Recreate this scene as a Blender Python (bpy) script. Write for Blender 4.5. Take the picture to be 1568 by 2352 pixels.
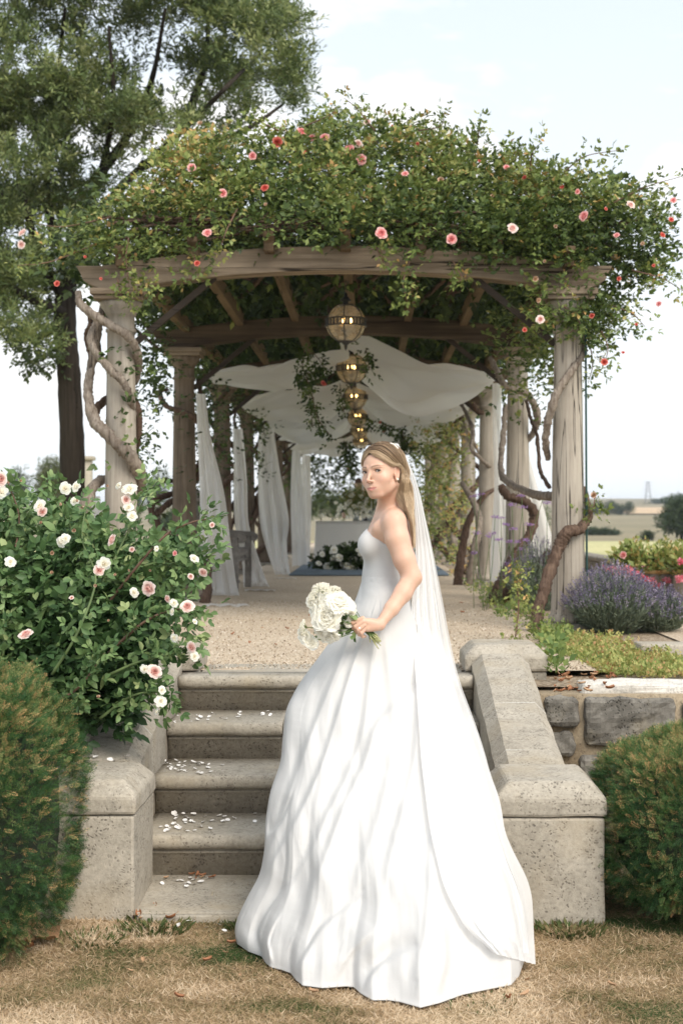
import bpy, bmesh, math, random
import numpy as np
from mathutils import Vector, Matrix, noise as mnoise

# ------------------------------------------------------------------ camera, world, sun
for o in list(bpy.data.objects): bpy.data.objects.remove(o, do_unlink=True)
scene = bpy.context.scene
COL = scene.collection
rng = np.random.default_rng(7)
random.seed(7)
R = math.radians
F, VX, VY, CZ = 3267.0, 850.0, 1190.0, 1.477      # focal length in picture units, vanishing point, eye height
def W(px, py, Y): return np.array(((px-VX)*Y/F, Y, CZ-(py-VY)*Y/F))
def G(px, py, z=0.0):
    Y = (CZ-z)*F/(py-VY)
    return np.array(((px-VX)*Y/F, Y, z))

cam_d = bpy.data.cameras.new('camera'); cam = bpy.data.objects.new('camera', cam_d); COL.objects.link(cam)
cam.location = (0, 0, CZ); cam.rotation_euler = (R(90), 0, 0)
cam_d.sensor_fit = 'VERTICAL'; cam_d.sensor_height = 36; cam_d.sensor_width = 24; cam_d.lens = 50.0
cam_d.shift_x = -66/2352; cam_d.shift_y = 14/2352
cam_d.clip_start = 0.1; cam_d.clip_end = 6000
cam_d.dof.use_dof = True; cam_d.dof.focus_distance = 5.35; cam_d.dof.aperture_fstop = 5.0
scene.camera = cam

SUN_EL, SUN_AZ = 43, 147      # azimuth: degrees clockwise from +Y
world = bpy.data.worlds.new('World'); scene.world = world; world.use_nodes = True
nt = world.node_tree; nt.nodes.clear()
def wn(t, **k):
    n = nt.nodes.new(t)
    for a, b in k.items(): setattr(n, a, b)
    return n
sky = wn('ShaderNodeTexSky', sky_type='NISHITA'); sky.sun_disc = False
sky.sun_elevation = R(SUN_EL); sky.sun_rotation = R(SUN_AZ); sky.air_density = 1.0; sky.dust_density = 2.5; sky.ozone_density = 1.0
tc = wn('ShaderNodeTexCoord'); mp = wn('ShaderNodeMapping'); mp.inputs['Scale'].default_value = (1, 1, 2.6)
mp.inputs['Location'].default_value = (0.55, 0.0, 0.15)
blobs = []
for bx, by, br in ((740, 200, 95), (840, 255, 110), (930, 250, 120), (1010, 320, 130), (1110, 380, 90), (620, 260, 120), (470, 250, 150), (1500, 430, 120), (1600, 380, 150), (250, 650, 200)):
    d_ = Vector(((bx-VX)/F, 1, (VY-by)/F)).normalized(); vd = wn('ShaderNodeVectorMath', operation='DISTANCE'); nt.links.new(tc.outputs['Generated'], vd.inputs[0]); vd.inputs[1].default_value = d_
    mr_ = wn('ShaderNodeMapRange'); mr_.inputs['From Min'].default_value = 0; mr_.inputs['From Max'].default_value = br/F; mr_.inputs['To Min'].default_value = .20; mr_.inputs['To Max'].default_value = 0; nt.links.new(vd.outputs['Value'], mr_.inputs[0]); blobs.append(mr_)
nz = wn('ShaderNodeTexNoise'); nz.inputs['Scale'].default_value = 5.5; nz.inputs['Detail'].default_value = 8; nz.inputs['Roughness'].default_value = 0.55
cr = wn('ShaderNodeValToRGB'); cr.color_ramp.elements[0].position = 0.50; cr.color_ramp.elements[1].position = 0.70
sep = wn('ShaderNodeSeparateXYZ'); hz = wn('ShaderNodeMapRange'); hz.inputs['From Min'].default_value = 0.0; hz.inputs['From Max'].default_value = 0.36
hz.inputs['To Min'].default_value = 0.9; hz.inputs['To Max'].default_value = 0.0
mx0 = wn('ShaderNodeMixRGB'); mx0.inputs[0].default_value = 0.85; mx0.inputs[2].default_value = (5.35, 5.9, 6.4, 1)
mxh = wn('ShaderNodeMixRGB'); mxh.inputs[2].default_value = (6.6, 6.8, 6.9, 1)
mxc = wn('ShaderNodeMixRGB'); mxc.inputs[2].default_value = (7.8, 7.7, 7.6, 1)
bg = wn('ShaderNodeBackground'); bg.inputs['Strength'].default_value = 0.115
wo = wn('ShaderNodeOutputWorld'); L = nt.links.new
L(tc.outputs['Generated'], mp.inputs[0]); L(mp.outputs[0], nz.inputs['Vector']); 
acc = nz.outputs['Fac']
for b_ in blobs:
    ad = wn('ShaderNodeMath', operation='ADD'); L(acc, ad.inputs[0]); L(b_.outputs[0], ad.inputs[1]); acc = ad.outputs[0]
L(acc, cr.inputs[0])
L(tc.outputs['Generated'], sep.inputs[0]); L(sep.outputs[2], hz.inputs[0])
L(sky.outputs[0], mx0.inputs[1]); L(mx0.outputs[0], mxh.inputs[1]); L(hz.outputs[0], mxh.inputs[0])
L(mxh.outputs[0], mxc.inputs[1]); L(cr.outputs[0], mxc.inputs[0]); L(mxc.outputs[0], bg.inputs[0]); L(bg.outputs[0], wo.inputs[0])

sl = bpy.data.lights.new('sun', 'SUN'); sun = bpy.data.objects.new('sun', sl); COL.objects.link(sun)
sl.energy = 2.25; sl.angle = R(34); sl.color = (1.0, 0.92, 0.80)
sd = Vector((math.sin(R(SUN_AZ))*math.cos(R(SUN_EL)), math.cos(R(SUN_AZ))*math.cos(R(SUN_EL)), math.sin(R(SUN_EL))))
sun.rotation_euler = sd.to_track_quat('Z', 'Y').to_euler()
vs = scene.view_settings; vs.view_transform = 'Standard'; vs.look = 'None'; vs.gamma = 1; vs.use_curve_mapping = False
vs.exposure = 0.66
scene.cycles.max_bounces = 8; scene.cycles.transparent_max_bounces = 16

# ------------------------------------------------------------------ helpers
def tag(o, label=None, cat=None, group=None, kind=None):
    if label: o['label'] = label
    if cat: o['category'] = cat
    if group: o['group'] = group
    if kind: o['kind'] = kind
    return o
def wpos(o):
    p = Vector((0, 0, 0))
    while o is not None: p = p + o.location; o = o.parent
    return p
def empty(name, loc, label=None, cat=None, group=None):
    o = bpy.data.objects.new(name, None); COL.objects.link(o); o.location = Vector(loc); o.empty_display_size = .1
    return tag(o, label, cat, group)
def mesh(name, V, Fc, mat=None, smooth=True, attrs=None):
    """Fc: list of lists, or an (n,3)/(n,4) int array, or a tuple of such arrays"""
    me = bpy.data.meshes.new(name)
    V = np.asarray(V, dtype=np.float32)
    if isinstance(Fc, list):
        cnt = np.array([len(f) for f in Fc], dtype=np.int32); idx = np.array([i for f in Fc for i in f], dtype=np.int32)
    else:
        if not isinstance(Fc, tuple): Fc = (Fc,)
        cnt = np.concatenate([np.full(len(f), f.shape[1], dtype=np.int32) for f in Fc]); idx = np.concatenate([f.ravel() for f in Fc]).astype(np.int32)
    me.vertices.add(len(V)); me.vertices.foreach_set('co', V.ravel())
    me.loops.add(len(idx)); me.loops.foreach_set('vertex_index', idx)
    me.polygons.add(len(cnt)); st = np.zeros(len(cnt), dtype=np.int32); st[1:] = np.cumsum(cnt)[:-1]
    me.polygons.foreach_set('loop_start', st); me.polygons.foreach_set('loop_total', cnt)
    me.polygons.foreach_set('use_smooth', np.full(len(cnt), bool(smooth)))
    if attrs:
        for k, v in attrs.items():
            v = np.asarray(v, dtype=np.float32)
            if v.ndim == 1: a = me.attributes.new(k, 'FLOAT', 'POINT'); a.data.foreach_set('value', v)
            else: a = me.attributes.new(k, 'FLOAT_COLOR', 'POINT'); a.data.foreach_set('color', v.ravel())
    me.update(calc_edges=True); me.validate()
    if mat is not None:
        for m in (mat if isinstance(mat, (list, tuple)) else [mat]): me.materials.append(m)
    return me
def link(name, me, parent=None, world=True):
    o = bpy.data.objects.new(name, me); COL.objects.link(o)
    if parent is not None:
        o.parent = parent
        if world: o.location = -wpos(parent)
    return o
def obj(name, VF, mat, parent=None, smooth=True, attrs=None, world=True):
    return link(name, mesh(name, VF[0], VF[1], mat, smooth, attrs), parent, world)
def join(parts):
    Vs, Fs, n = [], [], 0
    for V, Fc in parts:
        V = np.asarray(V, dtype=float)
        Fs += [[i+n for i in f] for f in Fc]; Vs.append(V); n += len(V)
    return np.concatenate(Vs), Fs
def grid_faces(nu, nv, cu=False, cv=False):
    a = []
    for i in range(nu if cu else nu-1):
        for j in range(nv if cv else nv-1):
            i2, j2 = (i+1) % nu, (j+1) % nv
            a.append((i*nv+j, i2*nv+j, i2*nv+j2, i*nv+j2))
    return np.array(a, dtype=np.int32)
def catmull(P, n):
    P = np.asarray(P, dtype=float); m = len(P)
    Q = np.vstack([2*P[0]-P[1], P, 2*P[-1]-P[-2]])
    t = np.linspace(0, m-1-1e-9, n); k = t.astype(int); f = (t-k)[:, None]
    a, b, c, d = Q[k], Q[k+1], Q[k+2], Q[k+3]
    return .5*((2*b)+(-a+c)*f+(2*a-5*b+4*c-d)*f*f+(-a+3*b-3*c+d)*f**3)
def tube(P, r, sides=8, n=None, rough=0.0, caps=True, flat=1.0):
    """tube round a smooth curve through P; r is a number or one radius per control point"""
    P = np.asarray(P, dtype=float); rr = np.full(len(P), r, dtype=float) if np.isscalar(r) else np.asarray(r, dtype=float)
    if n: 
        A = catmull(np.hstack([P, rr[:, None]]), n); P, rr = A[:, :3], np.maximum(A[:, 3], 1e-4)
    m = len(P); T = np.gradient(P, axis=0); T /= np.linalg.norm(T, axis=1)[:, None]+1e-12
    up = np.array((0, 0, 1.0)) if abs(T[0][2]) < .9 else np.array((1.0, 0, 0))
    N = np.cross(T[0], up); N /= np.linalg.norm(N); V = []
    for i in range(m):
        N = N-T[i]*N.dot(T[i]); N /= np.linalg.norm(N)+1e-12; B = np.cross(T[i], N)
        for k in range(sides):
            a = 2*math.pi*k/sides; q = rr[i]*(1+(rng.normal()*rough if rough else 0))
            V.append(P[i]+q*(math.cos(a)*N+flat*math.sin(a)*B))
    Fc = [[i*sides+k, i*sides+(k+1) % sides, (i+1)*sides+(k+1) % sides, (i+1)*sides+k] for i in range(m-1) for k in range(sides)]
    if caps: Fc += [list(range(sides))[::-1], [(m-1)*sides+k for k in range(sides)]]
    return np.array(V), Fc
def lathe(prof, seg=24, c=(0, 0, 0), caps=True):
    V = []; m = len(prof)
    for r, z in prof:
        for k in range(seg):
            a = 2*math.pi*k/seg; V.append((c[0]+r*math.cos(a), c[1]+r*math.sin(a), c[2]+z))
    Fc = [[i*seg+k, i*seg+(k+1) % seg, (i+1)*seg+(k+1) % seg, (i+1)*seg+k] for i in range(m-1) for k in range(seg)]
    if caps: Fc += [list(range(seg))[::-1], [(m-1)*seg+k for k in range(seg)]]
    return np.array(V), Fc
def box(x0, x1, y0, y1, z0, z1):
    V = [(x, y, z) for x in (x0, x1) for y in (y0, y1) for z in (z0, z1)]
    return np.array(V, dtype=float), [[0, 1, 3, 2], [4, 6, 7, 5], [0, 4, 5, 1], [2, 3, 7, 6], [0, 2, 6, 4], [1, 5, 7, 3]]
def prism(poly, a0, a1, axis='x'):
    """closed outline poly (u,v) swept along axis: x -> (y,z), y -> (x,z), z -> (x,y)"""
    n = len(poly); V = []
    for a in (a0, a1):
        for u, v in poly: V.append({'x': (a, u, v), 'y': (u, a, v), 'z': (u, v, a)}[axis])
    return np.array(V, dtype=float), [[i, (i+1) % n, n+(i+1) % n, n+i] for i in range(n)]+[list(range(n))[::-1], list(range(n, 2*n))]
def bevelled(VF, w, seg=2, disp=0.0, sub=0, sc=8.0, seed=0.0):
    bm = bmesh.new(); vs_ = [bm.verts.new(v) for v in VF[0]]
    for f in VF[1]:
        try: bm.faces.new([vs_[i] for i in f])
        except ValueError: pass
    bmesh.ops.recalc_face_normals(bm, faces=bm.faces)
    if w: bmesh.ops.bevel(bm, geom=list(bm.edges), offset=w, segments=seg, profile=.5, affect='EDGES', clamp_overlap=True)
    if sub:
        for _ in range(sub):
            el = [e for e in bm.edges if e.calc_length() > .03]
            if el: bmesh.ops.subdivide_edges(bm, edges=el, cuts=1, use_grid_fill=True)
    if disp:
        bm.normal_update()
        for v in bm.verts:
            d = mnoise.fractal(Vector(v.co)*sc+Vector((seed, seed*2, 0)), 1.0, 2.0, 3)
            v.co += v.normal*d*disp
    bm.verts.index_update(); V = np.array([v.co[:] for v in bm.verts]); Fc = [[v.index for v in f.verts] for f in bm.faces]
    bm.free(); return V, Fc
def copies(V, Fc, M, T):
    """template (k,3) verts and (f,m) faces placed by matrices M (n,3,3) at T (n,3)"""
    V = np.asarray(V, float); n, k = len(T), len(V)
    P = np.einsum('nij,kj->nki', M, V)+T[:, None, :]
    Fa = (np.asarray(Fc)[None]+(np.arange(n)*k)[:, None, None]).reshape(-1, np.asarray(Fc).shape[1])
    return P.reshape(-1, 3), Fa
def frames(D, N, s):
    """matrices with y axis along D, z axis near N, scaled by s"""
    D = D/np.linalg.norm(D, axis=1)[:, None]; N = N-D*(N*D).sum(1)[:, None]; N = N/(np.linalg.norm(N, axis=1)[:, None]+1e-9)
    X = np.cross(D, N); s = np.asarray(s)
    s = s[:, None, None] if s.ndim == 1 else s
    return np.stack([X, D, N], axis=2)*s
def unit(n):
    v = rng.normal(size=(n, 3)); return v/np.linalg.norm(v, axis=1)[:, None]
def inpoly(x, y, poly):
    c = np.zeros(len(x), bool); n = len(poly); j = n-1
    for i in range(n):
        xi, yi = poly[i]; xj, yj = poly[j]
        if yi != yj: c ^= ((yi > y) != (yj > y)) & (x < (xj-xi)*(y-yi)/(yj-yi)+xi)
        j = i
    return c
def poly_sample(poly, n):
    P = np.array(poly, float); lo, hi = P.min(0), P.max(0); X = np.zeros((0, 2))
    while len(X) < n:
        q = rng.uniform(lo, hi, size=(n*3, 2)); X = np.vstack([X, q[inpoly(q[:, 0], q[:, 1], poly)]])
    return X[:n]
def dup(o, parent=None, loc=None, rot=None, scale=None):
    c = o.copy(); COL.objects.link(c)
    if parent is not None: c.parent = parent
    if loc is not None: c.location = loc
    if rot is not None: c.rotation_euler = rot
    if scale is not None: c.scale = (scale,)*3 if np.isscalar(scale) else scale
    for ch in [q for q in bpy.data.objects if q.parent == o] if o.get('_kids', 1) else []: dup(ch, c)
    return c

# ------------------------------------------------------------------ materials
def mat_new(name):
    m = bpy.data.materials.new(name); m.use_nodes = True; n = m.node_tree; b = n.nodes['Principled BSDF']; return m, n, b
def nd(n, t, **k):
    x = n.nodes.new(t)
    for a, b in k.items():
        if a in x.inputs: x.inputs[a].default_value = b
        else: setattr(x, a, b)
    return x
def ramp(n, fac, stops):
    r = n.nodes.new('ShaderNodeValToRGB'); e = r.color_ramp.elements
    while len(e) < len(stops): e.new(0.5)
    for q, (p, c) in zip(e, stops): q.position = p; q.color = (*c, 1) if len(c) == 3 else c
    n.links.new(fac, r.inputs[0]); return r
def mixc(n, fac, a, b, mode='MIX'):
    m = n.nodes.new('ShaderNodeMixRGB'); m.blend_type = mode
    for i, v in ((0, fac), (1, a), (2, b)):
        if hasattr(v, 'is_output'): n.links.new(v, m.inputs[i])
        else: m.inputs[i].default_value = v if i == 0 else ((*v, 1) if len(v) == 3 else v)
    return m.outputs[0]
def coords(n, scale=(1, 1, 1), kind='Object'):
    t = nd(n, 'ShaderNodeTexCoord'); m = nd(n, 'ShaderNodeMapping'); m.inputs['Scale'].default_value = scale
    n.links.new(t.outputs[kind], m.inputs[0])
    oi = nd(n, 'ShaderNodeObjectInfo'); v = nd(n, 'ShaderNodeVectorMath', operation='MULTIPLY'); 
    n.links.new(oi.outputs['Random'], v.inputs[0]); v.inputs[1].default_value = (7.3, 3.1, 5.7); n.links.new(v.outputs[0], m.inputs['Location'])
    return m.outputs[0]
def ntex(n, vec, scale, detail=5, rough=.6):
    t = nd(n, 'ShaderNodeTexNoise', Scale=scale, Detail=detail, Roughness=rough); n.links.new(vec, t.inputs['Vector']); return t.outputs['Fac']
def bump(n, b, h, strength=.3, dist=.01):
    u = nd(n, 'ShaderNodeBump', Strength=strength, Distance=dist); n.links.new(h, u.inputs['Height']); n.links.new(u.outputs[0], b.inputs['Normal'])
def plain(name, c, rough=.6, metal=0, noise=0.0, sc=20, bumps=0.0):
    m, n, b = mat_new(name); b.inputs['Roughness'].default_value = rough; b.inputs['Metallic'].default_value = metal
    b.inputs['Base Color'].default_value = (*c, 1)
    if noise or bumps:
        f = ntex(n, coords(n), sc)
        if noise:
            r = ramp(n, f, [(.3, tuple(x*(1-noise) for x in c)), (.7, tuple(min(1, x*(1+noise)) for x in c))]); n.links.new(r.outputs[0], b.inputs['Base Color'])
        if bumps: bump(n, b, f, bumps, .01)
    return m
def stone(name, a, b_, dark=(.06, .055, .05), pit=.5, lichen=.45, warm=None):
    m, n, b = mat_new(name); v = coords(n); b.inputs['Roughness'].default_value = .92; b.inputs['Specular IOR Level'].default_value = .2
    big = ntex(n, v, 2.2, 6, .65); fine = ntex(n, v, 60, 8, .7); med = ntex(n, v, 14, 8, .75)
    c = ramp(n, big, [(.3, a), (.7, b_)]).outputs[0]
    g = ramp(n, fine, [(.3, (.72, .72, .72)), (.7, (1.15, 1.15, 1.15))]).outputs[0]; c = mixc(n, 1.0, c, g, 'MULTIPLY')
    lm = ramp(n, med, [(lichen+.06, (0, 0, 0)), (lichen+.2, (1, 1, 1))]).outputs[0]
    c = mixc(n, lm, c, tuple(x*.62 for x in a)) if False else mixc(n, mixv(n, lm, .55), c, tuple(x*.5 for x in a))
    vo = nd(n, 'ShaderNodeTexVoronoi', Scale=88.0); wv = nd(n, 'ShaderNodeMixRGB'); wv.inputs[0].default_value = .04
    nn = nd(n, 'ShaderNodeTexNoise', Scale=22.0); n.links.new(v, nn.inputs['Vector']); n.links.new(v, wv.inputs[1]); n.links.new(nn.outputs['Color'], wv.inputs[2]); n.links.new(wv.outputs[0], vo.inputs['Vector'])
    p = ramp(n, vo.outputs['Distance'], [(.22, (1, 1, 1)), (.42, (0, 0, 0))]).outputs[0]
    sel = ramp(n, ntex(n, v, 7, 5, .65), [(.40, (0, 0, 0)), (.56, (1, 1, 1))]).outputs[0]
    sel2 = ramp(n, vo.outputs['Color'], [(.38, (0, 0, 0)), (.46, (1, 1, 1))]).outputs[0]
    pm = mixc(n, 1.0, mixc(n, 1.0, p, sel, 'MULTIPLY'), sel2, 'MULTIPLY')
    c = mixc(n, mixv(n, pm, pit), c, dark)
    if warm: c = mixc(n, mixv(n, ramp(n, ntex(n, v, 3.1, 5, .6), [(.5, (0, 0, 0)), (.7, (1, 1, 1))]).outputs[0], .6), c, warm)
    n.links.new(c, b.inputs['Base Color'])
    h = mixc(n, pm, mixc(n, .5, fine, med), (0, 0, 0)); bump(n, b, h, .55, .006)
    return m
def mixv(n, col, k):
    q = nd(n, 'ShaderNodeMath', operation='MULTIPLY'); n.links.new(col, q.inputs[0]); q.inputs[1].default_value = k; return q.outputs[0]
def wood(name, a, b_, dark, axis='z', crack=.7, sc=1.0):
    m, n, b = mat_new(name); s = {'z': (14, 14, .7), 'x': (.7, 14, 14), 'y': (14, .7, 14)}[axis]
    v = coords(n, tuple(x*sc for x in s)); b.inputs['Roughness'].default_value = .85; b.inputs['Specular IOR Level'].default_value = .15
    g = ntex(n, v, 1.6, 8, .65); g2 = ntex(n, v, 6, 6, .7); big = ntex(n, coords(n), 1.7, 4, .6)
    c = ramp(n, g, [(.32, a), (.66, b_)]).outputs[0]
    c = mixc(n, mixv(n, ramp(n, g2, [(.3, (1, 1, 1)), (.46, (0, 0, 0))]).outputs[0], .28), c, dark)
    c = mixc(n, mixv(n, ramp(n, big, [(.45, (0, 0, 0)), (.7, (1, 1, 1))]).outputs[0], .45), c, tuple(x*.62 for x in a))
    s2 = {'z': (9, 9, .35), 'x': (.35, 9, 9), 'y': (9, .35, 9)}[axis]
    cn = ntex(n, coords(n, s2), 1.0, 3, .5); ab = nd(n, 'ShaderNodeMath', operation='SUBTRACT'); n.links.new(cn, ab.inputs[0]); ab.inputs[1].default_value = .5
    ab2 = nd(n, 'ShaderNodeMath', operation='ABSOLUTE'); n.links.new(ab.outputs[0], ab2.inputs[0])
    gate = ramp(n, ntex(n, coords(n, tuple(x*.12 for x in s2)), 3, 2), [(.5, (0, 0, 0)), (.55, (1, 1, 1))]).outputs[0]
    ck = mixc(n, 1.0, ramp(n, ab2.outputs[0], [(.003, (1, 1, 1)), (.009, (0, 0, 0))]).outputs[0], gate, 'MULTIPLY')
    c = mixc(n, mixv(n, ck, crack), c, tuple(x*.25 for x in dark)); n.links.new(c, b.inputs['Base Color'])
    bump(n, b, mixc(n, ck, mixc(n, .5, g, g2), (0, 0, 0)), .6, .008); return m
def leafmat(name, stops, rough=.5, trans=.3, spec=.4, attr='rnd'):
    m, n, b = mat_new(name); at = nd(n, 'ShaderNodeAttribute', attribute_name=attr)
    c = ramp(n, at.outputs['Fac'], stops).outputs[0]; n.links.new(c, b.inputs['Base Color'])
    b.inputs['Roughness'].default_value = rough; b.inputs['Specular IOR Level'].default_value = spec
    if trans:
        t = nd(n, 'ShaderNodeBsdfTranslucent'); hs = nd(n, 'ShaderNodeHueSaturation', Saturation=1.1, Value=1.35); n.links.new(c, hs.inputs['Color']); n.links.new(hs.outputs[0], t.inputs[0])
        mx = nd(n, 'ShaderNodeMixShader'); mx.inputs[0].default_value = trans; n.links.new(b.outputs[0], mx.inputs[1]); n.links.new(t.outputs[0], mx.inputs[2])
        n.links.new(mx.outputs[0], n.nodes['Material Output'].inputs[0])
    return m
def clothmat(name, c, trans=.3, alpha=1.0, sc=220, bumps=.15, wr=0.0, facing=False):
    m, n, b = mat_new(name); b.inputs['Base Color'].default_value = (*c, 1); b.inputs['Roughness'].default_value = .75; b.inputs['Specular IOR Level'].default_value = .2
    b.inputs['Sheen Weight'].default_value = .15
    v = coords(n); f = ntex(n, v, sc, 3, .6)
    if wr:
        w2 = ntex(n, v, 9, 5, .55); f = mixc(n, wr, f, w2)
    bump(n, b, f, bumps, .004)
    out = b.outputs[0]
    if trans:
        t = nd(n, 'ShaderNodeBsdfTranslucent'); t.inputs[0].default_value = (*c, 1); mx = nd(n, 'ShaderNodeMixShader'); mx.inputs[0].default_value = trans
        n.links.new(out, mx.inputs[1]); n.links.new(t.outputs[0], mx.inputs[2]); out = mx.outputs[0]
    if alpha < 1:
        tr = nd(n, 'ShaderNodeBsdfTransparent'); mx = nd(n, 'ShaderNodeMixShader'); n.links.new(tr.outputs[0], mx.inputs[1]); n.links.new(out, mx.inputs[2])
        if facing:
            lw = nd(n, 'ShaderNodeLayerWeight', Blend=.5); mr = nd(n, 'ShaderNodeMapRange'); n.links.new(lw.outputs['Facing'], mr.inputs[0]); mr.inputs['To Min'].default_value = alpha; mr.inputs['To Max'].default_value = min(1, alpha+.45)
            n.links.new(mr.outputs[0], mx.inputs[0])
        else: mx.inputs[0].default_value = alpha
        out = mx.outputs[0]
    n.links.new(out, n.nodes['Material Output'].inputs[0]); return m

M_STONE = stone('pale_limestone', (.35, .315, .26), (.49, .445, .375), (.07, .06, .05), pit=.6, lichen=.47, warm=(.40, .335, .24))
M_STONE_DK = stone('weathered_limestone', (.23, .21, .18), (.36, .33, .28), pit=.6, lichen=.4)
M_RUBBLE = stone('grey_lichen_stone', (.15, .138, .12), (.34, .32, .285), (.025, .023, .02), pit=.95, lichen=.36, warm=(.36, .31, .22))
M_MORTAR = stone('lime_mortar', (.38, .29, .19), (.48, .40, .29), pit=.3)
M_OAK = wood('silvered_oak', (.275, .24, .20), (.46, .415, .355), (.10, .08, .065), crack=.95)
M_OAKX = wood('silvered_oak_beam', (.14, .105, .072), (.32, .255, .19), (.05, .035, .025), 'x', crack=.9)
M_OAKY = wood('brown_oak_rafter', (.26, .19, .12), (.38, .29, .20), (.10, .07, .05), 'y')
M_BENCH = wood('grey_teak', (.16, .145, .13), (.27, .25, .23), (.06, .055, .05), 'y')
M_BARK = wood('shredded_vine_bark', (.055, .034, .025), (.17, .115, .085), (.02, .014, .010), 'z', sc=2.5)
M_BARKL = wood('pale_vine_bark', (.12, .09, .07), (.36, .31, .26), (.03, .022, .018), 'z', sc=2.5)
M_TRUNK = wood('dark_tree_bark', (.018, .014, .010), (.045, .036, .028), (.008, .006, .005), 'z', sc=1.5)
M_OAKD = wood('shade_painted_oak', (.045, .032, .022), (.12, .088, .060), (.02, .014, .010), 'x', crack=.9)  # inner beams: same oak, darkened to paint in the shade under the roof
M_OAKDY = wood('shade_painted_rafter', (.10, .070, .042), (.19, .135, .085), (.04, .03, .02), 'y')  # rafters: roof shade painted into the wood colour
M_OAKDZ = wood('shade_painted_column', (.10, .075, .055), (.24, .19, .145), (.04, .03, .022), crack=.95)  # inner left columns: roof shade painted into the wood colour
M_BRACE = wood('dark_tarred_oak', (.035, .028, .022), (.07, .055, .045), (.015, .012, .01), 'x')
M_IRON = plain('black_iron', (.02, .021, .023), .5, .6, .3, 40, .2)
# ------------------------------------------------------------------ ground
def sheet(name, x0, x1, y0, y1, z, mat, nx=2, ny=2, amp=0.0, zf=None):
    xs = np.linspace(x0, x1, nx); ys = np.linspace(y0, y1, ny); X, Y = np.meshgrid(xs, ys, indexing='ij')
    Z = np.full(X.shape, float(z)) if zf is None else zf(X, Y)
    if amp: Z = Z+amp*np.array([[mnoise.noise(Vector((a*2.1, b*2.1, 3))) for b in ys] for a in xs])
    return tag(obj(name, (np.stack([X, Y, Z], -1).reshape(-1, 3), grid_faces(nx, ny)), mat), kind='structure')
def ground_mat(name, stops, sc, sc2=90, rough=.95, bumps=.5, fleck=None, mid=18):
    m, n, b = mat_new(name); v = coords(n); b.inputs['Roughness'].default_value = rough; b.inputs['Specular IOR Level'].default_value = .2
    f = mixc(n, .4, ntex(n, v, sc, 6, .65), ntex(n, v, mid, 6, .7)); c = ramp(n, f, stops).outputs[0]
    fine = ntex(n, v, sc2, 6, .75); g = ramp(n, fine, [(.3, (.6, .6, .6)), (.7, (1.3, 1.3, 1.3))]).outputs[0]; c = mixc(n, 1, c, g, 'MULTIPLY')
    if fleck:
        vo = nd(n, 'ShaderNodeTexVoronoi', Scale=fleck[0]); n.links.new(v, vo.inputs['Vector'])
        c = mixc(n, .55, c, ramp(n, vo.outputs['Color'], [(.2, fleck[1]), (.8, fleck[2])]).outputs[0]); bump(n, b, mixc(n, .5, vo.outputs['Distance'], fine), bumps, .01)
    else: bump(n, b, fine, bumps, .01)
    n.links.new(c, b.inputs['Base Color']); return m
M_LAWN = ground_mat('dry_lawn_soil', [(.35, (.12, .13, .05)), (.5, (.27, .20, .11)), (.65, (.36, .26, .15))], 1.6, 60)
M_GRAVEL = ground_mat('golden_gravel', [(.3, (.36, .27, .19)), (.55, (.52, .42, .31)), (.75, (.62, .52, .40))], 1.1, 55, fleck=(95, (.36, .27, .19), (.72, .63, .50)), bumps=.7)
M_SOIL = ground_mat('dry_soil', [(.35, (.16, .11, .07)), (.6, (.34, .26, .18))], 3, 60, fleck=(60, (.12, .08, .05), (.5, .42, .32)))
M_FIELD = ground_mat('mown_field', [(.35, (.40, .40, .19)), (.6, (.55, .50, .27))], .08, 6, mid=.7)
M_HILL = ground_mat('stubble_hillside', [(.35, (.20, .18, .11)), (.6, (.30, .25, .16))], .01, 2, mid=.05)
M_WHEAT = ground_mat('wheat_stubble', [(.3, (.52, .38, .24)), (.7, (.62, .46, .30))], .01, 2, mid=.05)
lawn = sheet('lawn', -9, 9, -6, 6.72, 0, M_LAWN, 60, 50, .012)
field = sheet('field', -900, 900, 7.3, 118, .66, M_FIELD, 60, 60, 0, lambda X, Y: np.where(Y < 46, .66, .66-.0153*(Y-46)))
terrace = sheet('terrace_ground', -3.0, 3.05, 7.3, 46, .69, M_SOIL, 8, 30)
sheet('terrace_bed', .783, 3.6, 6.78, 7.3, .674, M_SOIL, 20, 6, .008); sheet('terrace_bed', -3.6, -1.23, 6.94, 7.3, .672, M_SOIL, 8, 6, .01)
sheet('lower_bank', 3.1, 40, 6.6, 6.75, .3, M_LAWN, 4, 4, 0, lambda X, Y: (Y-6.6)*4.4); sheet('lower_bank', -40, -3.1, 6.6, 6.75, .3, M_LAWN, 4, 4, 0, lambda X, Y: (Y-6.6)*4.4)
sheet('upper_lawn', 3.1, 40, 6.75, 7.3, .66, M_LAWN); sheet('upper_lawn', -40, -3.1, 6.75, 7.3, .66, M_LAWN)
gravel = sheet('gravel_path', -1.72, 1.2, 7.2, 46, .706, M_GRAVEL, 20, 160, .006)
side_path = sheet('side_gravel_path', 1.95, 3.05, 8.3, 40, .70, M_GRAVEL, 4, 20)
def hz_(X, Y): return np.interp(Y, [118, 220, 320, 480, 620, 950, 1500, 2600], [-.45, .6, 2.1, 5.0, 7.6, 14, 22, 20])+np.where(X > 0, 0, -.004*(Y-118))*1.0
hill = sheet('hillside', -1700, 1700, 117.9, 2600, 0, M_HILL, 40, 60, 0, hz_)
sheet('wheat_field', 60, 190, 330, 470, 0, M_WHEAT, 12, 12, 0, lambda X, Y: hz_(X, Y)+.25)

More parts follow.
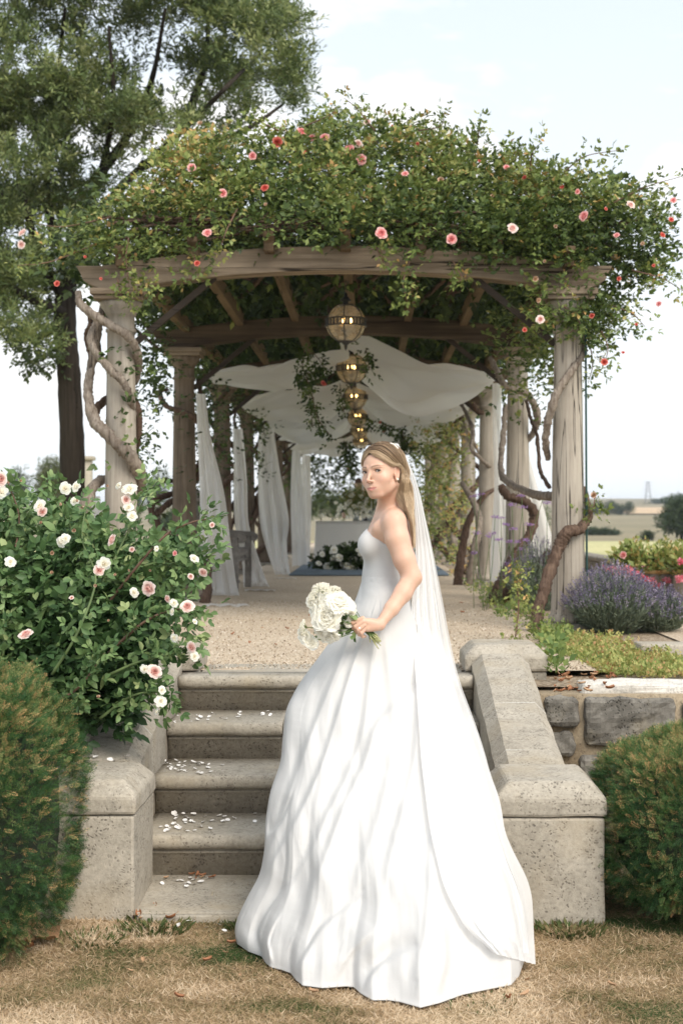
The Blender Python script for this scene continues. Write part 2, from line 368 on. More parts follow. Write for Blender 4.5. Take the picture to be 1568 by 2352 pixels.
# ------------------------------------------------------------------ stone stair with cheek walls and piers
stair = empty('stone_staircase', (-.2, 5.2, 0), 'four step limestone staircase rising from the lawn to the gravel terrace between low cheek walls', 'staircase')
Y0, GO, RI, S0 = 5.77, .39, .17, .03
XL, XR = -.93, .50
obj('base_slab', bevelled(box(XL+.0, XR-.0, 5.22, Y0+.2, -.1, S0), .008, 2, .002, 0), M_STONE, stair)
obj('base_slab', bevelled(box(XL+.078, XL+.93, 5.19, 5.22-.003, -.1, S0-.004), .006, 2), M_STONE, stair)
def step_profile(k):
    y = Y0+k*GO; zt = S0+RI*(k+1); zb = zt-RI-.02; b = .16 if k == 3 else GO+.12
    P = [(y, zb), (y, zt-.082), (y-.012, zt-.080), (y-.013, zt-.070), (y-.004, zt-.069), (y-.004, zt-.064), (y-.020, zt-.060)]
    for a in range(9):
        t = -math.pi/2+math.pi*a/8*.92; P.append((y-.020-.030*math.cos(t)**.8 if math.cos(t) > 0 else y-.02, zt-.030+.030*math.sin(t)))
    P += [(y-.008, zt), (y+b, zt), (y+b, zb)]
    return P
cuts = [[-.28], [-.02], [-.40], [.12]]
for k in range(4):
    xs = [XL]+cuts[k]+[XR]
    for a, b in zip(xs[:-1], xs[1:]):
        V, Fc = prism(step_profile(k), a+.0015, b-.0015, 'x')
        # more columns along x so the worn edge can wander
        n = len(step_profile(k)); m = 26; P = step_profile(k); V = []
        for i in range(m):
            x = a+.0015+(b-a-.003)*i/(m-1)
            for j, (y, z) in enumerate(P):
                w = .0035*mnoise.noise(Vector((x*9, y*20, k*7.1)))+.0025*mnoise.noise(Vector((x*40, z*50, k)))
                V.append((x, y+(w if 1 < j < n-3 else 0), z+(w*.8 if 5 < j < n-2 else 0)))
        Fc = [[i*n+j, i*n+(j+1) % n, (i+1)*n+(j+1) % n, (i+1)*n+j] for i in range(m-1) for j in range(n)]+[list(range(n))[::-1], [(m-1)*n+j for j in range(n)]]
        obj('step_stone', (V, Fc), M_STONE, stair)
def pier(x0, x1, y0, y1, zb, zc, zt, ch, par):
    obj('pier_block', bevelled(box(x0+.008, x1-.008, y0+.008, y1-.008, zb, zc-.003), .010, 2, .004, 3, 6, x0), M_STONE, par, smooth=False)
    h = zt-ch; V, Fc = box(x0, x1, y0, y1, zc, h)
    V = np.vstack([V, [(x0+ch, y0+ch, zt), (x1-ch, y0+ch, zt), (x1-ch, y1-ch, zt), (x0+ch, y1-ch, zt)]])
    Fc = [f for f in Fc if f != [1, 5, 7, 3]]+[[1, 5, 9, 8], [5, 7, 10, 9], [7, 3, 11, 10], [3, 1, 8, 11], [8, 9, 10, 11]]
    obj('pier_cap', bevelled((V, Fc), .012, 2, .004, 3, 6, x0+3), M_STONE, par, smooth=False)
pier(.45, .861, 5.16, 5.64, -.1, .39, .513, .055, stair)
pier(-1.267, -.856, 5.20, 5.68, -.1, .39, .513, .055, stair)
pier(.467, .885, 7.06, 7.47, .60, .715, .845, .055, stair)
pier(-1.30, -.85, 7.06, 7.47, .60, .715, .845, .055, stair)
def cheek(x0, x1, par, joints):
    zf = lambda y: .49+(y-5.6)*(.805-.49)/(7.06-5.6)
    for a, b in zip(joints[:-1], joints[1:]):
        V = []; ys = np.linspace(a+.003, b-.003, 9); c = .05
        for y in ys:
            t = zf(y); sec = [(x0, -.1), (x0, t-.30), (x0, t-c), (x0+c, t), ((x0+x1)/2, t), (x1-c, t), (x1, t-c), (x1, t-.3), (x1, -.1)]
            for x, z in sec:
                q = .004*mnoise.noise(Vector((x*15, y*9, z*9))); V.append((x+q, y, z+q*(z > 0)))
        n = 9; Fc = [[i*n+j, i*n+(j+1) % n, (i+1)*n+(j+1) % n, (i+1)*n+j] for i in range(8) for j in range(n)]+[list(range(n))[::-1], [8*n+j for j in range(n)]]
        obj('coping_stone', bevelled((np.array(V), Fc), 0), M_STONE, par, smooth=False)
M_JOINT = plain('white_lime_joint', (.62, .60, .55), .9, 0, .15, 60)
def cheek_core(x0, x1, par, joints):
    zf = lambda y: .49+(y-5.6)*(.805-.49)/(7.06-5.6); c = .05; e = .0012
    for y in joints:
        V = []
        for yy in (y-.0028, y+.0028): V += [(x, yy, z) for x, z in [(x0+e, -.05), (x0+e, zf(yy)-c-e), (x0+c, zf(yy)-e), (x1-c, zf(yy)-e), (x1-e, zf(yy)-c-e), (x1-e, -.05)]]
        obj('mortar_joint', (np.array(V), [[i, (i+1) % 6, 6+(i+1) % 6, 6+i] for i in range(6)]+[[5, 4, 3, 2, 1, 0], list(range(6, 12))]), M_JOINT, par, smooth=False)
cheek_core(.502, .785, stair, [5.80, 6.36]); cheek_core(-1.215, -.932, stair, [6.1, 6.6])
cheek(.502, .785, stair, [5.645, 5.80, 6.36, 7.055])
cheek(-1.215, -.932, stair, [5.685, 6.1, 6.6, 7.055])
obj('landing_slab', bevelled(box(-.846, -.10, 7.02, 7.50, .60, .7085), .006, 2), M_STONE, stair)
obj('landing_slab', bevelled(box(-.097, .462, 7.02, 7.50, .60, .7085), .006, 2), M_STONE, stair)

# ------------------------------------------------------------------ rubble retaining walls
def rubble(name, x0, x1, label, rows, big=()):
    w = empty(name, ((x0+x1)/2, 6.7, 0), label, 'wall')
    obj('mortar_core', bevelled(box(x0, x1, 6.63, 6.95, -.05, .655), 0, 0), M_MORTAR, w)
    for (a, b, c, d) in big:
        V, Fc = bevelled(box(a+.010, b-.010, 6.59, 6.9, c+.010, d-.010), .024, 2, .016, 3, 13, a*3); obj('stone', (V, Fc), M_RUBBLE, w, smooth=False)
    return w
bigs = [(.80, .975, .50, .655), (.80, .955, .355, .49), (.985, 1.43, .40, .655), (1.44, 1.72, .45, .64), (1.44, 1.95, .30, .44), (.96, 1.43, .21, .385), (.80, .95, .18, .345), (1.73, 2.3, .45, .65), (1.96, 2.5, .2, .44), (2.31, 2.9, .45, .65), (2.51, 3.1, .2, .44)]
x = .8
while x < 3.1:
    w_ = random.uniform(.3, .5); bigs.append((x, min(3.1, x+w_), .0, .17)); x += w_+.005
rubble('retaining_wall', .79, 3.1, 'low wall of dark grey lichened stones in tan mortar right of the stairs', 3, bigs)
bl = []
for z0, z1 in ((0, .2), (.21, .42), (.43, .66)):
    x = -3.1
    while x < -1.25: w_ = random.uniform(.25, .5); bl.append((x, min(-1.22, x+w_), z0, z1)); x += w_+.005
rubble('retaining_wall', -3.1, -1.22, 'rubble retaining wall hidden behind the rose bush left of the stairs', 3, bl)
pale = bevelled(box(1.0, 2.6, 6.67, 6.90, .64, .700), .02, 3, .02, 3, 7, 1.0)
tag(obj('coping_slab', pale, stone('bleached_stone', (.58, .55, .50), (.70, .67, .62), pit=.3), smooth=False), 'pale broken stone slab lying on the bed behind the lichened retaining wall', 'stone slab')
tag(obj('kerb_stone', bevelled(box(1.52, 2.9, 8.0, 8.22, .66, .765), .012, 2, .006, 3, 8), M_STONE), 'grey stone kerb edging the gravel path right of the lavender', 'kerb')

# garden wall along the right
gw = empty('garden_wall', (3.2, 20, .66), 'low pale garden wall with coping running away beyond the flower tubs', 'wall')
y = 11.8
while y < 30:
    w_ = random.uniform(.5, .8)
    for z0, z1 in ((.62, .76), (.765, .895)): obj('stone', bevelled(box(3.05, 3.3, y, y+w_-.01, z0, z1-.006), .012, 1, .006, 1, 8, y), M_STONE_DK, gw)
    obj('coping_stone', bevelled(box(3.02, 3.34, y, y+w_-.006, .895, .955), .012, 1, .004, 1, 8, y), M_STONE_DK, gw); y += w_

# ------------------------------------------------------------------ dry grass on the lawn
M_GRASS = leafmat('dry_grass_blades', [(0, (.05, .09, .03)), (.30, (.14, .15, .06)), (.44, (.33, .245, .14)), (.7, (.48, .355, .225)), (1, (.68, .56, .41))], .75, .25, .15)
def grass(name, n, x0, x1, y0, y1, label, h=(.010, .030), z=0.0, patch=True, parent=None):
    X = rng.uniform(x0, x1, n); Y = rng.uniform(y0, y1, n)
    g = np.array([mnoise.fractal(Vector((a*1.6, b*2.6, 5)), 1, 2, 4) for a, b in zip(X, Y)])
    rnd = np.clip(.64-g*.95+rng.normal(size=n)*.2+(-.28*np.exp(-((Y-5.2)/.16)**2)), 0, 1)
    zz = z+np.array([.012*mnoise.noise(Vector((a*2.1, b*2.1, 3))) for a, b in zip(X, Y)])
    D = rng.normal(size=(n, 3))*.85; D[:, 2] = np.abs(rng.normal(size=n))*.22+.02; flat = rng.random(n) < .15; D[~flat, 2] += .15
    Nn = unit(n); L_ = rng.uniform(h[0], h[1], n)*np.where(rnd < .35, .8, 1.15)
    M = frames(D, Nn, np.stack([np.full(n, .0018), L_, L_], 1)[:, None, :].repeat(3, 1) if False else L_)
    T = np.array([(-.05, 0, 0), (.05, 0, 0), (.035, .55, .06), (-.035, .55, .06), (0, 1, -.02)]); Fa = np.array([(0, 1, 2, 3)]); Fb = np.array([(3, 2, 4)])
    V, fa = copies(T, Fa, M, np.stack([X, Y, zz], 1)); _, fb = copies(T, Fb, M, np.zeros((n, 3)))
    return tag(obj(name, (V, (fa, fb)), M_GRASS, parent, True, {'rnd': np.repeat(rnd, 5)}), label, 'grass', kind='stuff')
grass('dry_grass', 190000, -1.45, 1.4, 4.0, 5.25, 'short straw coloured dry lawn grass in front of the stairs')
grass('dry_grass', 50000, 1.4, 2.6, 4.0, 5.25, 'short straw coloured dry lawn grass right of the stairs'); grass('dry_grass', 40000, -2.5, -1.45, 4.0, 5.25, 'short straw coloured dry lawn grass left of the stairs')
grass('lawn_grass', 30000, -2.6, 2.6, 5.1, 6.6, 'grass growing round the stair piers and under the yews', (.02, .04))

def tuft(name, c, n, h, label, r=.05, cat='weed', mat=None, grp=None, ro=(.0, .42)):
    a = rng.uniform(0, 6.28, n); q = np.sqrt(rng.random(n))*r; T = np.stack([c[0]+q*np.cos(a), c[1]+q*np.sin(a), np.full(n, c[2])], 1)
    D = np.stack([np.cos(a)*.6, np.sin(a)*.6, rng.uniform(.3, 1.2, n)], 1); L_ = rng.uniform(h*.3, h*.7, n)
    tm = np.array([(-.09, 0, 0), (.09, 0, 0), (.16, .5, .08), (-.16, .5, .08), (0, 1, -.05)])
    V, fa = copies(tm, np.array([(0, 1, 2, 3)]), frames(D, unit(n), L_), T); fb = copies(tm, np.array([(3, 2, 4)]), frames(D, unit(n), L_), T)[1]
    return tag(obj(name, (V, (fa, fb)), mat or M_GRASS, None, True, {'rnd': np.repeat(rng.uniform(*ro, n), 5)}), label, cat, grp, 'stuff')
tuft('weed', (-.78, 5.12, 0), 260, .06, 'green weed tuft growing at the left corner of the bottom slab', .13)
tuft('weed', (-.45, 5.14, 0), 90, .04, 'small weed beside the bottom slab just left of the gown', .07)
tuft('weed', (.72, 5.08, 0), 200, .06, 'green weeds along the foot of the right stair pier', .12)
tuft('weed', (-.98, 4.95, 0), 200, .05, 'clover patch on the lawn before the left stair pier', .12)
tuft('weed', (.35, 4.35, 0), 120, .03, 'low green clover patch in the straw lawn at the lower right corner', .14) 
tuft('weed', (-.33, 4.85, 0), 160, .03, 'dark green clover patch beside the left edge of the gown', .09)

# ------------------------------------------------------------------ petals, dead leaves
M_PETAL = plain('white_petal', (.82, .80, .78), .6); M_DEAD = plain('dead_leaf_brown', (.30, .13, .06), .7, 0, .4, 30); M_DEADT = plain('dead_leaf_tan', (.42, .26, .15), .7, 0, .3, 30)
def petal_mesh(name, mat, w=.7, cup=.25):
    V = []; nu, nv = 5, 5
    for i in range(nu):
        t = i/(nu-1)
        for j in range(nv):
            s = (j/(nv-1)-.5)*2; wd = w*.5*math.sin(math.pi*min(1, .12+t*.8))**.6; V.append((s*wd, (t-.5), cup*(s*s*.5+(t-.5)**2*1.2)+.03*math.sin(7*s+5*t)))
    return mesh(name, V, grid_faces(nu, nv), mat)
PM = [petal_mesh('petal', M_PETAL, .8, .12), petal_mesh('petal', M_PETAL, .65, .06), petal_mesh('petal', M_PETAL, .95, .22)]
DM = [petal_mesh('dead_leaf', M_DEAD, .5, .5), petal_mesh('dead_leaf', M_DEADT, .45, .35)]
def scatter_flat(name, meshes, n, poly, z, size, label, cat, group, cluster=None):
    P = poly_sample(poly, n)
    for x, y in P:
        g = G(x, y, z); o = bpy.data.objects.new(name, meshes[rng.integers(len(meshes))]); COL.objects.link(o)
        s = rng.uniform(*size); o.location = (g[0], g[1], g[2]+.005); o.scale = (s, s, s); o.rotation_euler = (rng.normal()*.25, rng.normal()*.25, rng.uniform(0, 6.28)); tag(o, label, cat, group)
zs = [S0, S0+RI, S0+2*RI, S0+3*RI, S0+4*RI]
scatter_flat('petal', PM, 34, [(360, 1874), (372, 1866), (510, 1872), (520, 1895), (470, 1914), (362, 1910)], zs[1]+.001, (.014, .028), 'fallen white rose petal on the lowest stone step', 'petal', 'petals scattered on the lowest step')
scatter_flat('petal', PM, 5, [(510, 1870), (600, 1868), (590, 1890), (520, 1890)], zs[1]+.001, (.014, .024), 'fallen white rose petal on the lowest stone step', 'petal', 'petals scattered on the lowest step')
scatter_flat('petal', PM, 46, [(372, 1748), (500, 1746), (515, 1762), (480, 1780), (385, 1772)], zs[2]+.001, (.014, .026), 'fallen white rose petal on the second stone step', 'petal', 'petals scattered on the second step')
scatter_flat('petal', PM, 26, [(390, 1640), (640, 1634), (630, 1645), (400, 1662)], zs[3]+.001, (.011, .022), 'fallen white rose petal on the third stone step', 'petal', 'petals scattered on the third step')
scatter_flat('petal', PM, 22, [(455, 1520), (510, 1518), (490, 1530), (430, 1545)], zs[4]+.001, (.011, .020), 'fallen white petal on the top step beside the left pier', 'petal', 'petals on the top step')
scatter_flat('petal', PM, 12, [(360, 2030), (480, 2012), (480, 2035), (370, 2045)], zs[0]+.001, (.015, .026), 'fallen white petal on the base slab of the stairs', 'petal', 'petals on the base slab')
scatter_flat('petal', PM, 12, [(205, 1710), (290, 1708), (300, 1740), (210, 1760)], .515, (.018, .034), 'fallen white petal on the flat cap of the left stair pier', 'petal', 'petals on the left pier cap')
scatter_flat('petal', PM, 9, [(330, 2100), (640, 2095), (620, 2180), (380, 2150)], .014, (.014, .024), 'white petal lying on the lawn in front of the base slab', 'petal', 'petals on the lawn')
scatter_flat('dead_leaf', DM, 8, [(360, 2018), (450, 2010), (560, 2016), (430, 2024)], zs[0]+.001, (.018, .035), 'curled brown dead leaf on the base slab against the lowest riser', 'leaf', 'dead leaves on the base slab')
scatter_flat('dead_leaf', DM, 14, [(200, 2080), (330, 2075), (420, 2110), (200, 2130)], .014, (.02, .05), 'brown dead leaf in the grass at the foot of the left pier', 'leaf', 'dead leaves by the left pier')
scatter_flat('dead_leaf', DM, 16, [(150, 2150), (1500, 2150), (1500, 2300), (150, 2320)], .014, (.018, .04), 'small curled brown leaf lying in the dry lawn', 'leaf', 'dead leaves on the lawn')
scatter_flat('dead_leaf', DM, 40, [(1270, 1545), (1420, 1550), (1400, 1590), (1270, 1600)], .70, (.02, .045), 'curled brown leaf in the dry bed behind the retaining wall', 'leaf', 'dead leaves behind the retaining wall')
scatter_flat('dead_leaf', DM, 24, [(520, 1420), (1080, 1380), (1060, 1480), (540, 1500)], .714, (.015, .035), 'tiny dead leaf on the gravel path behind the woman', 'leaf', 'dead leaves on the gravel')
for i, (x, y, s, c) in enumerate([(95, 2150, .13, 0), (40, 2165, .12, 0), (60, 2178, .07, 1)]):
    g = G(x, y, .03); me = petal_mesh('dead_leaf', [M_DEADT, M_DEAD][c] if i else M_DEADT, .55, .55)
    o = link('dead_leaf', me); o.location = g; o.scale = (s,)*3; o.rotation_euler = (.3, -.5, 1.2+i)
    tag(o, ['large tan dead leaf lying on edge at the lower left corner', 'dark brown curled leaf left of the large tan leaf', 'small rusty orange leaf below the two large dead leaves'][i], 'leaf')
# loose pebbles on the gravel
n = 9000; P = np.stack([rng.uniform(-1.6, 1.15, n), 7.25+rng.random(n)**1.5*6, np.full(n, .709)], 1)
oc = np.array([(1, 0, 0), (-1, 0, 0), (0, 1, 0), (0, -1, 0), (0, 0, .7), (0, 0, -.7)]); of = np.array([(0, 2, 4), (2, 1, 4), (1, 3, 4), (3, 0, 4)])
V, fa = copies(oc, of, frames(unit(n), unit(n), rng.uniform(.003, .008, n)), P)
M_PEB = leafmat('pebble_stone', [(0, (.24, .18, .13)), (.5, (.5, .42, .32)), (1, (.68, .62, .54))], .9, 0)
tag(obj('pebbles', (V, fa), M_PEB, None, False, {'rnd': np.repeat(rng.random(n), 6)}), 'loose golden pebbles over the gravel path', 'gravel', kind='stuff')
# ------------------------------------------------------------------ pergola
CXL, CXR, FZ = -1.75, 1.387, .706
BAYS = [10.0+3.4*k for k in range(8)]
XM = (CXL+CXR)/2
pergola = empty('pergola', (XM, 10, FZ), 'long oak pergola of round columns and arched beams over the gravel path', 'pergola')
def beam_z(x):
    t = min(1, abs(x-XM)/((CXR-CXL)/2)); bot = 3.205-.135*t**2.0 if t < 1 else 3.07
    return bot, 3.375-.12*min(1.15, abs(x-XM)/1.57)**2
def column_mesh(zb, zt):
    prof = [(.135, 0), (.137, .02), (.137, .05), (.120, .065), (.122, .09)]
    H = zt-zb-.10
    for i in range(14):
        t = i/13; prof.append((.118-.022*t**1.5, .10+(H-.34)*t))
    h = H-.24
    prof += [(.096, h+.10), (.106, h+.105), (.106, h+.125), (.096, h+.13), (.094, h+.22), (.104, h+.225), (.106, h+.235), (.120, h+.26), (.142, h+.29), (.148, h+.31), (.148, h+.325)]
    return lathe(prof, 32)
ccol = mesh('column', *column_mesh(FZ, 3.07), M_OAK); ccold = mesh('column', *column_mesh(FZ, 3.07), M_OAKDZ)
ab = join([bevelled(box(-.165, .165, -.165, .165, 0, .03), .006, 2), bevelled(box(-.185, .185, -.185, .185, .0305, .075), .008, 2)])
cap_m = mesh('abacus', *ab, M_OAKX, smooth=False)
pl_m = mesh('plinth', *bevelled(box(-.2, .2, -.2, .2, -.1, 0), .015, 2, .004, 2), M_STONE_DK)
for k, y in enumerate(BAYS):
    for x in (CXL, CXR):
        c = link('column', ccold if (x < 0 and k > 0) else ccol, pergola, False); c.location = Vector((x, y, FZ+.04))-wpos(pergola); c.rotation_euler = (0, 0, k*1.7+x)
        zc = FZ+.04+(3.07-FZ-.10-.24+.325)
        c.scale = (1, 1, (3.07-.077-FZ-.04)/(3.07-FZ-.10-.24+.325))
        a = link('abacus', cap_m, pergola, False); a.location = Vector((x, y, 2.994))-wpos(pergola)
        p = link('plinth', pl_m, pergola, False); p.location = Vector((x, y, FZ+.038))-wpos(pergola)
    # arched cross beam
    xs = list(np.linspace(CXL-.12, CXR+.12, 33)); top, bot = [], []
    for x in xs: b_, t_ = beam_z(x); bot.append((x, b_)); top.append((x, t_))
    zl = beam_z(CXL-.12)[1]
    endL = [(CXL-.30, zl-.0), (CXL-.27, zl-.05), (CXL-.25, zl-.10), (CXL-.19, zl-.135), (CXL-.15, 3.085), (CXL-.13, 3.07)]
    endR = [(2*XM-x, z) for x, z in endL]
    poly = bot+endR[::-1]+top[::-1]+endL
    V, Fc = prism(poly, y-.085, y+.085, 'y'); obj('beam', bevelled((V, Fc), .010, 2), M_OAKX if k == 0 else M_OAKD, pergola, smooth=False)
    # knee braces
    for s, cx in ((1, CXL), (-1, CXR)):
        p0 = np.array((cx+s*.09, y, 2.70)); p1 = np.array((cx+s*.66, y, 3.17)); d = p1-p0; d /= np.linalg.norm(d); nn = np.array((-d[2], 0, d[0]))*.021
        q = [p0-nn, p1-nn, p1+nn, p0+nn]; V, Fc = prism([(a[0], a[2]) for a in q], y-.02, y+.02, 'y'); obj('brace', (V, Fc), M_BRACE, pergola, smooth=False)
PX = [-1.72, -1.22, -.70, -.17, .35, .87, 1.37]
for j, x in enumerate(PX):
    zt = beam_z(x)[1]; y = 9.80
    ends = [9.80, 16.83, 23.63, 30.43, 34.6]
    for a, b in zip(ends[:-1], ends[1:]):
        V, Fc = box(x-.035, x+.035, a+.002, b-.002, zt-.045, zt+.085)
        if a < 10:   # sawn hook at the visible end
            V, Fc = prism([(9.80, zt-.045), (9.80, zt+.02), (9.74, zt+.05), (9.74, zt+.085), (b, zt+.085), (b, zt-.045)], x-.035, x+.035, 'x')
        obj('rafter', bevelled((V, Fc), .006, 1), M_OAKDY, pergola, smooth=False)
tag(obj('downlight_cable', tube([(CXR+.115, 9.93, 3.0), (CXR+.117, 9.93, 2.2), (CXR+.125, 9.93, .75)], .008, 6, 12), plain('green_cable', (.01, .05, .045), .5)), 'dark green cable pipe running down the front right column', 'cable')

# ------------------------------------------------------------------ lanterns
M_BRONZE = plain('dark_bronze', (.045, .045, .045), .55, .5, .3, 60, .2)
m, n_, b = mat_new('mottled_amber_glass'); b.inputs['Base Color'].default_value = (.60, .53, .41, 1); b.inputs['Roughness'].default_value = .12
tr = nd(n_, 'ShaderNodeBsdfTransparent'); tr.inputs[0].default_value = (.90, .86, .76, 1); mx = nd(n_, 'ShaderNodeMixShader')
f = ramp(n_, ntex(n_, coords(n_), 9, 8, .75), [(.35, (.20, .20, .20)), (.7, (.60, .60, .60))]); n_.links.new(f.outputs[0], mx.inputs[0]); n_.links.new(tr.outputs[0], mx.inputs[1]); n_.links.new(b.outputs[0], mx.inputs[2]); n_.links.new(mx.outputs[0], n_.nodes['Material Output'].inputs[0])
M_GLASS = m
m, n_, b = mat_new('warm_bulb'); b.inputs['Emission Color'].default_value = (1, .62, .22, 1); b.inputs['Emission Strength'].default_value = 11; b.inputs['Base Color'].default_value = (1, .8, .5, 1); M_BULB = m
M_CANDLE = plain('ivory_candle_sleeve', (.6, .5, .36), .6)
LX, LZ, LR = -.1905, 0, .153
def lantern(y, z, label):
    t = empty('lantern', (0, 0, 0), label, 'lantern', 'globe lanterns along the pergola')
    seg = 28
    glob = [(max(.001, LR*math.sin(a)), -LR*math.cos(a)) for a in np.linspace(.28, math.pi-.28, 20)]
    obj('glass_globe', lathe(glob, seg, caps=False), M_GLASS, t)
    cap = [(.001, .235), (.012, .23), (.014, .205), (.028, .197), (.03, .185), (.045, .18), (.04, .172), (.022, .168), (.022, .15), (.048, .145), (.055, .137), (.001, .13)]
    obj('cap', lathe(cap, 20, caps=False), M_BRONZE, t)
    obj('finial', lathe([(.001, -.132), (.056, -.135), (.058, -.145), (.03, -.155), (.024, -.165), (.012, -.172), (.014, -.185), (.008, -.2), (.001, -.215)], 20, caps=False), M_BRONZE, t)
    for zz in (-.030, .024): obj('band_ring', lathe([(LR-.001, zz), (LR+.010, zz), (LR+.011, zz+.008), (LR-.001, zz+.008), (LR-.001, zz)], 40, caps=False), M_BRONZE, t)
    parts = []
    for k in range(32):
        a = 2*math.pi*k/32; c, s = math.cos(a), math.sin(a); r = LR+.005
        V, Fc = box(-.003, .003, -.006, .006, -.024, .026); V = np.stack([c*(r+V[:, 0])-s*V[:, 1], s*(r+V[:, 0])+c*V[:, 1], V[:, 2]], 1); parts.append((V, Fc))
    tag(obj('band_bars', join(parts), M_BRONZE, t, smooth=False), kind='stuff')
    for k in range(6):
        a = 2*math.pi*k/6+.45; P = [((LR+.002)*math.sin(q)*math.cos(a), (LR+.002)*math.sin(q)*math.sin(a), -(LR+.002)*math.cos(q)) for q in np.linspace(.33, math.pi-.33, 15)]
        obj('rib', tube(P, .0045, 6), M_BRONZE, t)
    obj('candle_stand', join([lathe([(.001, -.13), (.012, -.12), (.01, -.07), (.035, -.062), (.035, -.055), (.001, -.05)], 12, caps=False)]+[tube([(0, 0, -.06), (.04*math.cos(a), .04*math.sin(a), -.058), (.042*math.cos(a), .042*math.sin(a), -.03)], .005, 6, 8) for a in (.3, 2.4, 4.5)]), M_BRONZE, t)
    for a in (.3, 2.4, 4.5):
        obj('candle', lathe([(.009, -.03), (.009, .0), (.001, .002)], 10, (.042*math.cos(a), .042*math.sin(a), 0)), M_CANDLE, t)
        obj('bulb', lathe([(.001, .0), (.009, .008), (.011, .018), (.007, .032), (.001, .042)], 10, (.042*math.cos(a), .042*math.sin(a), 0), caps=False), M_BULB, t)
    top = beam_z(LX)[1]-.05; hook = []
    zc = .235
    while zc < top-z:
        a = 0 if int(zc*1000/26) % 2 else math.pi/2
        P = [(.009*math.cos(q)*math.cos(a), .009*math.cos(q)*math.sin(a), zc+.015+.017*math.sin(q)) for q in np.linspace(0, 2*math.pi, 11)]
        hook.append(tube(P, .0028, 5, caps=False)); zc += .027
    obj('chain', join(hook), M_BRONZE, t)
    t.location = (LX, y, z); return t
LZC = 1.477+(1190-742)*11.05/F
lan = []
names = ['nearest and largest globe lantern, hanging at the front of the pergola', 'second globe lantern hanging just behind and below the nearest one', 'third globe lantern in the row, its glass lit amber', 'fourth small globe lantern partly veiled by white ceiling cloth', 'fifth tiny globe lantern just above the head of the woman', 'farthest tiny globe lantern touching the hairline of the woman']
for i in range(6):
    t = lantern(11.05+3.4*i, LZC, names[i]) if i == 0 else None
    if i == 0: lan.append(t)
    else:
        c = dup(lan[0], loc=(LX, 11.05+3.4*i, LZC), rot=(0, 0, i*.5)); tag(c, names[i]); lan.append(c)

# ------------------------------------------------------------------ ceiling drapes and hanging drapes
M_VOILE = clothmat('white_voile', (.86, .85, .83), .5, .92, 160, .1); M_SWAG = clothmat('white_ceiling_voile', (.90, .89, .86), .55, .92, 160, .1)
def ceiling(k, y, zc, ze, side, x0, x1, ylen, seed, label, sg=.27):
    nu, nv = 60, 26; V = np.zeros((nu, nv, 3))
    for i in range(nu):
        s = i/(nu-1)                       # from the ridge to the column
        for j in range(nv):
            t = j/(nv-1)
            yy = y+ylen*(t-.06)*(1-.35*s*s)
            sag = -sg*math.sin(math.pi*s**.8)*(.10+1.15*t**1.3)+.05*math.sin(s*9+seed)*t*math.sin(math.pi*s)
            z = zc+(ze-zc)*s**1.2+sag
            w = .055*math.sin(t*12+seed+5*s)*math.sin(math.pi*s)**.5+.034*math.sin(t*27+seed*2-7*s)*(.4+s)+.03*mnoise.noise(Vector((s*5, t*9, seed)))
            gat = (s**3)*.55; tt = t*(1-gat)+.3*gat
            V[i, j] = (x0+(x1-x0)*s, y+ylen*(tt-.06), z+w*(1-.2*s))
    return tag(obj('ceiling_drape', (V.reshape(-1, 3), grid_faces(nu, nv)), M_SWAG), label, 'drape', 'white cloths swagged under the pergola roof')
cl = ['nearest ceiling swag', 'second ceiling swag', 'third ceiling swag', 'fourth ceiling swag', 'farthest ceiling swag']
for k in range(5):
    y = 13.9+3.4*k
    ceiling(k, y, (3.10, 3.22, 3.05, 3.2, 3.1)[k], 2.88, 0, LX-(.02, -.05, .1, 0, 0)[k], CXL+.16, (1.15, 1.9, 1.3, 1.8, 1.4)[k], k*2.1+.7, cl[k]+' of sheer white cloth on the left half of the pergola roof', (.13, .26, .30, .2, .2)[k])
    ceiling(k, y-(.1, .0, .3, 0, 0)[k], (3.27, 3.10, 3.2, 3.1, 3.2)[k], 2.86, 1, LX+(-.12, .02, 0, .02, .02)[k], CXR-.16, (1.55, 2.2, 1.2, 1.8, 1.4)[k], k*2.1+1, cl[k]+' of sheer white cloth on the right half of the pergola roof', (.42, .20, .34, .2, .2)[k])
def hang(P, wd, label, seed, folds=9, grp='white drapes tied to the columns', amp=.35):
    """cloth panel following centre points P=(x,y,z), widths wd"""
    n = 46; A = catmull(np.hstack([np.array(P, float), np.array(wd, float)[:, None]]), n); m = 56; V = np.zeros((n, m, 3))
    for i in range(n):
        x, y, z, w = A[i]
        for j in range(m):
            s = j/(m-1)*2-1; ph = s*folds+seed+.8*math.sin(z*2+seed)
            V[i, j] = (x+s*w/2+.012*math.sin(ph*1.7), y+(w*.10+.02)*math.sin(ph)+.03*math.sin(s*3+z*3), z+(.0 if i < n-2 else .004*math.sin(ph)))
    return tag(obj('hanging_drape', (V.reshape(-1, 3), grid_faces(n, m)), M_VOILE), label, 'drape', grp)
def WP(pts, Yf): return [W(x, y, Yf if np.isscalar(Yf) else Yf[i]) for i, (x, y) in enumerate(pts)]
def foot(x, y): return G(x, y, FZ+.012)
hang(WP([(462, 905), (470, 1010), (486, 1130), (497, 1250)], [13.1, 13.0, 12.9, 12.7])+[foot(512, 1365), foot(524, 1392)], [.06, .10, .20, .26, .36, .42], 'long white drape falling from the second left column to the gravel', .5)
hang(WP([(546, 985), (552, 1100), (556, 1200), (578, 1290)], [16.6, 16.4, 16.2, 15.9])+[foot(590, 1345), foot(600, 1356)], [.1, .16, .15, .20, .30, .34], 'white drape behind the bench tied in a waist and spread at its foot', 2.1)
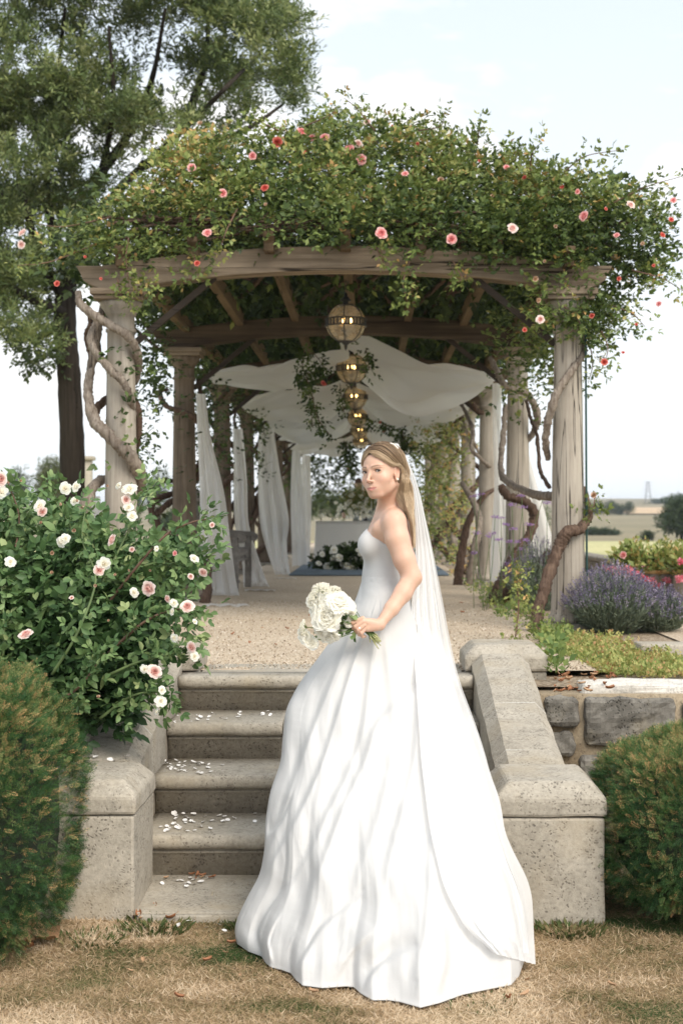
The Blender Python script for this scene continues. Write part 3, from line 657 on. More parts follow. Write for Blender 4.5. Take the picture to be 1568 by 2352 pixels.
hang(WP([(612, 985), (618, 1080), (628, 1190), (632, 1250)], [20.0, 19.9, 19.8, 19.4])+[foot(648, 1318), foot(655, 1328)], [.20, .30, .40, .30, .22, .30], 'wide white drape wrapping the fourth left column', 3.3)
hang(WP([(682, 1035), (683, 1150), (688, 1250)], [23.4, 23.4, 23.4])+[foot(690, 1300)], [.14, .2, .24, .26], 'narrow white drape at the fifth left column', 4.4, 6)
hang(WP([(704, 1045), (704, 1150), (702, 1240)], [26.8, 26.8, 26.8])+[foot(700, 1290)], [.16, .16, .15, .16], 'narrow white drape at the sixth left column', 5.4, 6)
hang(WP([(1140, 880), (1140, 1000), (1146, 1120), (1150, 1230), (1158, 1335)], [15.2, 15.2, 15.2, 15.2, 15.2]), [.1, .1, .12, .2, .3], 'white drape hanging between the second and third right columns', 6.4, 5)
hang(WP([(1200, 1020), (1214, 1120), (1228, 1220), (1236, 1300)], [14.6]*4), [.05, .2, .36, .44], 'sheer white drape spreading outside the second right column', 7.4, 7)
hang(WP([(222, 1140), (215, 1200), (212, 1260), (210, 1330)], [13.0]*4), [.04, .16, .26, .3], 'white cloth hanging outside the front left column', 8.4, 5)

# ------------------------------------------------------------------ vines round the columns
def spiral(cx, cy, z0, z1, turns, r0, ph, n=12, wob=.05, drift=(0, 0)):
    P = []
    for i in range(n):
        t = i/(n-1); a = ph+turns*2*math.pi*t; r = r0+rng.uniform(-wob, wob)*(.5+t)
        P.append((cx+r*math.cos(a)+drift[0]*t, cy+r*math.sin(a)+drift[1]*t, z0+(z1-z0)*t))
    return P
def vine(label, stems, mat=None):
    c = stems[0][0][0]; v = empty('twisting_vine', (c[0], c[1], FZ), label, 'vine', 'bare vine stems round the columns')
    for i, (P, r, mt) in enumerate(stems):
        n = max(14, len(P)*7); V, Fc = tube(P, r, 11, n*2, .12); 
        V = V+np.array([[.008*mnoise.noise(Vector(q)*14+Vector((k, 0, 0))) for k in (0, 9, 19)] for q in V])
        obj('stem', (V, Fc), mt or M_BARK, v)
    return v
# front left: measured crossings of the picture, in front (Y 9.83) and behind (Y 10.15) of the column
def cw(pts): return [W(x, y, Y) for x, y, Y in pts]
vine('thick peeling vine spiralling round the front left column', [
    (cw([(215, 1370, 10.0), (185, 1250, 9.95), (200, 1150, 9.9), (240, 1100, 10.15), (300, 1130, 10.2), (325, 1105, 10.05), (300, 1050, 9.84), (250, 1000, 9.84), (217, 965, 9.9), (203, 905, 10.0), (208, 850, 10.05), (225, 760, 10.1), (240, 690, 10.18)]), [.05, .045, .04, .032, .034, .042, .045, .043, .04, .034, .03, .028, .02], M_BARKL),
    (cw([(213, 960, 10.0), (235, 925, 10.16), (290, 900, 10.2), (316, 940, 10.1), (318, 990, 10.12), (312, 1040, 10.2)]), [.028, .026, .025, .026, .024, .02], M_BARK),
    (cw([(180, 672, 9.9), (186, 700, 9.84), (235, 735, 9.82), (285, 765, 9.82), (312, 800, 9.9), (318, 840, 10.05), (310, 880, 10.15)]), [.02, .026, .028, .03, .03, .028, .024], M_BARKL),
    (cw([(222, 740, 9.95), (210, 790, 9.9), (250, 845, 9.83), (285, 880, 9.83), (300, 920, 9.9), (308, 960, 10.1)]), [.026, .028, .028, .026, .024, .022], M_BARKL),
    (cw([(208, 745, 10.0), (200, 770, 10.05), (214, 830, 10.1), (226, 800, 10.2), (205, 720, 10.2)]), .02, M_BARK)])
vine('dark looping vine round the second left column beside the bench', [
    (cw([(470, 1395, 12.9), (476, 1340, 12.95), (470, 1290, 13.1), (440, 1260, 13.2), (380, 1225, 13.3), (350, 1180, 13.3), (355, 1150, 13.35), (395, 1135, 13.6), (430, 1130, 13.7), (465, 1070, 13.6), (478, 1030, 13.5), (470, 985, 13.3), (430, 950, 13.2), (385, 935, 13.2), (367, 900, 13.3), (385, 895, 13.4)]), [.05, .045, .04, .032, .03, .03, .03, .03, .032, .034, .034, .03, .028, .026, .022, .015], None),
    (cw([(345, 1200, 13.3), (375, 1165, 13.4), (415, 1140, 13.55)]), .03, None),
    (cw([(360, 1110, 13.3), (380, 1105, 13.4), (420, 1100, 13.6), (460, 1060, 13.6), (468, 960, 13.6), (455, 870, 13.5)]), [.018, .022, .022, .026, .024, .02], None)])
for k in range(2, 6):
    y = BAYS[k]; vine(['', '', 'dark vine on the third left column, crossing behind the bench', 'dark vine twisting on the fourth left column', 'dark vine twisting on the fifth left column', 'dark vine twisting on the sixth left column'][k],
        [(spiral(CXL, y, FZ, 3.1, 1.6+.3*k, .17, k*2.2, 13, .05, (.05, 0)), np.linspace(.045, .022, 13), None), (spiral(CXL, y, FZ, 3.0, -1.4, .20, k*1.2+2, 12, .06), np.linspace(.035, .018, 12), None)]
        + ([(cw([(520, 1095, 16.9), (545, 1105, 16.7), (556, 1135, 16.7), (540, 1165, 16.8), (545, 1210, 16.9)]), .026, None)] if k == 2 else []))
# right side
vine('gnarled red brown vine rising in front of the front right column', [
    (cw([(1222, 1465, 9.6), (1232, 1420, 9.65), (1250, 1350, 9.72), (1278, 1270, 9.80), (1300, 1225, 9.82), (1330, 1215, 9.86), (1352, 1185, 9.95), (1347, 1150, 10.05), (1340, 1120, 10.2)]), [.045, .04, .042, .042, .045, .034, .028, .022, .015], M_BARK),
    (cw([(1258, 1055, 10.1), (1252, 1005, 9.95), (1262, 950, 9.85), (1285, 890, 9.83), (1320, 840, 9.9), (1338, 805, 10.0), (1335, 770, 10.15)]), [.02, .026, .028, .028, .026, .026, .02], M_BARKL),
    (cw([(1262, 1140, 10.1), (1225, 1135, 10.6), (1170, 1110, 11.6), (1150, 1080, 12.6), (1155, 1000, 13.0), (1160, 930, 13.1)]), [.03, .03, .028, .026, .025, .025], M_BARKL),
    (cw([(1262, 1120, 10.1), (1240, 1080, 10.5), (1232, 1000, 11.0), (1218, 960, 11.6), (1208, 920, 12.4)]), .014, M_BARK)])
vine('looping vine round the second right column above the verbena', [
    (cw([(1130, 1385, 13.0), (1150, 1340, 12.95), (1185, 1270, 12.9), (1215, 1230, 12.95), (1225, 1180, 13.0), (1200, 1150, 12.9), (1165, 1140, 12.85), (1150, 1115, 12.9)]), [.065, .055, .045, .042, .045, .042, .04, .03], M_BARK),
    (cw([(1205, 1020, 13.4), (1228, 985, 13.3), (1232, 950, 13.2), (1210, 905, 13.1), (1160, 885, 13.05), (1140, 850, 13.2), (1125, 820, 13.3)]), [.02, .032, .034, .032, .03, .028, .02], M_BARKL),
    (cw([(1135, 1390, 12.9), (1180, 1345, 12.6), (1225, 1310, 12.3), (1262, 1265, 12.2)]), [.06, .05, .04, .025], M_BARK)])
vine('pale vines crossing the third right column', [
    (cw([(1075, 1345, 16.2), (1090, 1260, 16.2), (1100, 1200, 16.3), (1085, 1150, 16.5), (1060, 1110, 16.9)]), [.05, .045, .04, .035, .03], M_BARKL),
    (cw([(1142, 1085, 16.9), (1110, 1060, 16.6), (1082, 1030, 16.6), (1085, 990, 16.8), (1060, 930, 17.2), (1040, 915, 17.3)]), .024, M_BARKL),
    (cw([(1140, 985, 17.0), (1135, 960, 16.9), (1100, 945, 16.7), (1085, 925, 16.7)]), .025, M_BARK),
    (cw([(1050, 1350, 16.4), (1058, 1280, 16.5), (1075, 1200, 16.6), (1110, 1140, 16.6), (1145, 1120, 16.8)]), [.06, .05, .04, .03, .02], M_BARK)])
for k in range(3, 7):
    y = BAYS[k]; vine(['', '', '', 'dark vine on the fourth right column', 'dark vine on the fifth right column', 'dark vine on the sixth right column', 'dark vine on the seventh right column'][k],
        [(spiral(CXR-.12, y-.25, FZ, 2.9, 1.3+.2*k, .2, k*1.7, 13, .07, (.1, .2)), np.linspace(.06, .02, 13), None), (spiral(CXR, y, FZ, 3.0, -1.2, .2, k+2, 12, .06), np.linspace(.04, .018, 12), M_BARKL)])

# ------------------------------------------------------------------ bench, altar table, board
bn = empty('garden_bench', (-1.7, 15.2, FZ), 'weathered teak garden bench with scrolled arms between the left columns', 'bench')
by0, by1 = 14.35, 15.95
for y in (by0, by1-.06):
    obj('leg', bevelled(box(-1.40, -1.33, y, y+.06, FZ, 1.33), .008, 1), M_BENCH, bn, smooth=False)
    obj('leg', bevelled(box(-1.93, -1.86, y, y+.06, FZ, 1.75), .008, 1), M_BENCH, bn, smooth=False)
    arm = [(-1.92, 1.34), (-1.55, 1.345), (-1.40, 1.33), (-1.31, 1.325), (-1.265, 1.30), (-1.255, 1.26), (-1.28, 1.225), (-1.32, 1.225), (-1.335, 1.25), (-1.32, 1.27), (-1.34, 1.285), (-1.55, 1.29), (-1.92, 1.29)]
    obj('armrest', prism(arm, y-.01, y+.07, 'y'), M_BENCH, bn, smooth=False)
    obj('side_rail', bevelled(box(-1.87, -1.40, y+.01, y+.05, 1.06, 1.13), .006, 1), M_BENCH, bn, smooth=False)
for i in range(6): obj('seat_slat', bevelled(box(-1.84+i*.083, -1.768+i*.083, by0+.06, by1-.06, 1.131, 1.155), .005, 1), M_BENCH, bn, smooth=False)
for i in range(15): obj('back_slat', box(-1.905, -1.885, by0+.12+i*.095, by0+.165+i*.095, 1.2, 1.66), M_BENCH, bn, smooth=False)
top = [(by0, 1.66)]+[(by0+(by1-by0)*t, 1.70+.10*math.sin(math.pi*t)) for t in np.linspace(0, 1, 13)]+[(by1, 1.66)]
obj('top_rail', prism(top, -1.93, -1.86, 'x'), M_BENCH, bn, smooth=False)
obj('front_rail', bevelled(box(-1.385, -1.355, by0+.06, by1-.06, 1.02, 1.13), .006, 1), M_BENCH, bn, smooth=False)

M_LINEN = clothmat('grey_white_linen', (.76, .74, .70), .15, 1, 90, .2)
ty, tz = 24.3, FZ+.72
alt = empty('signing_table', (-.1, ty, FZ), 'table under a grey white cloth at the far end of the pergola', 'table')
V = []; per = []
x0, x1, y0, y1 = -.93, .95, ty, ty+.75
for t in np.linspace(0, 1, 161)[:-1]:
    q = t*4; s = q % 1; e = int(q); per.append([(x0+(x1-x0)*s, y0), (x1, y0+(y1-y0)*s), (x1-(x1-x0)*s, y1), (x0, y1-(y1-y0)*s)][e])
for i, z in enumerate(np.linspace(tz, FZ+.01, 12)):
    for k, (a, b) in enumerate(per):
        f_ = i/11; w_ = .025*math.sin(k*.9)*f_+.02*f_; cx, cy = (x0+x1)/2, (y0+y1)/2; d = math.hypot(a-cx, b-cy); V.append((a+(a-cx)/d*w_, b+(b-cy)/d*w_, z))
n = len(per); Fc = [[i*n+k, i*n+(k+1) % n, (i+1)*n+(k+1) % n, (i+1)*n+k] for i in range(11) for k in range(n)]+[list(range(n))]
obj('tablecloth', (V, Fc), M_LINEN, alt)
for sx in (x0+.08, x1-.08):
    for sy in (y0+.08, y1-.08): obj('leg', box(sx-.02, sx+.02, sy-.02, sy+.02, FZ, tz-.02), M_BENCH, alt)
tag(obj('ground_cloth', bevelled(box(-1.08, 1.05, 18.9, 24.2, FZ+.004, FZ+.03), .01, 1), plain('slate_blue_felt', (.11, .145, .18), .9, 0, .2, 5)), 'slate blue low board laid on the gravel before the table', 'board')
# ------------------------------------------------------------------ foliage
M_ROSELEAF = leafmat('rose_leaves', [(0, (.022, .038, .012)), (.35, (.075, .115, .033)), (.68, (.20, .25, .07)), (.9, (.33, .33, .11)), (1, (.48, .30, .12))], .45, .12, .22)
M_BUSHLEAF = leafmat('garden_rose_leaves', [(0, (.026, .062, .022)), (.45, (.080, .150, .055)), (.8, (.19, .28, .11)), (1, (.32, .38, .17))], .45, .14, .25)
M_OAKLEAF = leafmat('holm_oak_leaves', [(0, (.035, .052, .020)), (.45, (.10, .14, .048)), (.8, (.23, .26, .10)), (1, (.38, .39, .19))], .48, .15, .25)
M_YEW = leafmat('yew_needles', [(0, (.014, .034, .012)), (.45, (.030, .082, .026)), (.74, (.085, .165, .048)), (.88, (.24, .26, .10)), (1, (.58, .34, .16))], .5, .12, .2)
M_FAR = leafmat('distant_leaves', [(0, (.03, .05, .025)), (.6, (.07, .095, .045)), (1, (.13, .14, .06))], .7, .2, .2)
M_COVER = leafmat('ground_cover_leaves', [(0, (.09, .15, .04)), (.5, (.25, .30, .09)), (.8, (.42, .40, .15)), (1, (.48, .28, .14))], .6, .25, .3)
M_STEM = plain('green_stem', (.10, .15, .05), .6, 0, .3, 30); M_TWIG = plain('red_brown_twig', (.16, .09, .06), .7, 0, .3, 30)
LEAF_V = np.array([(0, 0, 0), (-.27, .36, .07), (0, .42, -.01), (.27, .36, .07), (-.22, .72, .03), (0, 1, -.12), (.22, .72, .03)]); LEAF_Q = np.array([(0, 2, 4, 1), (0, 3, 6, 2)]); LEAF_T = np.array([(2, 5, 4), (2, 6, 5)])
RH_V = np.array([(0, 0, 0), (.27, .5, .07), (0, 1, -.05), (-.27, .5, .07)]); RH_Q = np.array([(0, 1, 2, 3)])
def sprig(kind, n_pairs, size, spread=.9, leafv=RH_V, narrow=1.0):
    """list of (T, D, N, s) for a twig along +y of length 1"""
    out = []
    for i in range(n_pairs):
        y = .25+.62*i/max(1, n_pairs-1) if n_pairs > 1 else .5
        for s in (-1, 1): out.append(((0, y, 0), (s*spread, .55+.2*rng.random(), .15*rng.normal()), (0.1*rng.normal(), .1, 1), size*(.8+.35*rng.random())))
    out.append(((0, .9, 0), (0, 1, 0), (0, 0, 1), size*1.1)); return out
def foliage_arrays(P, D, N, L_, sp, lv, faces, tint, spreadtint=.10, jitter=.35):
    """sprigs at P with direction D, normal N, length L_; each carries the leaves sp"""
    n = len(P); Mx = frames(D, N, L_); Vs, Fs, rn = [], [[] for _ in faces], []; off = 0
    for (t, d, nn, s) in sp:
        T = P+np.einsum('nij,j->ni', Mx, np.array(t, float))
        dd = np.einsum('nij,j->ni', Mx, np.array(d, float)/np.linalg.norm(d)); dd /= np.linalg.norm(dd, axis=1)[:, None]; dd = dd+unit(n)*jitter
        nw = np.einsum('nij,j->ni', Mx, np.array(nn, float)); nw /= np.linalg.norm(nw, axis=1)[:, None]; nw = nw+unit(n)*jitter*1.2
        M = frames(dd, nw, L_*s*rng.uniform(.75, 1.15, n))
        for k, fc in enumerate(faces):
            V, fa = copies(lv, fc, M, T); Fs[k].append(fa+off)
        Vs.append(V); off += len(V); rn.append(np.repeat(np.clip(tint+rng.normal(size=n)*spreadtint, 0, 1), len(lv)))
    return np.concatenate(Vs), tuple(np.concatenate(f) for f in Fs), np.concatenate(rn)
def up_mix(n, up=.5, out=None, k=.8):
    d = unit(n)*.7; d[:, 2] += up
    if out is not None: d += out*k
    return d
def crown(name, P, out, size, sp, mat, parent=None, tint=None, up=.3, leaf='rh', label=None, cat=None, jitter=.35):
    n = len(P); D = up_mix(n, up, out); N = unit(n)*.5; N[:, 2] += .8
    N += .4*np.array((0, -1, 0))
    lv, fc = (RH_V, (RH_Q,)) if leaf == 'rh' else (LEAF_V, (LEAF_Q, LEAF_T)) if leaf == 'full' else (RH_V*np.array((.6, 1, 1)), (RH_Q,))
    V, Fs, rn = foliage_arrays(P, D, N, size if not np.isscalar(size) else np.full(n, size)*rng.uniform(.7, 1.25, n), sp, lv, fc, tint if tint is not None else rng.normal(.5, .16, n), jitter=jitter)
    return tag(obj(name, (V, Fs), mat, parent, True, {'rnd': rn}), label, cat, kind='stuff')
def clump_noise(P, s=2.0, seed=0): return np.array([mnoise.noise(Vector(p)*s+Vector((seed, 0, 0))) for p in P])

# rose blossom template: rings of cupped petals
def blossom_mesh(name, mat, rings, seed, openness=1.0, ppr=6):
    q = np.random.default_rng(seed); Vs, Fs, rn, off = [], [], [], 0; nu, nv = 5, 5
    for r in range(rings):
        f = r/(rings-1) if rings > 1 else 1; cnt = ppr+(r > rings//2)*2
        for p in range(cnt):
            a0 = 2*math.pi*(p+.5*(r % 2))/cnt+q.normal()*.12; L_ = (.28+.30*f)*q.uniform(.9, 1.1); wid = (.34+.34*f); tilt = (.05+.98*f**1.3*openness)+q.normal()*.1; V = []
            for i in range(nu):
                t = i/(nu-1)
                for j in range(nv):
                    s = (j/(nv-1)-.5)*2; lat = s*wid*.5*math.sin(math.pi*(.13+.77*t))**.55
                    cup = -.16*s*s*(1-.3*f)
                    tt = tilt*(.35+.65*t); rad = .04+.10*f+t*L_*math.sin(tt)+cup*math.cos(tt); zz = t*L_*math.cos(tt)*(1-.35*t*f)-cup*math.sin(tt)*.6-.06*f+.02*q.normal()*t+.02*math.sin(5*s+p)*t
                    V.append((rad*math.cos(a0)-lat*math.sin(a0), rad*math.sin(a0)+lat*math.cos(a0), zz))
            Vs.append(np.array(V)); Fs.append(grid_faces(nu, nv)+off); off += nu*nv; rn.append(np.tile(np.clip(np.repeat(np.linspace(0, .25, nu), nv)+f*.75, 0, 1), 1))
    V = np.concatenate(Vs)-np.array((0, 0, .15)); return mesh(name, V, np.concatenate(Fs), mat, True, {'rnd': np.concatenate(rn)})
M_PINK = leafmat('pink_rose_petals', [(0, (.80, .30, .31)), (.5, (.84, .40, .40)), (1, (.90, .58, .56))], .6, .3, .2)
M_CORAL = leafmat('coral_rose_petals', [(0, (.60, .08, .08)), (.6, (.72, .17, .14)), (1, (.80, .30, .24))], .6, .3, .2)
M_BLUSH = leafmat('blush_rose_petals', [(0, (.80, .36, .33)), (.45, (.84, .58, .53)), (1, (.88, .78, .74))], .6, .35, .2)
M_WHITE = leafmat('cream_petals', [(0, (.84, .78, .66)), (.5, (.88, .86, .79)), (1, (.90, .89, .85))], .6, .5, .2)
M_FADED = leafmat('faded_rose_petals', [(0, (.40, .22, .10)), (.5, (.55, .36, .22)), (1, (.68, .50, .38))], .8, .2, .1)
BL = {'pink': [blossom_mesh('blossom', M_PINK, 7, s, .85) for s in (1, 2)], 'coral': [blossom_mesh('blossom', M_CORAL, 6, s, .6) for s in (3, 4)], 'blush': [blossom_mesh('blossom', M_BLUSH, 8, s, .9, 7) for s in (5, 6)],
      'white': [blossom_mesh('blossom', M_WHITE, 4, s, 1.15, 5) for s in (7, 8, 9)], 'faded': [blossom_mesh('blossom', M_FADED, 4, s, .35, 5) for s in (10, 11)]}
def blossom(p, kind, d, parent, face=None, sc=(1, 1, 1)):
    o = link('blossom', BL[kind][rng.integers(len(BL[kind]))], parent, False); o.location = Vector(p)-wpos(parent)
    f = Vector(face if face is not None else (rng.normal()*.5, -1, rng.normal()*.35+.35)).normalized()
    o.rotation_mode = 'QUATERNION'; o.rotation_quaternion = f.to_track_quat('Z', 'Y') @ Matrix.Rotation(rng.uniform(0, 6.28), 4, 'Z').to_quaternion(); o.scale = tuple(d*s for s in sc); return o

# ---------------- rose thatch on the pergola roof
canopy = empty('climbing_rose', (XM, 10, 3.2), 'huge climbing rose with pink blooms thatching the top of the pergola', 'climbing rose')
outline = [(40, 520), (150, 500), (195, 470), (262, 432), (300, 395), (335, 345), (400, 300), (460, 290), (520, 283), (590, 300), (680, 285), (720, 262), (800, 262), (850, 250), (900, 268), (968, 262), (1000, 300), (1075, 300), (1110, 335), (1190, 352), (1240, 372), (1320, 385), (1385, 395), (1462, 400), (1500, 430), (1560, 470), (1565, 560), (1560, 620), (1490, 665), (1452, 700), (1420, 770), (1375, 800), (1345, 740), (1300, 765), (1275, 720), (1230, 760), (1195, 690), (1210, 650), (1130, 600), (1060, 625), (1000, 598), (930, 620), (900, 585), (820, 560), (700, 560), (640, 548), (560, 588), (470, 600), (455, 628), (400, 612), (330, 600), (300, 575), (240, 600), (200, 585), (100, 590), (40, 590)]
n = 24000
outline = [((x-830)*.965+830+(14 if x < 400 else 0), y+(26 if y < 470 else 12 if y < 520 else 0)) for x, y in outline]
q = poly_sample(outline, n)
cxn, cyn = 820, 500
depth = np.abs(rng.normal(size=n))**1.3*.42
hgt = np.clip((520-q[:, 1])/260, 0, 1); Yl = 9.62+depth+hgt**1.5*1.5*(np.abs(q[:, 0]-850) < 620)+.15*np.abs(q[:, 0]-850)/700
edge_r = np.clip((q[:, 0]-1290)/260, 0, 1); Yl += edge_r*.3
P = np.array([W(a, b, c) for (a, b), c in zip(q, Yl)]); P += rng.normal(size=P.shape)*.04
cn = clump_noise(P, 3.2, 4)+.6*clump_noise(P, 7, 9); keep = rng.random(n) < np.clip(.72+cn*1.5, .12, 1); keep &= ~((np.abs(q[:, 0]-640) < 380) & (q[:, 1] > 505) & (rng.random(n) < .45)); bt = 575+42*((q[:, 0]-790)/560)**2; keep &= ~((q[:, 1] > bt-12) & (q[:, 0] > 200) & (q[:, 0] < 1230) & (rng.random(n) < .80)); keep &= ~((q[:, 1] > 600) & (q[:, 1] < 715) & (q[:, 0] > 1180) & (q[:, 0] < 1400) & (rng.random(n) < .82)); keep &= ~((q[:, 0] < 205) & (rng.random(n) < .86)); keep &= ~((q[:, 0] < 270) & (rng.random(n) < .3)); keep &= ~((q[:, 0] > 1430) & (rng.random(n) < .45))
P = P[keep]; q = q[keep]; cn = cn[keep]
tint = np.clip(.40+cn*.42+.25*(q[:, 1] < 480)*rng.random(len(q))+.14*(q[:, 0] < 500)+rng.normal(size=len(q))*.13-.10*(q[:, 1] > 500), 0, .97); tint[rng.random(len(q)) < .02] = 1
sp5 = sprig('rose', 2, .42)
crown('foliage', P, np.array((0, -.55, .1)), .105, sp5, M_ROSELEAF, canopy, tint, .2)
# roof layer behind, seen from below
n = 22000; X = rng.uniform(-2.3, 2.0, n); Y = 10.3+rng.random(n)**1.25*26
Z = np.array([beam_z(x)[1] for x in X])+.13+rng.random(n)**1.4*.6; P = np.stack([X, Y, Z], 1)
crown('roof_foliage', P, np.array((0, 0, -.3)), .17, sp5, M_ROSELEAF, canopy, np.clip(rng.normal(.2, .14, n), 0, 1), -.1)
# dark leaf mass added inside the thatch to keep light from coming through
n = 15000; X = rng.uniform(-1.9, 1.6, n); Y = 11.6+rng.random(n)*24; Z = np.array([beam_z(x)[1] for x in X])+.25+rng.random(n)*.25
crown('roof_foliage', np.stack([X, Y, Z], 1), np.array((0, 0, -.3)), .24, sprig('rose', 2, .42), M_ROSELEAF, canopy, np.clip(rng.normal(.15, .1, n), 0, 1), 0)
tag(obj('old_stems', join([tube([(x0_, 9.9+rng.random()*2, 3.42), (x0_+rng.normal()*.5, 13+rng.random()*3, 3.5), (x0_+rng.normal()*.6, 18+rng.random()*4, 3.45), (x0_+rng.normal()*.5, 24, 3.5)], .02, 5, 24) for x0_ in rng.uniform(-1.7, 1.4, 16)]+
    [tube([(x0_, 9.9, 3.38+rng.random()*.2), (x0_+.7, 9.9+rng.random()*.2, 3.5+rng.random()*.15), (x0_+1.4, 10+rng.random()*.2, 3.4+rng.random()*.3)], .011, 5, 18) for x0_ in rng.uniform(-2.0, .6, 22)]), M_BARK, canopy), kind='stuff')
# arching shoots that break the outline, with their own leaves
shoots = [((1215, 400, 9.9), (1222, 350, 9.8), (1240, 330, 9.7)), ((1290, 400, 9.9), (1340, 360, 9.8), (1420, 345, 9.7)), ((1400, 470, 9.9), (1480, 430, 9.8), (1565, 405, 9.6)), ((1180, 370, 9.9), (1190, 350, 9.8), (1185, 345, 9.8)), ((860, 300, 10.3), (820, 250, 10.2), (790, 225, 10.1)),
    ((960, 300, 10.3), (1010, 290, 10.2), (1020, 260, 10.1)), ((1450, 620, 9.9), (1520, 640, 9.8), (1568, 668, 9.7)), ((1400, 700, 9.9), (1450, 720, 9.8), (1480, 750, 9.7)), ((250, 500, 9.9), (150, 520, 9.8), (90, 515, 9.7)), ((220, 560, 9.9), (120, 600, 9.8), (40, 610, 9.7)),
    ((1250, 660, 9.85), (1235, 700, 9.8), (1245, 745, 9.8)), ((1290, 700, 9.85), (1330, 740, 9.8), (1300, 770, 9.8)), ((1380, 760, 9.9), (1395, 800, 9.85), (1385, 840, 9.8)), ((940, 600, 9.75), (925, 650, 9.7), (935, 690, 9.7)), ((1040, 600, 9.75), (1060, 640, 9.7), (1035, 650, 9.7)), ((440, 580, 9.75), (455, 620, 9.7), (420, 650, 9.7)), ((270, 640, 9.75), (280, 680, 9.7), (300, 700, 9.7)), ((545, 480, 9.7), (520, 530, 9.6), (505, 575, 9.6)), ((640, 300, 10.3), (600, 280, 10.3), (585, 270, 10.3)), ((1095, 330, 10.2), (1100, 300, 10.1), (1108, 292, 10.1)), ((700, 290, 10.4), (760, 262, 10.3), (770, 245, 10.3)), ((310, 640, 9.72), (350, 660, 9.66), (330, 650, 9.66)), ((1345, 760, 10.0), (1360, 830, 10.0), (1350, 880, 10.0)), ((860, 560, 9.7), (880, 600, 9.66), (870, 560, 9.6)), ((296, 545, 9.7), (290, 590, 9.66), (297, 660, 9.66))]
tv, SP, SD = [], [], []
for s in shoots:
    A = catmull([W(*p) for p in s], 12); tv.append(tube(A, np.linspace(.006, .002, 12), 5))
    for i in range(12):
        for _ in range(2): SP.append(A[i]+rng.normal(size=3)*.02); SD.append((A[min(11, i+1)]-A[max(0, i-1)]))
tag(obj('shoots', join(tv), M_TWIG, canopy), kind='stuff')
SP = np.array(SP); SD = np.array(SD); SD /= np.linalg.norm(SD, axis=1)[:, None]; SD = SD*.4+unit(len(SP))*.8
V, Fs, rn = foliage_arrays(SP, SD, unit(len(SP))+np.array((0, -.3, .9)), np.full(len(SP), .095), sp5, RH_V, (RH_Q,), np.clip(rng.normal(.6, .15, len(SP)), 0, .95))
tag(obj('shoot_leaves', (V, Fs), M_ROSELEAF, canopy, True, {'rnd': rn}), kind='stuff')
roses = [(692, 303, 'pink', 24), (637, 327, 'coral', 26), (716, 316, 'pink', 14), (745, 316, 'pink', 22), (580, 358, 'pink', 17), (440, 385, 'pink', 18), (512, 444, 'pink', 19), (476, 535, 'pink', 20), (453, 605, 'coral', 16), (801, 340, 'pink', 22), (822, 330, 'blush', 18), (829, 366, 'pink', 22), (843, 280, 'blush', 15), (930, 399, 'pink', 15), (875, 536, 'pink', 26), (1036, 549, 'pink', 22), (1012, 414, 'faded', 20), (1162, 384, 'pink', 13), (1176, 524, 'blush', 22), (1340, 496, 'pink', 22), (1204, 408, 'coral', 13), (1240, 734, 'blush', 18), (1204, 758, 'coral', 12), (1387, 832, 'coral', 18), (1512, 698, 'pink', 12), (1358, 725, 'coral', 13), (1540, 505, 'coral', 14), (1520, 540, 'coral', 16), (1545, 460, 'pink', 14), (1447, 470, 'blush', 18), (1415, 540, 'pink', 13), (608, 432, 'coral', 20), (460, 283, 'faded', 16), (1290, 430, 'coral', 12), (1325, 440, 'pink', 12), (52, 534, 'blush', 18), (50, 562, 'blush', 16), (132, 652, 'coral', 16), (232, 640, 'coral', 8), (1228, 640, 'faded', 18), (1235, 690, 'faded', 16), (196, 590, 'coral', 8), (1420, 640, 'coral', 12), (958, 330, 'coral', 9), (1100, 370, 'coral', 8), (900, 290, 'coral', 8), (350, 440, 'faded', 12), (700, 350, 'coral', 9), (1130, 450, 'faded', 12), (1475, 560, 'faded', 14), (1275, 520, 'faded', 12), (1390, 480, 'coral', 9), (1500, 610, 'coral', 9), (610, 470, 'faded', 12), (1250, 600, 'faded', 10), (1460, 745, 'coral', 8), (1430, 810, 'coral', 9)]
for x, y, k, d in roses:
    hh = min(1, max(0, (520-y)/260)); Y = (9.55+hh**1.5*1.35) if 330 < x < 1300 else 9.6
    blossom(W(x, y, Y), k, d*Y/F*1.0, canopy)

# ivy garlands hanging under the roof
def garland(pts, label, n=60, size=.075, grp='leafy strands hanging under the roof', fl=()):
    A = catmull([W(*p) for p in pts], n); g = empty('hanging_vine', tuple(A[0]), label, 'vine', grp)
    obj('stem', tube(A, .004, 4), M_TWIG, g); PP = A+rng.normal(size=A.shape)*.03; D = unit(n); D[:, 2] -= .8
    V, Fs, rn = foliage_arrays(PP, D, unit(n)+np.array((0, -1., 0)), np.full(n, size), [((0, .2, 0), (-.6, .8, 0), (0, 0, 1), .7), ((0, .4, 0), (.7, .7, 0), (0, 0, 1), .7), ((0, .8, 0), (0, 1, 0), (0, 0, 1), .7)], RH_V, (RH_Q,), np.clip(rng.normal(.25, .12, n), 0, 1))
    tag(obj('leaves', (V, Fs), M_ROSELEAF, g, True, {'rnd': rn}), kind='stuff')
    for x, y, Y, d in fl: blossom(W(x, y, Y), 'coral', d*Y/F, g)
garland([(700, 800, 13.6), (695, 840, 13.6), (715, 900, 13.6), (730, 960, 13.6), (762, 1005, 13.6)], 'leafy strand hanging left of the second lantern with one coral bloom', 90, fl=[(742, 881, 13.6, 16)])
garland([(720, 810, 13.7), (745, 850, 13.7), (700, 860, 13.7), (690, 880, 13.7)], 'bushy strand above the coral bloom left of the lanterns', 80)
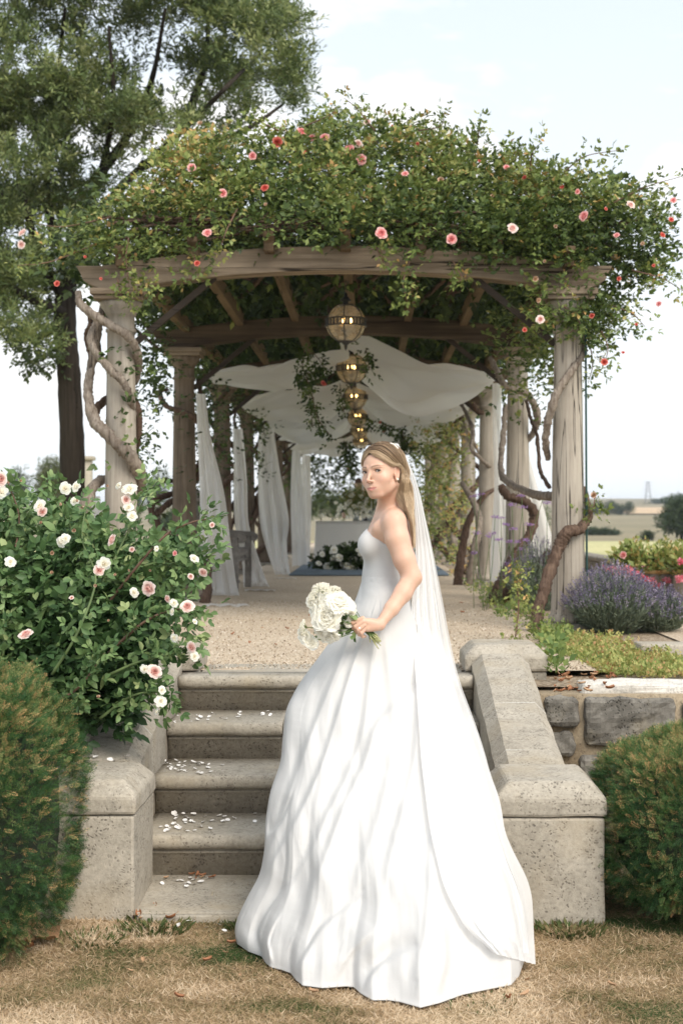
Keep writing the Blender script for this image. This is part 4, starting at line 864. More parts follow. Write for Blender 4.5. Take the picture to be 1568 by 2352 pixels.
garland([(705, 870, 13.9), (712, 920, 13.9), (718, 980, 13.9)], 'thin strand hanging leftmost of the lantern garlands', 50, .06)
garland([(780, 880, 14), (785, 920, 14), (790, 950, 14)], 'short strand beside the third lantern', 40, .06)
garland([(838, 965, 20), (880, 975, 20), (920, 995, 20), (940, 1020, 20), (975, 1035, 20)], 'trailing strand with coral blooms right of the small lanterns', 90, .10, fl=[(873, 970, 20, 9), (893, 968, 20, 9), (882, 990, 20, 9)])
garland([(925, 985, 20), (925, 1020, 20), (915, 1045, 20)], 'drooping strand above the veil', 40, .10)
garland([(840, 800, 13.5), (845, 830, 13.5), (848, 850, 13.5)], 'short strand right of the first lantern', 30, .07)
garland([(930, 610, 10.6), (935, 650, 10.6), (930, 690, 10.6)], 'leafy strand hanging from the roof right of the first lantern', 50, .08)
garland([(790, 1010, 22), (800, 1040, 22), (810, 1075, 22)], 'dense strand among the farthest lanterns', 60, .12, fl=[(800, 1075, 22, 9)])

# fuller rambling growth along both column rows
def ramble(name, c, s, n, label, tint, grp=None, size=.12):
    P = np.array(c)+rng.normal(size=(n, 3))*np.array(s); cn = clump_noise(P, 4, 2); P = P[rng.random(n) < np.clip(.65+cn*1.6, .1, 1)]
    t = empty(name, tuple(c), label, 'climbing plant', grp); crown('foliage', P, np.array((0, -.2, 0)), size, sp5, M_ROSELEAF, t, np.clip(rng.normal(tint, .15, len(P)), 0, 1), .1); return t
ramble('rambling_rose', W(345, 850, 10.6), (.10, .5, .45), 420, 'dark foliage hanging behind the capital of the front left column', .15)
ramble('rambling_rose', W(478, 960, 14.9), (.10, .6, .45), 700, 'dark leafy growth between the second and third left columns', .15)
ramble('rambling_rose', W(560, 1000, 18.2), (.16, .6, .45), 500, 'leafy growth with red flowers at the top of the fourth left column', .25)
ramble('rambling_rose', W(1010, 1010, 19.6), (.22, .8, .40), 800, 'yellow green climber between the fourth and fifth right columns', .75)
ramble('rambling_rose', W(985, 1160, 22), (.2, .8, .5), 900, 'green climber low among the far right columns', .6)
ramble('rambling_rose', W(1235, 780, 11.3), (.18, .5, .28), 700, 'green rose growth behind the front right capital', .5)
ramble('rambling_rose', W(1050, 1180, 18.5), (.12, .5, .45), 380, 'reddish green sprays between the third and fourth right columns', .85)
ramble('rambling_rose', W(740, 1080, 30), (.6, .8, .35), 900, 'dark foliage under the far end of the pergola roof', .25, size=.2)
for x, y, Y in ((545, 985, 17.5), (555, 990, 17.5), (535, 990, 17.5), (585, 1000, 20), (600, 1003, 20), (640, 1010, 22)): 
    pass

# ---------------- big oak on the left
tree = empty('oak_tree', (-4.0, 18.5, 0.6), 'tall evergreen oak with a dark trunk and grey green crown left of the pergola', 'tree')
TY = 18.5
def tw(x, y, dy=0): return W(x, y, TY+dy)
obj('trunk', tube([tw(172, 1300), tw(170, 1180), tw(165, 1000), tw(158, 850), tw(150, 740), tw(155, 640), tw(175, 540)], [.20, .17, .155, .15, .14, .13, .11], 14, 40, .03), M_TRUNK, tree)
limbs = [[(155, 700), (100, 600), (60, 480), (30, 330), (10, 150)], [(160, 640), (190, 520), (230, 400), (260, 250), (250, 60)], [(175, 560), (270, 440), (330, 380), (420, 300), (520, 200), (600, 120)], [(170, 600), (120, 520), (110, 350), (130, 200), (150, 20)], [(230, 400), (300, 300), (350, 180), (380, 20)], [(330, 380), (440, 340), (560, 300), (650, 240)], [(155, 720), (60, 680), (0, 640), (-80, 600)], [(60, 480), (-40, 400), (-120, 300)], [(420, 300), (470, 150), (480, 20)], [(150, 740), (100, 770), (40, 780)]]
for i, l in enumerate(limbs):
    P = [tw(x, y, rng.normal()*.4*k) for k, (x, y) in enumerate(l)]; obj('branch', tube(P, np.linspace(.07, .018, len(P)), 7, len(P)*8, .05), M_TRUNK, tree)
crownpoly = [(-200, -250), (620, -250), (600, 20), (690, 20), (722, 80), (700, 160), (722, 210), (690, 265), (620, 250), (560, 285), (520, 330), (430, 340), (380, 380), (300, 430), (230, 480), (200, 560), (200, 640), (190, 740), (150, 830), (100, 800), (60, 790), (30, 850), (-60, 830), (-200, 700)]
centers = poly_sample(crownpoly, 300)
n = 38000; ci = rng.integers(0, len(centers), n); cr_ = rng.uniform(.18, .48, len(centers)); cd = rng.uniform(-1.9, 1.9, len(centers))
u = unit(n); rr = cr_[ci]*rng.random(n)**.4
P = np.array([W(centers[i][0], centers[i][1], TY+cd[i]) for i in range(len(centers))])[ci]+u*rr[:, None]*np.array((1, 1, .8))
px = VX+P[:, 0]*F/P[:, 1]; py = VY-(P[:, 2]-CZ)*F/P[:, 1]; jj = rng.normal(size=(n, 2))*14
inside = inpoly(px+jj[:, 0], py+jj[:, 1], crownpoly); holes = [(190, 330, 34), (265, 215, 22), (330, 210, 26), (340, 395, 30), (205, 400, 24), (300, 130, 26), (400, 180, 22), (475, 185, 20), (505, 260, 26), (560, 130, 22), (385, 250, 26), (60, 330, 28), (90, 240, 22), (100, 520, 30), (30, 560, 30), (230, 470, 24), (150, 150, 22), (590, 210, 18), (150, 700, 20), (70, 700, 22), (140, 40, 20), (440, 60, 18), (10, 830, 40), (255, 330, 18), (360, 320, 24), (430, 245, 22)]
for hx, hy, hr in holes: inside &= ~(((px-hx)/1.0)**2+((py-hy)/1.15)**2 < (hr*rng.uniform(.6, 1.35, n))**2)
P = P[inside]; u = u[inside]; n = len(P)
spo = [((0, .2, 0), (-.7, .7, 0), (0, 0, 1), .55), ((0, .35, 0), (.7, .7, .1), (0, 0, 1), .55), ((0, .55, 0), (-.6, .8, .2), (0, 0, 1), .5), ((0, .7, 0), (.6, .8, 0), (0, 0, 1), .5), ((0, .9, 0), (0, 1, 0), (0, 0, 1), .5)]
crown('crown', P, u*.5, .16, spo, M_OAKLEAF, tree, np.clip(.5+.35*clump_noise(P, 1.2, 3)+.35*clump_noise(P, 4, 5)+rng.normal(size=n)*.12, 0, 1), .55, 'narrow')
red = poly_sample([(0, 750), (140, 740), (150, 840), (60, 850)], 260); PR = np.array([W(x, y, 17.6+rng.random()) for x, y in red])
crown('crown', PR, np.array((0, 0, -.3)), .15, spo, M_OAKLEAF, tree, rng.uniform(.0, .5, 260), 0)

# ---------------- distant trees
def far_tree(x0, x1, yb, yt, Y, n, label, tint=.5, grp=None, trunk=True, name='tree', size=None):
    cx = (x0+x1)/2; b = W(cx, yb, Y); r = (x1-x0)/2*Y/F; h = (yb-yt)*Y/F
    t = empty(name, tuple(b), label, 'tree' if name == 'tree' else 'bush', grp)
    if trunk: obj('trunk', tube([b-np.array((0, 0, .3)), b+np.array((0, 0, h*.55))], [r*.07, r*.04], 6, 5), M_TRUNK, t)
    nb = 26; c = unit(nb)*(.25+.45*rng.random((nb, 1))); c = c*np.array((r, r, h*.42))+b+np.array((0, 0, h*(.58 if trunk else .42))); ci = rng.integers(0, nb, n); u = unit(n)
    P = c[ci]+u*(rng.random(n)**.35)[:, None]*np.array((r*.42, r*.42, h*.24)); P = P[P[:, 2] > b[2]+(h*.12 if trunk else 0)]
    s = size or max(.15, r*.14); crown('crown', P, u[:len(P)]*.4, s, spo, M_FAR, t, np.clip(tint+.25*clump_noise(P, 2/r, 1)+rng.normal(size=len(P))*.15, 0, 1), .2); return t
far_tree(60, 175, 1205, 1045, 60, 3000, 'yellow green round tree on the far left behind the oak trunk', .85)
far_tree(10, 75, 1205, 1062, 75, 1300, 'grey green tree at the left edge of the view', .55)
far_tree(-60, 20, 1205, 1080, 72, 900, 'dark tree cut by the left edge of the view', .4)
far_tree(325, 410, 1215, 1072, 80, 1500, 'pale tree between the front left column and the second column', .5)
far_tree(290, 345, 1215, 1105, 85, 900, 'small tree just right of the front left column', .4)
far_tree(455, 500, 1215, 1090, 80, 800, 'tree seen between the second column and the white drape', .4)
far_tree(330, 480, 1222, 1170, 90, 900, 'low dark hedge behind the bench', .25, None, False, 'bush')
far_tree(1488, 1640, 1246, 1150, 105, 5000, 'large dark green tree at the right edge above the field', .3)
far_tree(1464, 1506, 1246, 1214, 108, 900, 'small round bush standing in the field left of the dark tree', .45, None, False, 'bush')
for i, (a, b_) in enumerate([(1335, 1380), (1362, 1410), (1385, 1426), (1300, 1350)]):
    far_tree(a, b_, 1236, 1203+4*i*(i < 3), 140, 1400, 'blue green thicket at the foot of the hill, '+('nearest the column', 'in the middle', 'at its right end', 'behind the column')[i], .2, 'thicket at the foot of the hill', False, 'bush')
for i, (a, b_, t_, c) in enumerate([(1320, 1372, 1148, .9), (1350, 1395, 1146, .5), (1380, 1425, 1143, .7), (1400, 1440, 1150, .5), (1425, 1462, 1146, .3), (1290, 1340, 1150, .4)]):
    far_tree(a, b_, 1185, t_, 325, 1500, 'hazy hilltop tree right of the front right column, '+('second in the row', 'third in the row', 'fourth and tallest in the row', 'fifth in the row', 'last in the row', 'half hidden by the column')[i], .5, 'trees of the hilltop wood', False, 'tree')
for i, (a, b_, t_) in enumerate([(1488, 1530, 1142), (1512, 1560, 1136), (1540, 1600, 1128), (1470, 1500, 1158)]):
    far_tree(a, b_, 1160, t_, 630, 1200, 'hazy clump of trees on the skyline at the right edge, '+('second from the left', 'third from the left', 'rightmost', 'smallest and leftmost')[i], .4, 'trees of the skyline wood', False, 'tree')
for i in range(9):
    far_tree(700+i*26-40, 750+i*26-40, 1205, 1120+rng.integers(-25, 20), 70+i, 800, 'pale green tree beyond the far end of the pergola, '+('leftmost of the row', 'second from the left', 'third from the left', 'fourth from the left', 'in the middle of the row', 'sixth from the left', 'third from the right', 'second from the right', 'rightmost of the row')[i], .6, 'trees beyond the far end of the pergola')
for i in range(7):
    far_tree(930+i*48, 990+i*48, 1215, 1150+rng.integers(-15, 12), 110, 500, 'tree beyond the right row of columns, '+('leftmost', 'second from the left', 'third from the left', 'middle one', 'third from the right', 'second from the right', 'rightmost')[i], .5, 'trees beyond the right columns', False)

# pylon on the skyline, stone pillar and wall at the far left
py_ = empty('pylon', tuple(W(1487, 1165, 700)), 'faint lattice pylon on the skyline at the right', 'pylon'); pb = W(1487, 1166, 700)
parts = []
for sx in (-1, 1):
    for sy in (-1, 1): parts.append(tube([pb+np.array((sx*1.8, sy*1.8, 0)), pb+np.array((sx*.4, sy*.4, 13))], .12, 4))
for z in range(1, 13, 2): parts.append(tube([pb+np.array((-1.7+z*.1, -1, z)), pb+np.array((1.6-z*.1, -1, z+1.5))], .08, 4)); parts.append(tube([pb+np.array((1.7-z*.1, -1, z)), pb+np.array((-1.6+z*.1, -1, z+1.5))], .08, 4))
for z in (9, 11, 12.6): parts.append(tube([pb+np.array((-2.2, 0, z)), pb+np.array((2.2, 0, z))], .09, 4))
tag(obj('lattice', join(parts), plain('galvanised_steel', (.35, .36, .38), .6, .5), py_), kind='stuff')
b0 = W(200, 1200, 40); sp_ = empty('stone_pillar', (b0[0], 40, .66), 'pale stone pillar with a ball finial beyond the oak trunk', 'pillar')
obj('shaft', bevelled(box(b0[0]-.13, b0[0]+.13, 39.9, 40.2, .66, 3.1), .02, 1), M_STONE, sp_); obj('base', bevelled(box(b0[0]-.22, b0[0]+.22, 39.8, 40.3, .6, 1.35), .02, 1), M_STONE, sp_)
obj('cap', bevelled(box(b0[0]-.2, b0[0]+.2, 39.82, 40.28, 3.1, 3.22), .02, 1), M_STONE, sp_)
b0 = W(6, 1200, 38); s2 = empty('gate_pier', (b0[0], 38, .66), 'stone gate pier at the left edge of the view', 'pier')
obj('shaft', bevelled(box(b0[0]-.5, b0[0]+.12, 38, 38.6, .6, 1.55), .02, 1), M_STONE, s2); obj('cap', bevelled(box(b0[0]-.56, b0[0]+.18, 37.94, 38.66, 1.55, 1.7), .03, 1), M_STONE, s2)

# ---------------- clipped yews
def yew(cx, cy, rx, ry, rz, cz, n, label, brown):
    t = empty('yew_bush', (cx, cy, 0), label, 'bush')
    a = 0; u = unit(n); u[:, 2] = np.where(u[:, 2] < -.55, -u[:, 2], u[:, 2]); u = u[(u[:, 1] < .85)]; n = len(u)
    lump = 1+.075*clump_noise(u*2.2, 1.6, cx)+.02*clump_noise(u*2, 5, 3)+rng.normal(size=n)*.014-.07*rng.random(n)**3+.03*clump_noise(u*2, 11, 7)
    sq = np.sign(u)*np.abs(u)**.74
    P = sq*lump[:, None]*np.array((rx, ry, rz))+np.array((cx, cy, cz)); P = P[P[:, 2] > -.0]; n = len(P); u = (P-np.array((cx, cy, cz)))/np.array((rx, ry, rz)); u /= np.linalg.norm(u, axis=1)[:, None]
    V, Fc = lathe([(.01, -1)]+[(math.cos(x), math.sin(x)) for x in np.linspace(-1.4, 1.5, 16)], 32); V = np.sign(V)*np.abs(V)**.74*np.array((rx*.87, ry*.87, rz*.87))+np.array((cx, cy, cz)); V[:, 2] = np.maximum(V[:, 2], -.02); obj('inner_shade_body', (V, Fc), plain('yew_shade', (.012, .018, .008), .9), t)  # near-black solid body, painted as the shade between the needles
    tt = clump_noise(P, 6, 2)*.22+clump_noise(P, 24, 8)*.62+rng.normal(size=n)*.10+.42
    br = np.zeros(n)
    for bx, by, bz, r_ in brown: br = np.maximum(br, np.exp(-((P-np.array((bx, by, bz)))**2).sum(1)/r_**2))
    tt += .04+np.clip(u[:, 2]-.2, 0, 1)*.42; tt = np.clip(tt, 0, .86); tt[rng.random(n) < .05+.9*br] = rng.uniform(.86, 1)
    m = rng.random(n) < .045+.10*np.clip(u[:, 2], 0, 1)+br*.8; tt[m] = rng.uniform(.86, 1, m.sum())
    sp = []
    for i in range(7):
        y = .12+.8*i/6
        for s in (-1, 1): sp.append(((0, y, 0), (s*.85, .65, .05), (0, 0, 1), .30*(1-.35*abs(i-2.5)/3.5)))
    sp.append(((0, .9, 0), (0, 1, 0), (0, 0, 1), .25))
    D = u*.75+unit(n)*.75; D[:, 2] += .25; NV = RH_V*np.array((.34, 1, 1))
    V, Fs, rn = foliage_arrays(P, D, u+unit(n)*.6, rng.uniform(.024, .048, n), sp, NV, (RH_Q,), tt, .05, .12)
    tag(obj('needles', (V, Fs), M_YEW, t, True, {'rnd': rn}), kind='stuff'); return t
yew(-1.52, 4.95, .48, .50, .54, .42, 44000, 'clipped yew mound with orange scorched patches left of the stairs', [(*W(30, 1575, 4.6), .06), (*W(20, 1640, 4.5), .05), (*W(95, 1960, 4.5), .05), (*W(60, 1850, 4.45), .025), (*W(80, 1930, 4.45), .03), (*W(120, 1780, 4.5), .025)])
yew(1.42, 5.38, .56, .50, .345, .31, 38000, 'clipped yew mound with tan tips right of the stairs', [(*W(1530, 1850, 4.9), .03), (*W(1450, 1830, 4.9), .03)])

# ---------------- garden rose bush, left foreground
bush = empty('rose_bush', (-1.3, 6.2, .3), 'leafy garden rose bush with pale pink and white roses beside the left cheek wall', 'rose bush')
bp = [(-80, 1130), (60, 1190), (110, 1170), (150, 1200), (250, 1200), (270, 1250), (330, 1275), (385, 1270), (410, 1290), (405, 1330), (385, 1370), (375, 1440), (350, 1500), (310, 1560), (285, 1620), (270, 1665), (220, 1655), (180, 1660), (110, 1600), (60, 1540), (-80, 1500)]
n = 6900; q = poly_sample(bp, n); dep = rng.random(n)**1.5
mid = np.interp(q[:, 1], [1130, 1300, 1500, 1700], [6.35, 5.95, 5.75, 5.72]); Yl = mid+dep*.75+.25*np.clip((q[:, 0]-300)/150, 0, 1)
P = np.array([W(a, b_, c) for (a, b_), c in zip(q, Yl)]); cn = clump_noise(P, 7, 3)
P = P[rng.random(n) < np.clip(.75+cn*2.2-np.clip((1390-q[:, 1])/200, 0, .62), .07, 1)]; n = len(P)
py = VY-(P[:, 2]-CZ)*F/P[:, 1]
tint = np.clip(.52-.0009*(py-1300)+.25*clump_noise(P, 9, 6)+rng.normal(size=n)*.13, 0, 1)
P = P[(P[:, 1] > 5.0)]
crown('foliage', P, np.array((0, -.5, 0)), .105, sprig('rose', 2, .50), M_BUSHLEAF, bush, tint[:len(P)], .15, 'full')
canes = []; CP, CD = [], []
cl_ = [[(60, 1560, 5.9), (110, 1400, 6.0), (170, 1250, 6.1), (128, 1150, 6.1), (120, 1110, 6.1)], [(150, 1500, 5.9), (230, 1350, 5.9), (290, 1230, 6.0), (330, 1150, 6.0), (345, 1115, 6.0)], [(200, 1450, 5.9), (300, 1320, 5.8), (380, 1230, 5.8), (440, 1200, 5.8), (480, 1192, 5.8)], [(250, 1500, 5.7), (330, 1430, 5.6), (400, 1400, 5.6), (455, 1405, 5.6)], [(250, 1550, 5.6), (320, 1520, 5.6), (400, 1500, 5.6), (440, 1475, 5.6)], [(230, 1650, 5.6), (300, 1600, 5.6), (360, 1590, 5.6), (385, 1605, 5.6)], [(40, 1500, 5.8), (20, 1350, 6.0), (45, 1200, 6.1), (20, 1110, 6.1)], [(120, 1550, 5.6), (180, 1450, 5.6), (220, 1330, 5.7), (190, 1240, 5.8), (200, 1150, 5.9)], [(300, 1400, 5.9), (380, 1330, 5.9), (440, 1285, 5.9), (470, 1270, 5.9)], [(0, 1600, 5.7), (10, 1450, 5.7), (0, 1300, 5.8)], [(110, 1620, 5.55), (180, 1580, 5.55), (240, 1500, 5.55)], [(330, 1300, 5.8), (385, 1290, 5.8), (445, 1315, 5.8)]]
for l in cl_:
    A = catmull([W(*p) for p in l], 26); obj('cane', tube(A, np.linspace(.007, .0022, 26), 6), M_STEM if rng.random() < .6 else M_TWIG, bush)
    for i in range(4, 26):
        for _ in range(2): CP.append(A[i]+rng.normal(size=3)*.015); CD.append(unit(1)[0]*.9+(A[i]-A[i-1])/np.linalg.norm(A[i]-A[i-1])*.5)
CP = np.array(CP); CD = np.array(CD)
V, Fs, rn = foliage_arrays(CP, CD, unit(len(CP))+np.array((0, -.5, .8)), rng.uniform(.06, .10, len(CP)), sprig('rose', 2, .45), LEAF_V, (LEAF_Q, LEAF_T), np.clip(rng.normal(.62, .14, len(CP)), 0, 1))
tag(obj('cane_leaves', (V, Fs), M_BUSHLEAF, bush, True, {'rnd': rn}), kind='stuff')
rb = [(342, 1352, 'blush', 32, 5.5), (308, 1361, 'white', 22, 5.55), (60, 1457, 'blush', 32, 5.5), (430, 1393, 'blush', 30, 5.55), (258, 1240, 'blush', 26, 5.8), (355, 1543, 'blush', 32, 5.5), (332, 1537, 'white', 18, 5.5), (240, 1295, 'white', 28, 5.7), (228, 1310, 'blush', 24, 5.7), (92, 1162, 'white', 28, 6.0), (97, 1175, 'blush', 22, 6.0), (150, 1122, 'white', 26, 6.1), (175, 1117, 'white', 26, 6.1), (172, 1150, 'white', 20, 6.1), (272, 1115, 'white', 18, 6.0), (298, 1122, 'white', 32, 6.0), (290, 1148, 'blush', 20, 6.0), (296, 1165, 'white', 22, 6.0), (303, 1185, 'white', 24, 6.0), (3, 1100, 'blush', 30, 6.0), (4, 1130, 'white', 28, 6.0), (440, 1487, 'blush', 24, 5.55), (447, 1508, 'white', 20, 5.55), (400, 1465, 'white', 18, 5.6), (370, 1610, 'white', 24, 5.5), (372, 1585, 'white', 18, 5.5), (360, 1635, 'white', 14, 5.5), (446, 1282, 'white', 22, 5.8), (467, 1315, 'blush', 20, 5.8), (438, 1324, 'blush', 14, 5.8), (402, 1271, 'pink', 13, 5.8), (487, 1206, 'blush', 12, 5.8), (150, 1238, 'white', 24, 5.9), (140, 1245, 'white', 26, 5.9), (400, 1385, 'white', 20, 5.6), (385, 1375, 'blush', 16, 5.6), (395, 1405, 'white', 16, 5.6), (448, 1428, 'white', 12, 5.6), (165, 1373, 'blush', 11, 5.6), (303, 1262, 'blush', 12, 5.7), (25, 1290, 'white', 22, 5.8), (120, 1270, 'faded', 14, 5.8), (178, 1150, 'faded', 12, 6.0), (140, 1158, 'faded', 12, 6.0), (95, 1200, 'faded', 12, 6.0), (190, 1165, 'faded', 14, 6.0), (220, 1345, 'faded', 12, 5.7), (120, 1315, 'faded', 14, 5.8), (18, 1108, 'faded', 10, 6.1), (48, 1104, 'faded', 10, 6.1), (247, 1116, 'faded', 9, 6.0), (265, 1320, 'faded', 12, 5.7), (345, 1310, 'faded', 9, 5.7), (297, 1310, 'faded', 9, 5.7), (170, 1218, 'faded', 15, 5.9), (250, 1425, 'faded', 10, 5.6), (226, 1600, 'faded', 12, 5.5), (360, 1260, 'white', 12, 5.8)]
for x, y, k, d, Y in rb: blossom(W(x, y, Y-.12), k, d*Y/F*.92, bush, (rng.normal()*.5-.1, -1, .25+rng.normal()*.4), (1, rng.uniform(.75, 1), 1))

# ---------------- right hand bed: ground cover, lavender, verbena
def cover(name, poly, n, z, label, tint, size=.045, mat=None, hh=.06):
    q = poly_sample(poly, n); P = np.array([G(a, b_, z) for a, b_ in q]); P[:, 2] += np.abs(rng.normal(size=n))*hh*np.clip(.6+clump_noise(P, 4, 3), .1, 2)
    D = unit(n); D[:, 2] = np.abs(D[:, 2])+.5
    lt = np.clip(tint+.3*clump_noise(P, 3, 7)+rng.normal(size=n)*.15, 0, 1)
    V, Fs, rn = foliage_arrays(P, D, unit(n)+np.array((0, -.3, 1)), rng.uniform(.6, 1.3, n)*size, sprig('x', 1, .62), RH_V*np.array((1.3, 1, 1)), (RH_Q,), lt)
    return tag(obj(name, (V, Fs), mat or M_COVER, None, True, {'rnd': rn}), label, 'plants', kind='stuff')
cover('ground_cover', [(1225, 1468), (1330, 1462), (1400, 1480), (1568, 1525), (1620, 1560), (1500, 1562), (1380, 1552), (1262, 1500)], 4200, .685, 'yellowing ground cover leaves filling the bed right of the stairs', .68, .030, None, .03)
cover('ground_cover', [(1215, 1462), (1262, 1464), (1320, 1462), (1290, 1490), (1250, 1490)], 260, .70, 'greener leaves at the foot of the front right column', .3, .045, None, .06)
cover('ground_cover', [(1265, 1500), (1290, 1490), (1280, 1560), (1265, 1570)], 60, .70, 'green weed behind the upper right pier', .15, .07)
cover('ground_cover', [(1060, 1350), (1110, 1345), (1200, 1420), (1150, 1430)], 170, .70, 'green weeds along the right edge of the gravel', .35, .05)
cover('ground_cover', [(1100, 1300), (1150, 1300), (1250, 1430), (1200, 1440)], 260, .70, 'green weeds between the right columns', .45, .055, None, .14)
def lavender(cx, cy, rx, ry, h, n, label, z=.68):
    t = empty('lavender_bush', (cx, cy, z), label, 'lavender'); a = rng.uniform(0, 6.28, n); r = np.sqrt(rng.random(n)); B = np.stack([cx+r*np.cos(a)*rx*.35, cy+r*np.sin(a)*ry*.35, np.full(n, z)], 1)
    tip = np.stack([cx+r*np.cos(a)*rx, cy+r*np.sin(a)*ry, z+h*(1-.5*r**2)*rng.uniform(.82, 1.1, n)], 1); d = tip-B; L_ = np.linalg.norm(d, axis=1)
    st = np.array([(-.0035, 0, 0), (.0035, 0, 0), (.0025, 1, 0), (-.0025, 1, 0)]); V, fa = copies(st, RH_Q, frames(d, unit(n), L_), B)
    V2, f2 = copies(RH_V*np.array((.45, 1, 1)), RH_Q, frames(d[np.repeat(np.arange(n), 7)]*.8/L_[np.repeat(np.arange(n), 7)][:, None]+unit(n*7)*.55, unit(n*7), rng.uniform(.035, .06, n*7)), (B+d*1.0)[np.repeat(np.arange(n), 7)]-d[np.repeat(np.arange(n), 7)]*rng.uniform(.18, .85, n*7)[:, None])
    tag(obj('leaves', (np.vstack([V, V2]), np.vstack([fa, f2+len(V)])), leafmat('lavender_foliage', [(0, (.09, .12, .08)), (1, (.28, .33, .24))], .7, .2, .2), t, True, {'rnd': np.concatenate([np.full(len(V), .4), np.repeat(rng.random(n*7), 4)])}), kind='stuff')
    k = 10; ii = np.repeat(np.arange(n), k); dn = d/L_[:, None]; off = np.tile(np.linspace(-.045, .012, k), n); PP = tip[ii]+dn[ii]*off[:, None]
    V3, f3 = copies(RH_V*np.array((1.5, 1, 1)), RH_Q, frames(dn[ii]*.5+unit(n*k)*.9, unit(n*k), rng.uniform(.008, .014, n*k)), PP)
    tag(obj('flower_spikes', (V3, f3), leafmat('lavender_flowers', [(0, (.12, .105, .16)), (.5, (.21, .18, .28)), (1, (.36, .32, .37))], .8, .2, .1), t, True, {'rnd': np.repeat(np.repeat(rng.random(n), k), 4)}), kind='stuff'); return t
lavender(1.66, 9.75, .36, .45, .47, 800, 'full lavender bush in flower right of the front right column')
lavender(1.98, 9.85, .30, .36, .33, 420, 'lower lavender clump in flower right of the full lavender bush')
lavender(1.45, 12.2, .35, .5, .60, 380, 'smaller lavender clump seen behind the front right column')
vb = empty('verbena', (1.15, 12.2, .69), 'tall thin verbena stems with small purple flower heads between the right columns', 'verbena')
M_VERB = leafmat('verbena_flowers', [(0, (.30, .16, .42)), (1, (.52, .36, .62))], .7, .2, .1)
for x, y in [(1197, 1139), (1175, 1160), (1136, 1188), (1150, 1190), (1200, 1165), (1160, 1205), (1178, 1215), (1215, 1205), (1095, 1225), (1122, 1232), (1130, 1225), (1170, 1245), (1195, 1262), (1255, 1155), (1248, 1140), (1145, 1240), (1090, 1270), (1205, 1240), (1188, 1245), (1104, 1135), (1088, 1140), (1220, 1280), (1165, 1295)]:
    h_ = W(x, y, 11.9+rng.random()*.4); b_ = np.array((h_[0]+rng.normal()*.12, h_[1]+rng.normal()*.1, .69)); obj('stem', tube([b_, (b_+h_)/2+rng.normal(size=3)*.03, h_], .0028, 4, 8), M_STEM, vb)
    k = 46; PP = h_+unit(k)*rng.random((k, 1))**.5*np.array((.042, .04, .016)); V, fa = copies(RH_V*np.array((1.6, 1, 1)), RH_Q, frames(unit(k)+np.array((0, 0, .6)), unit(k), np.full(k, .012)), PP); obj('flower_head', (V, fa), M_VERB, vb, True, {'rnd': np.repeat(rng.random(k), 4)})
# slender sapling by the vine
A = catmull([W(1182, 1470, 8.9), W(1190, 1400, 8.9), W(1188, 1340, 8.9), W(1192, 1300, 8.9)], 20); sp0 = empty('sapling', tuple(A[0]), 'slender red stemmed rose shoot with pale leaves behind the right pier', 'shoot')
obj('stem', tube(A, .005, 5), M_TWIG, sp0); k = 60; V, Fs, rn = foliage_arrays(A[rng.integers(0, 20, k)], unit(k), unit(k)+np.array((0, 0, 1)), np.full(k, .09), sprig('x', 2, .35), RH_V, (RH_Q,), rng.normal(.75, .1, k)); obj('leaves', (V, Fs), M_ROSELEAF, sp0, True, {'rnd': np.clip(rn, 0, 1)})
A = catmull([W(1352, 1190, 9.9), W(1362, 1165, 9.85), W(1365, 1140, 9.85)], 10); s3 = empty('rose_shoot', tuple(A[0]), 'small rose shoot with a faded pink bloom on the vine beside the front right column', 'rose shoot')
obj('stem', tube(A, .004, 5), M_TWIG, s3); k = 26; V, Fs, rn = foliage_arrays(A[rng.integers(0, 10, k)]+rng.normal(size=(k, 3))*.03, unit(k), unit(k), np.full(k, .09), sp5, RH_V, (RH_Q,), rng.normal(.55, .1, k)); obj('leaves', (V, Fs), M_ROSELEAF, s3, True, {'rnd': np.clip(rn, 0, 1)}); blossom(W(1362, 1138, 9.8), 'faded', .06, s3)

# ---------------- flower tubs
M_TUB = stone('lichened_tub', (.24, .22, .19), (.36, .33, .29)); M_YLW = plain('ochre_rim', (.45, .32, .14), .8, 0, .2, 20)
M_GER = leafmat('geranium_petals', [(0, (.55, .04, .07)), (.5, (.72, .16, .25)), (1, (.82, .42, .48))], .6, .25, .2)
def tub(x, yb, w, Y, label, h, pts):
    b_ = W(x, yb, Y); b_[2] = .70; r = w/2*Y/F; t = empty('flower_tub', tuple(b_), label, 'planter')
    obj('tub', lathe([(.001, 0), (r*.62, 0), (r*.66, .01), (r*.92, h*.45), (r, h*.8), (r*.98, h), (r*.86, h), (r*.8, h*.85), (.001, h*.85)], 24, tuple(b_), caps=False), M_TUB, t); obj('rim', lathe([(r*.84, h), (r*1.03, h), (r*1.04, h+.03), (r*.84, h+.032), (r*.84, h)], 24, tuple(b_), caps=False), M_YLW, t)
    n = 380; P = b_+np.array((0, 0, h+.02))+unit(n)*np.array((r*1.1, r*1.0, .13))*rng.random((n, 1))**.4; P = P[P[:, 2] > b_[2]+h*.8]; crown('foliage', P, np.array((0, -.2, .2)), .10, sprig('g', 1, .6), M_ROSELEAF, t, np.clip(rng.normal(.72, .12, len(P)), 0, 1), .5)
    for fx, fy, d, c in pts:
        p = W(fx, fy, Y-r*1.35); k = 60; PP = p+unit(k)*np.array((d, d, d*.8))*Y/F*.5; V, fa = copies(RH_V*np.array((1.7, 1, 1)), RH_Q, frames(unit(k)+np.array((0, -.5, .5)), unit(k), np.full(k, .028)), PP); obj('flower_cluster', (V, fa), M_GER, t, True, {'rnd': np.repeat(np.clip(rng.normal(c, .15, k), 0, 1), 4)})
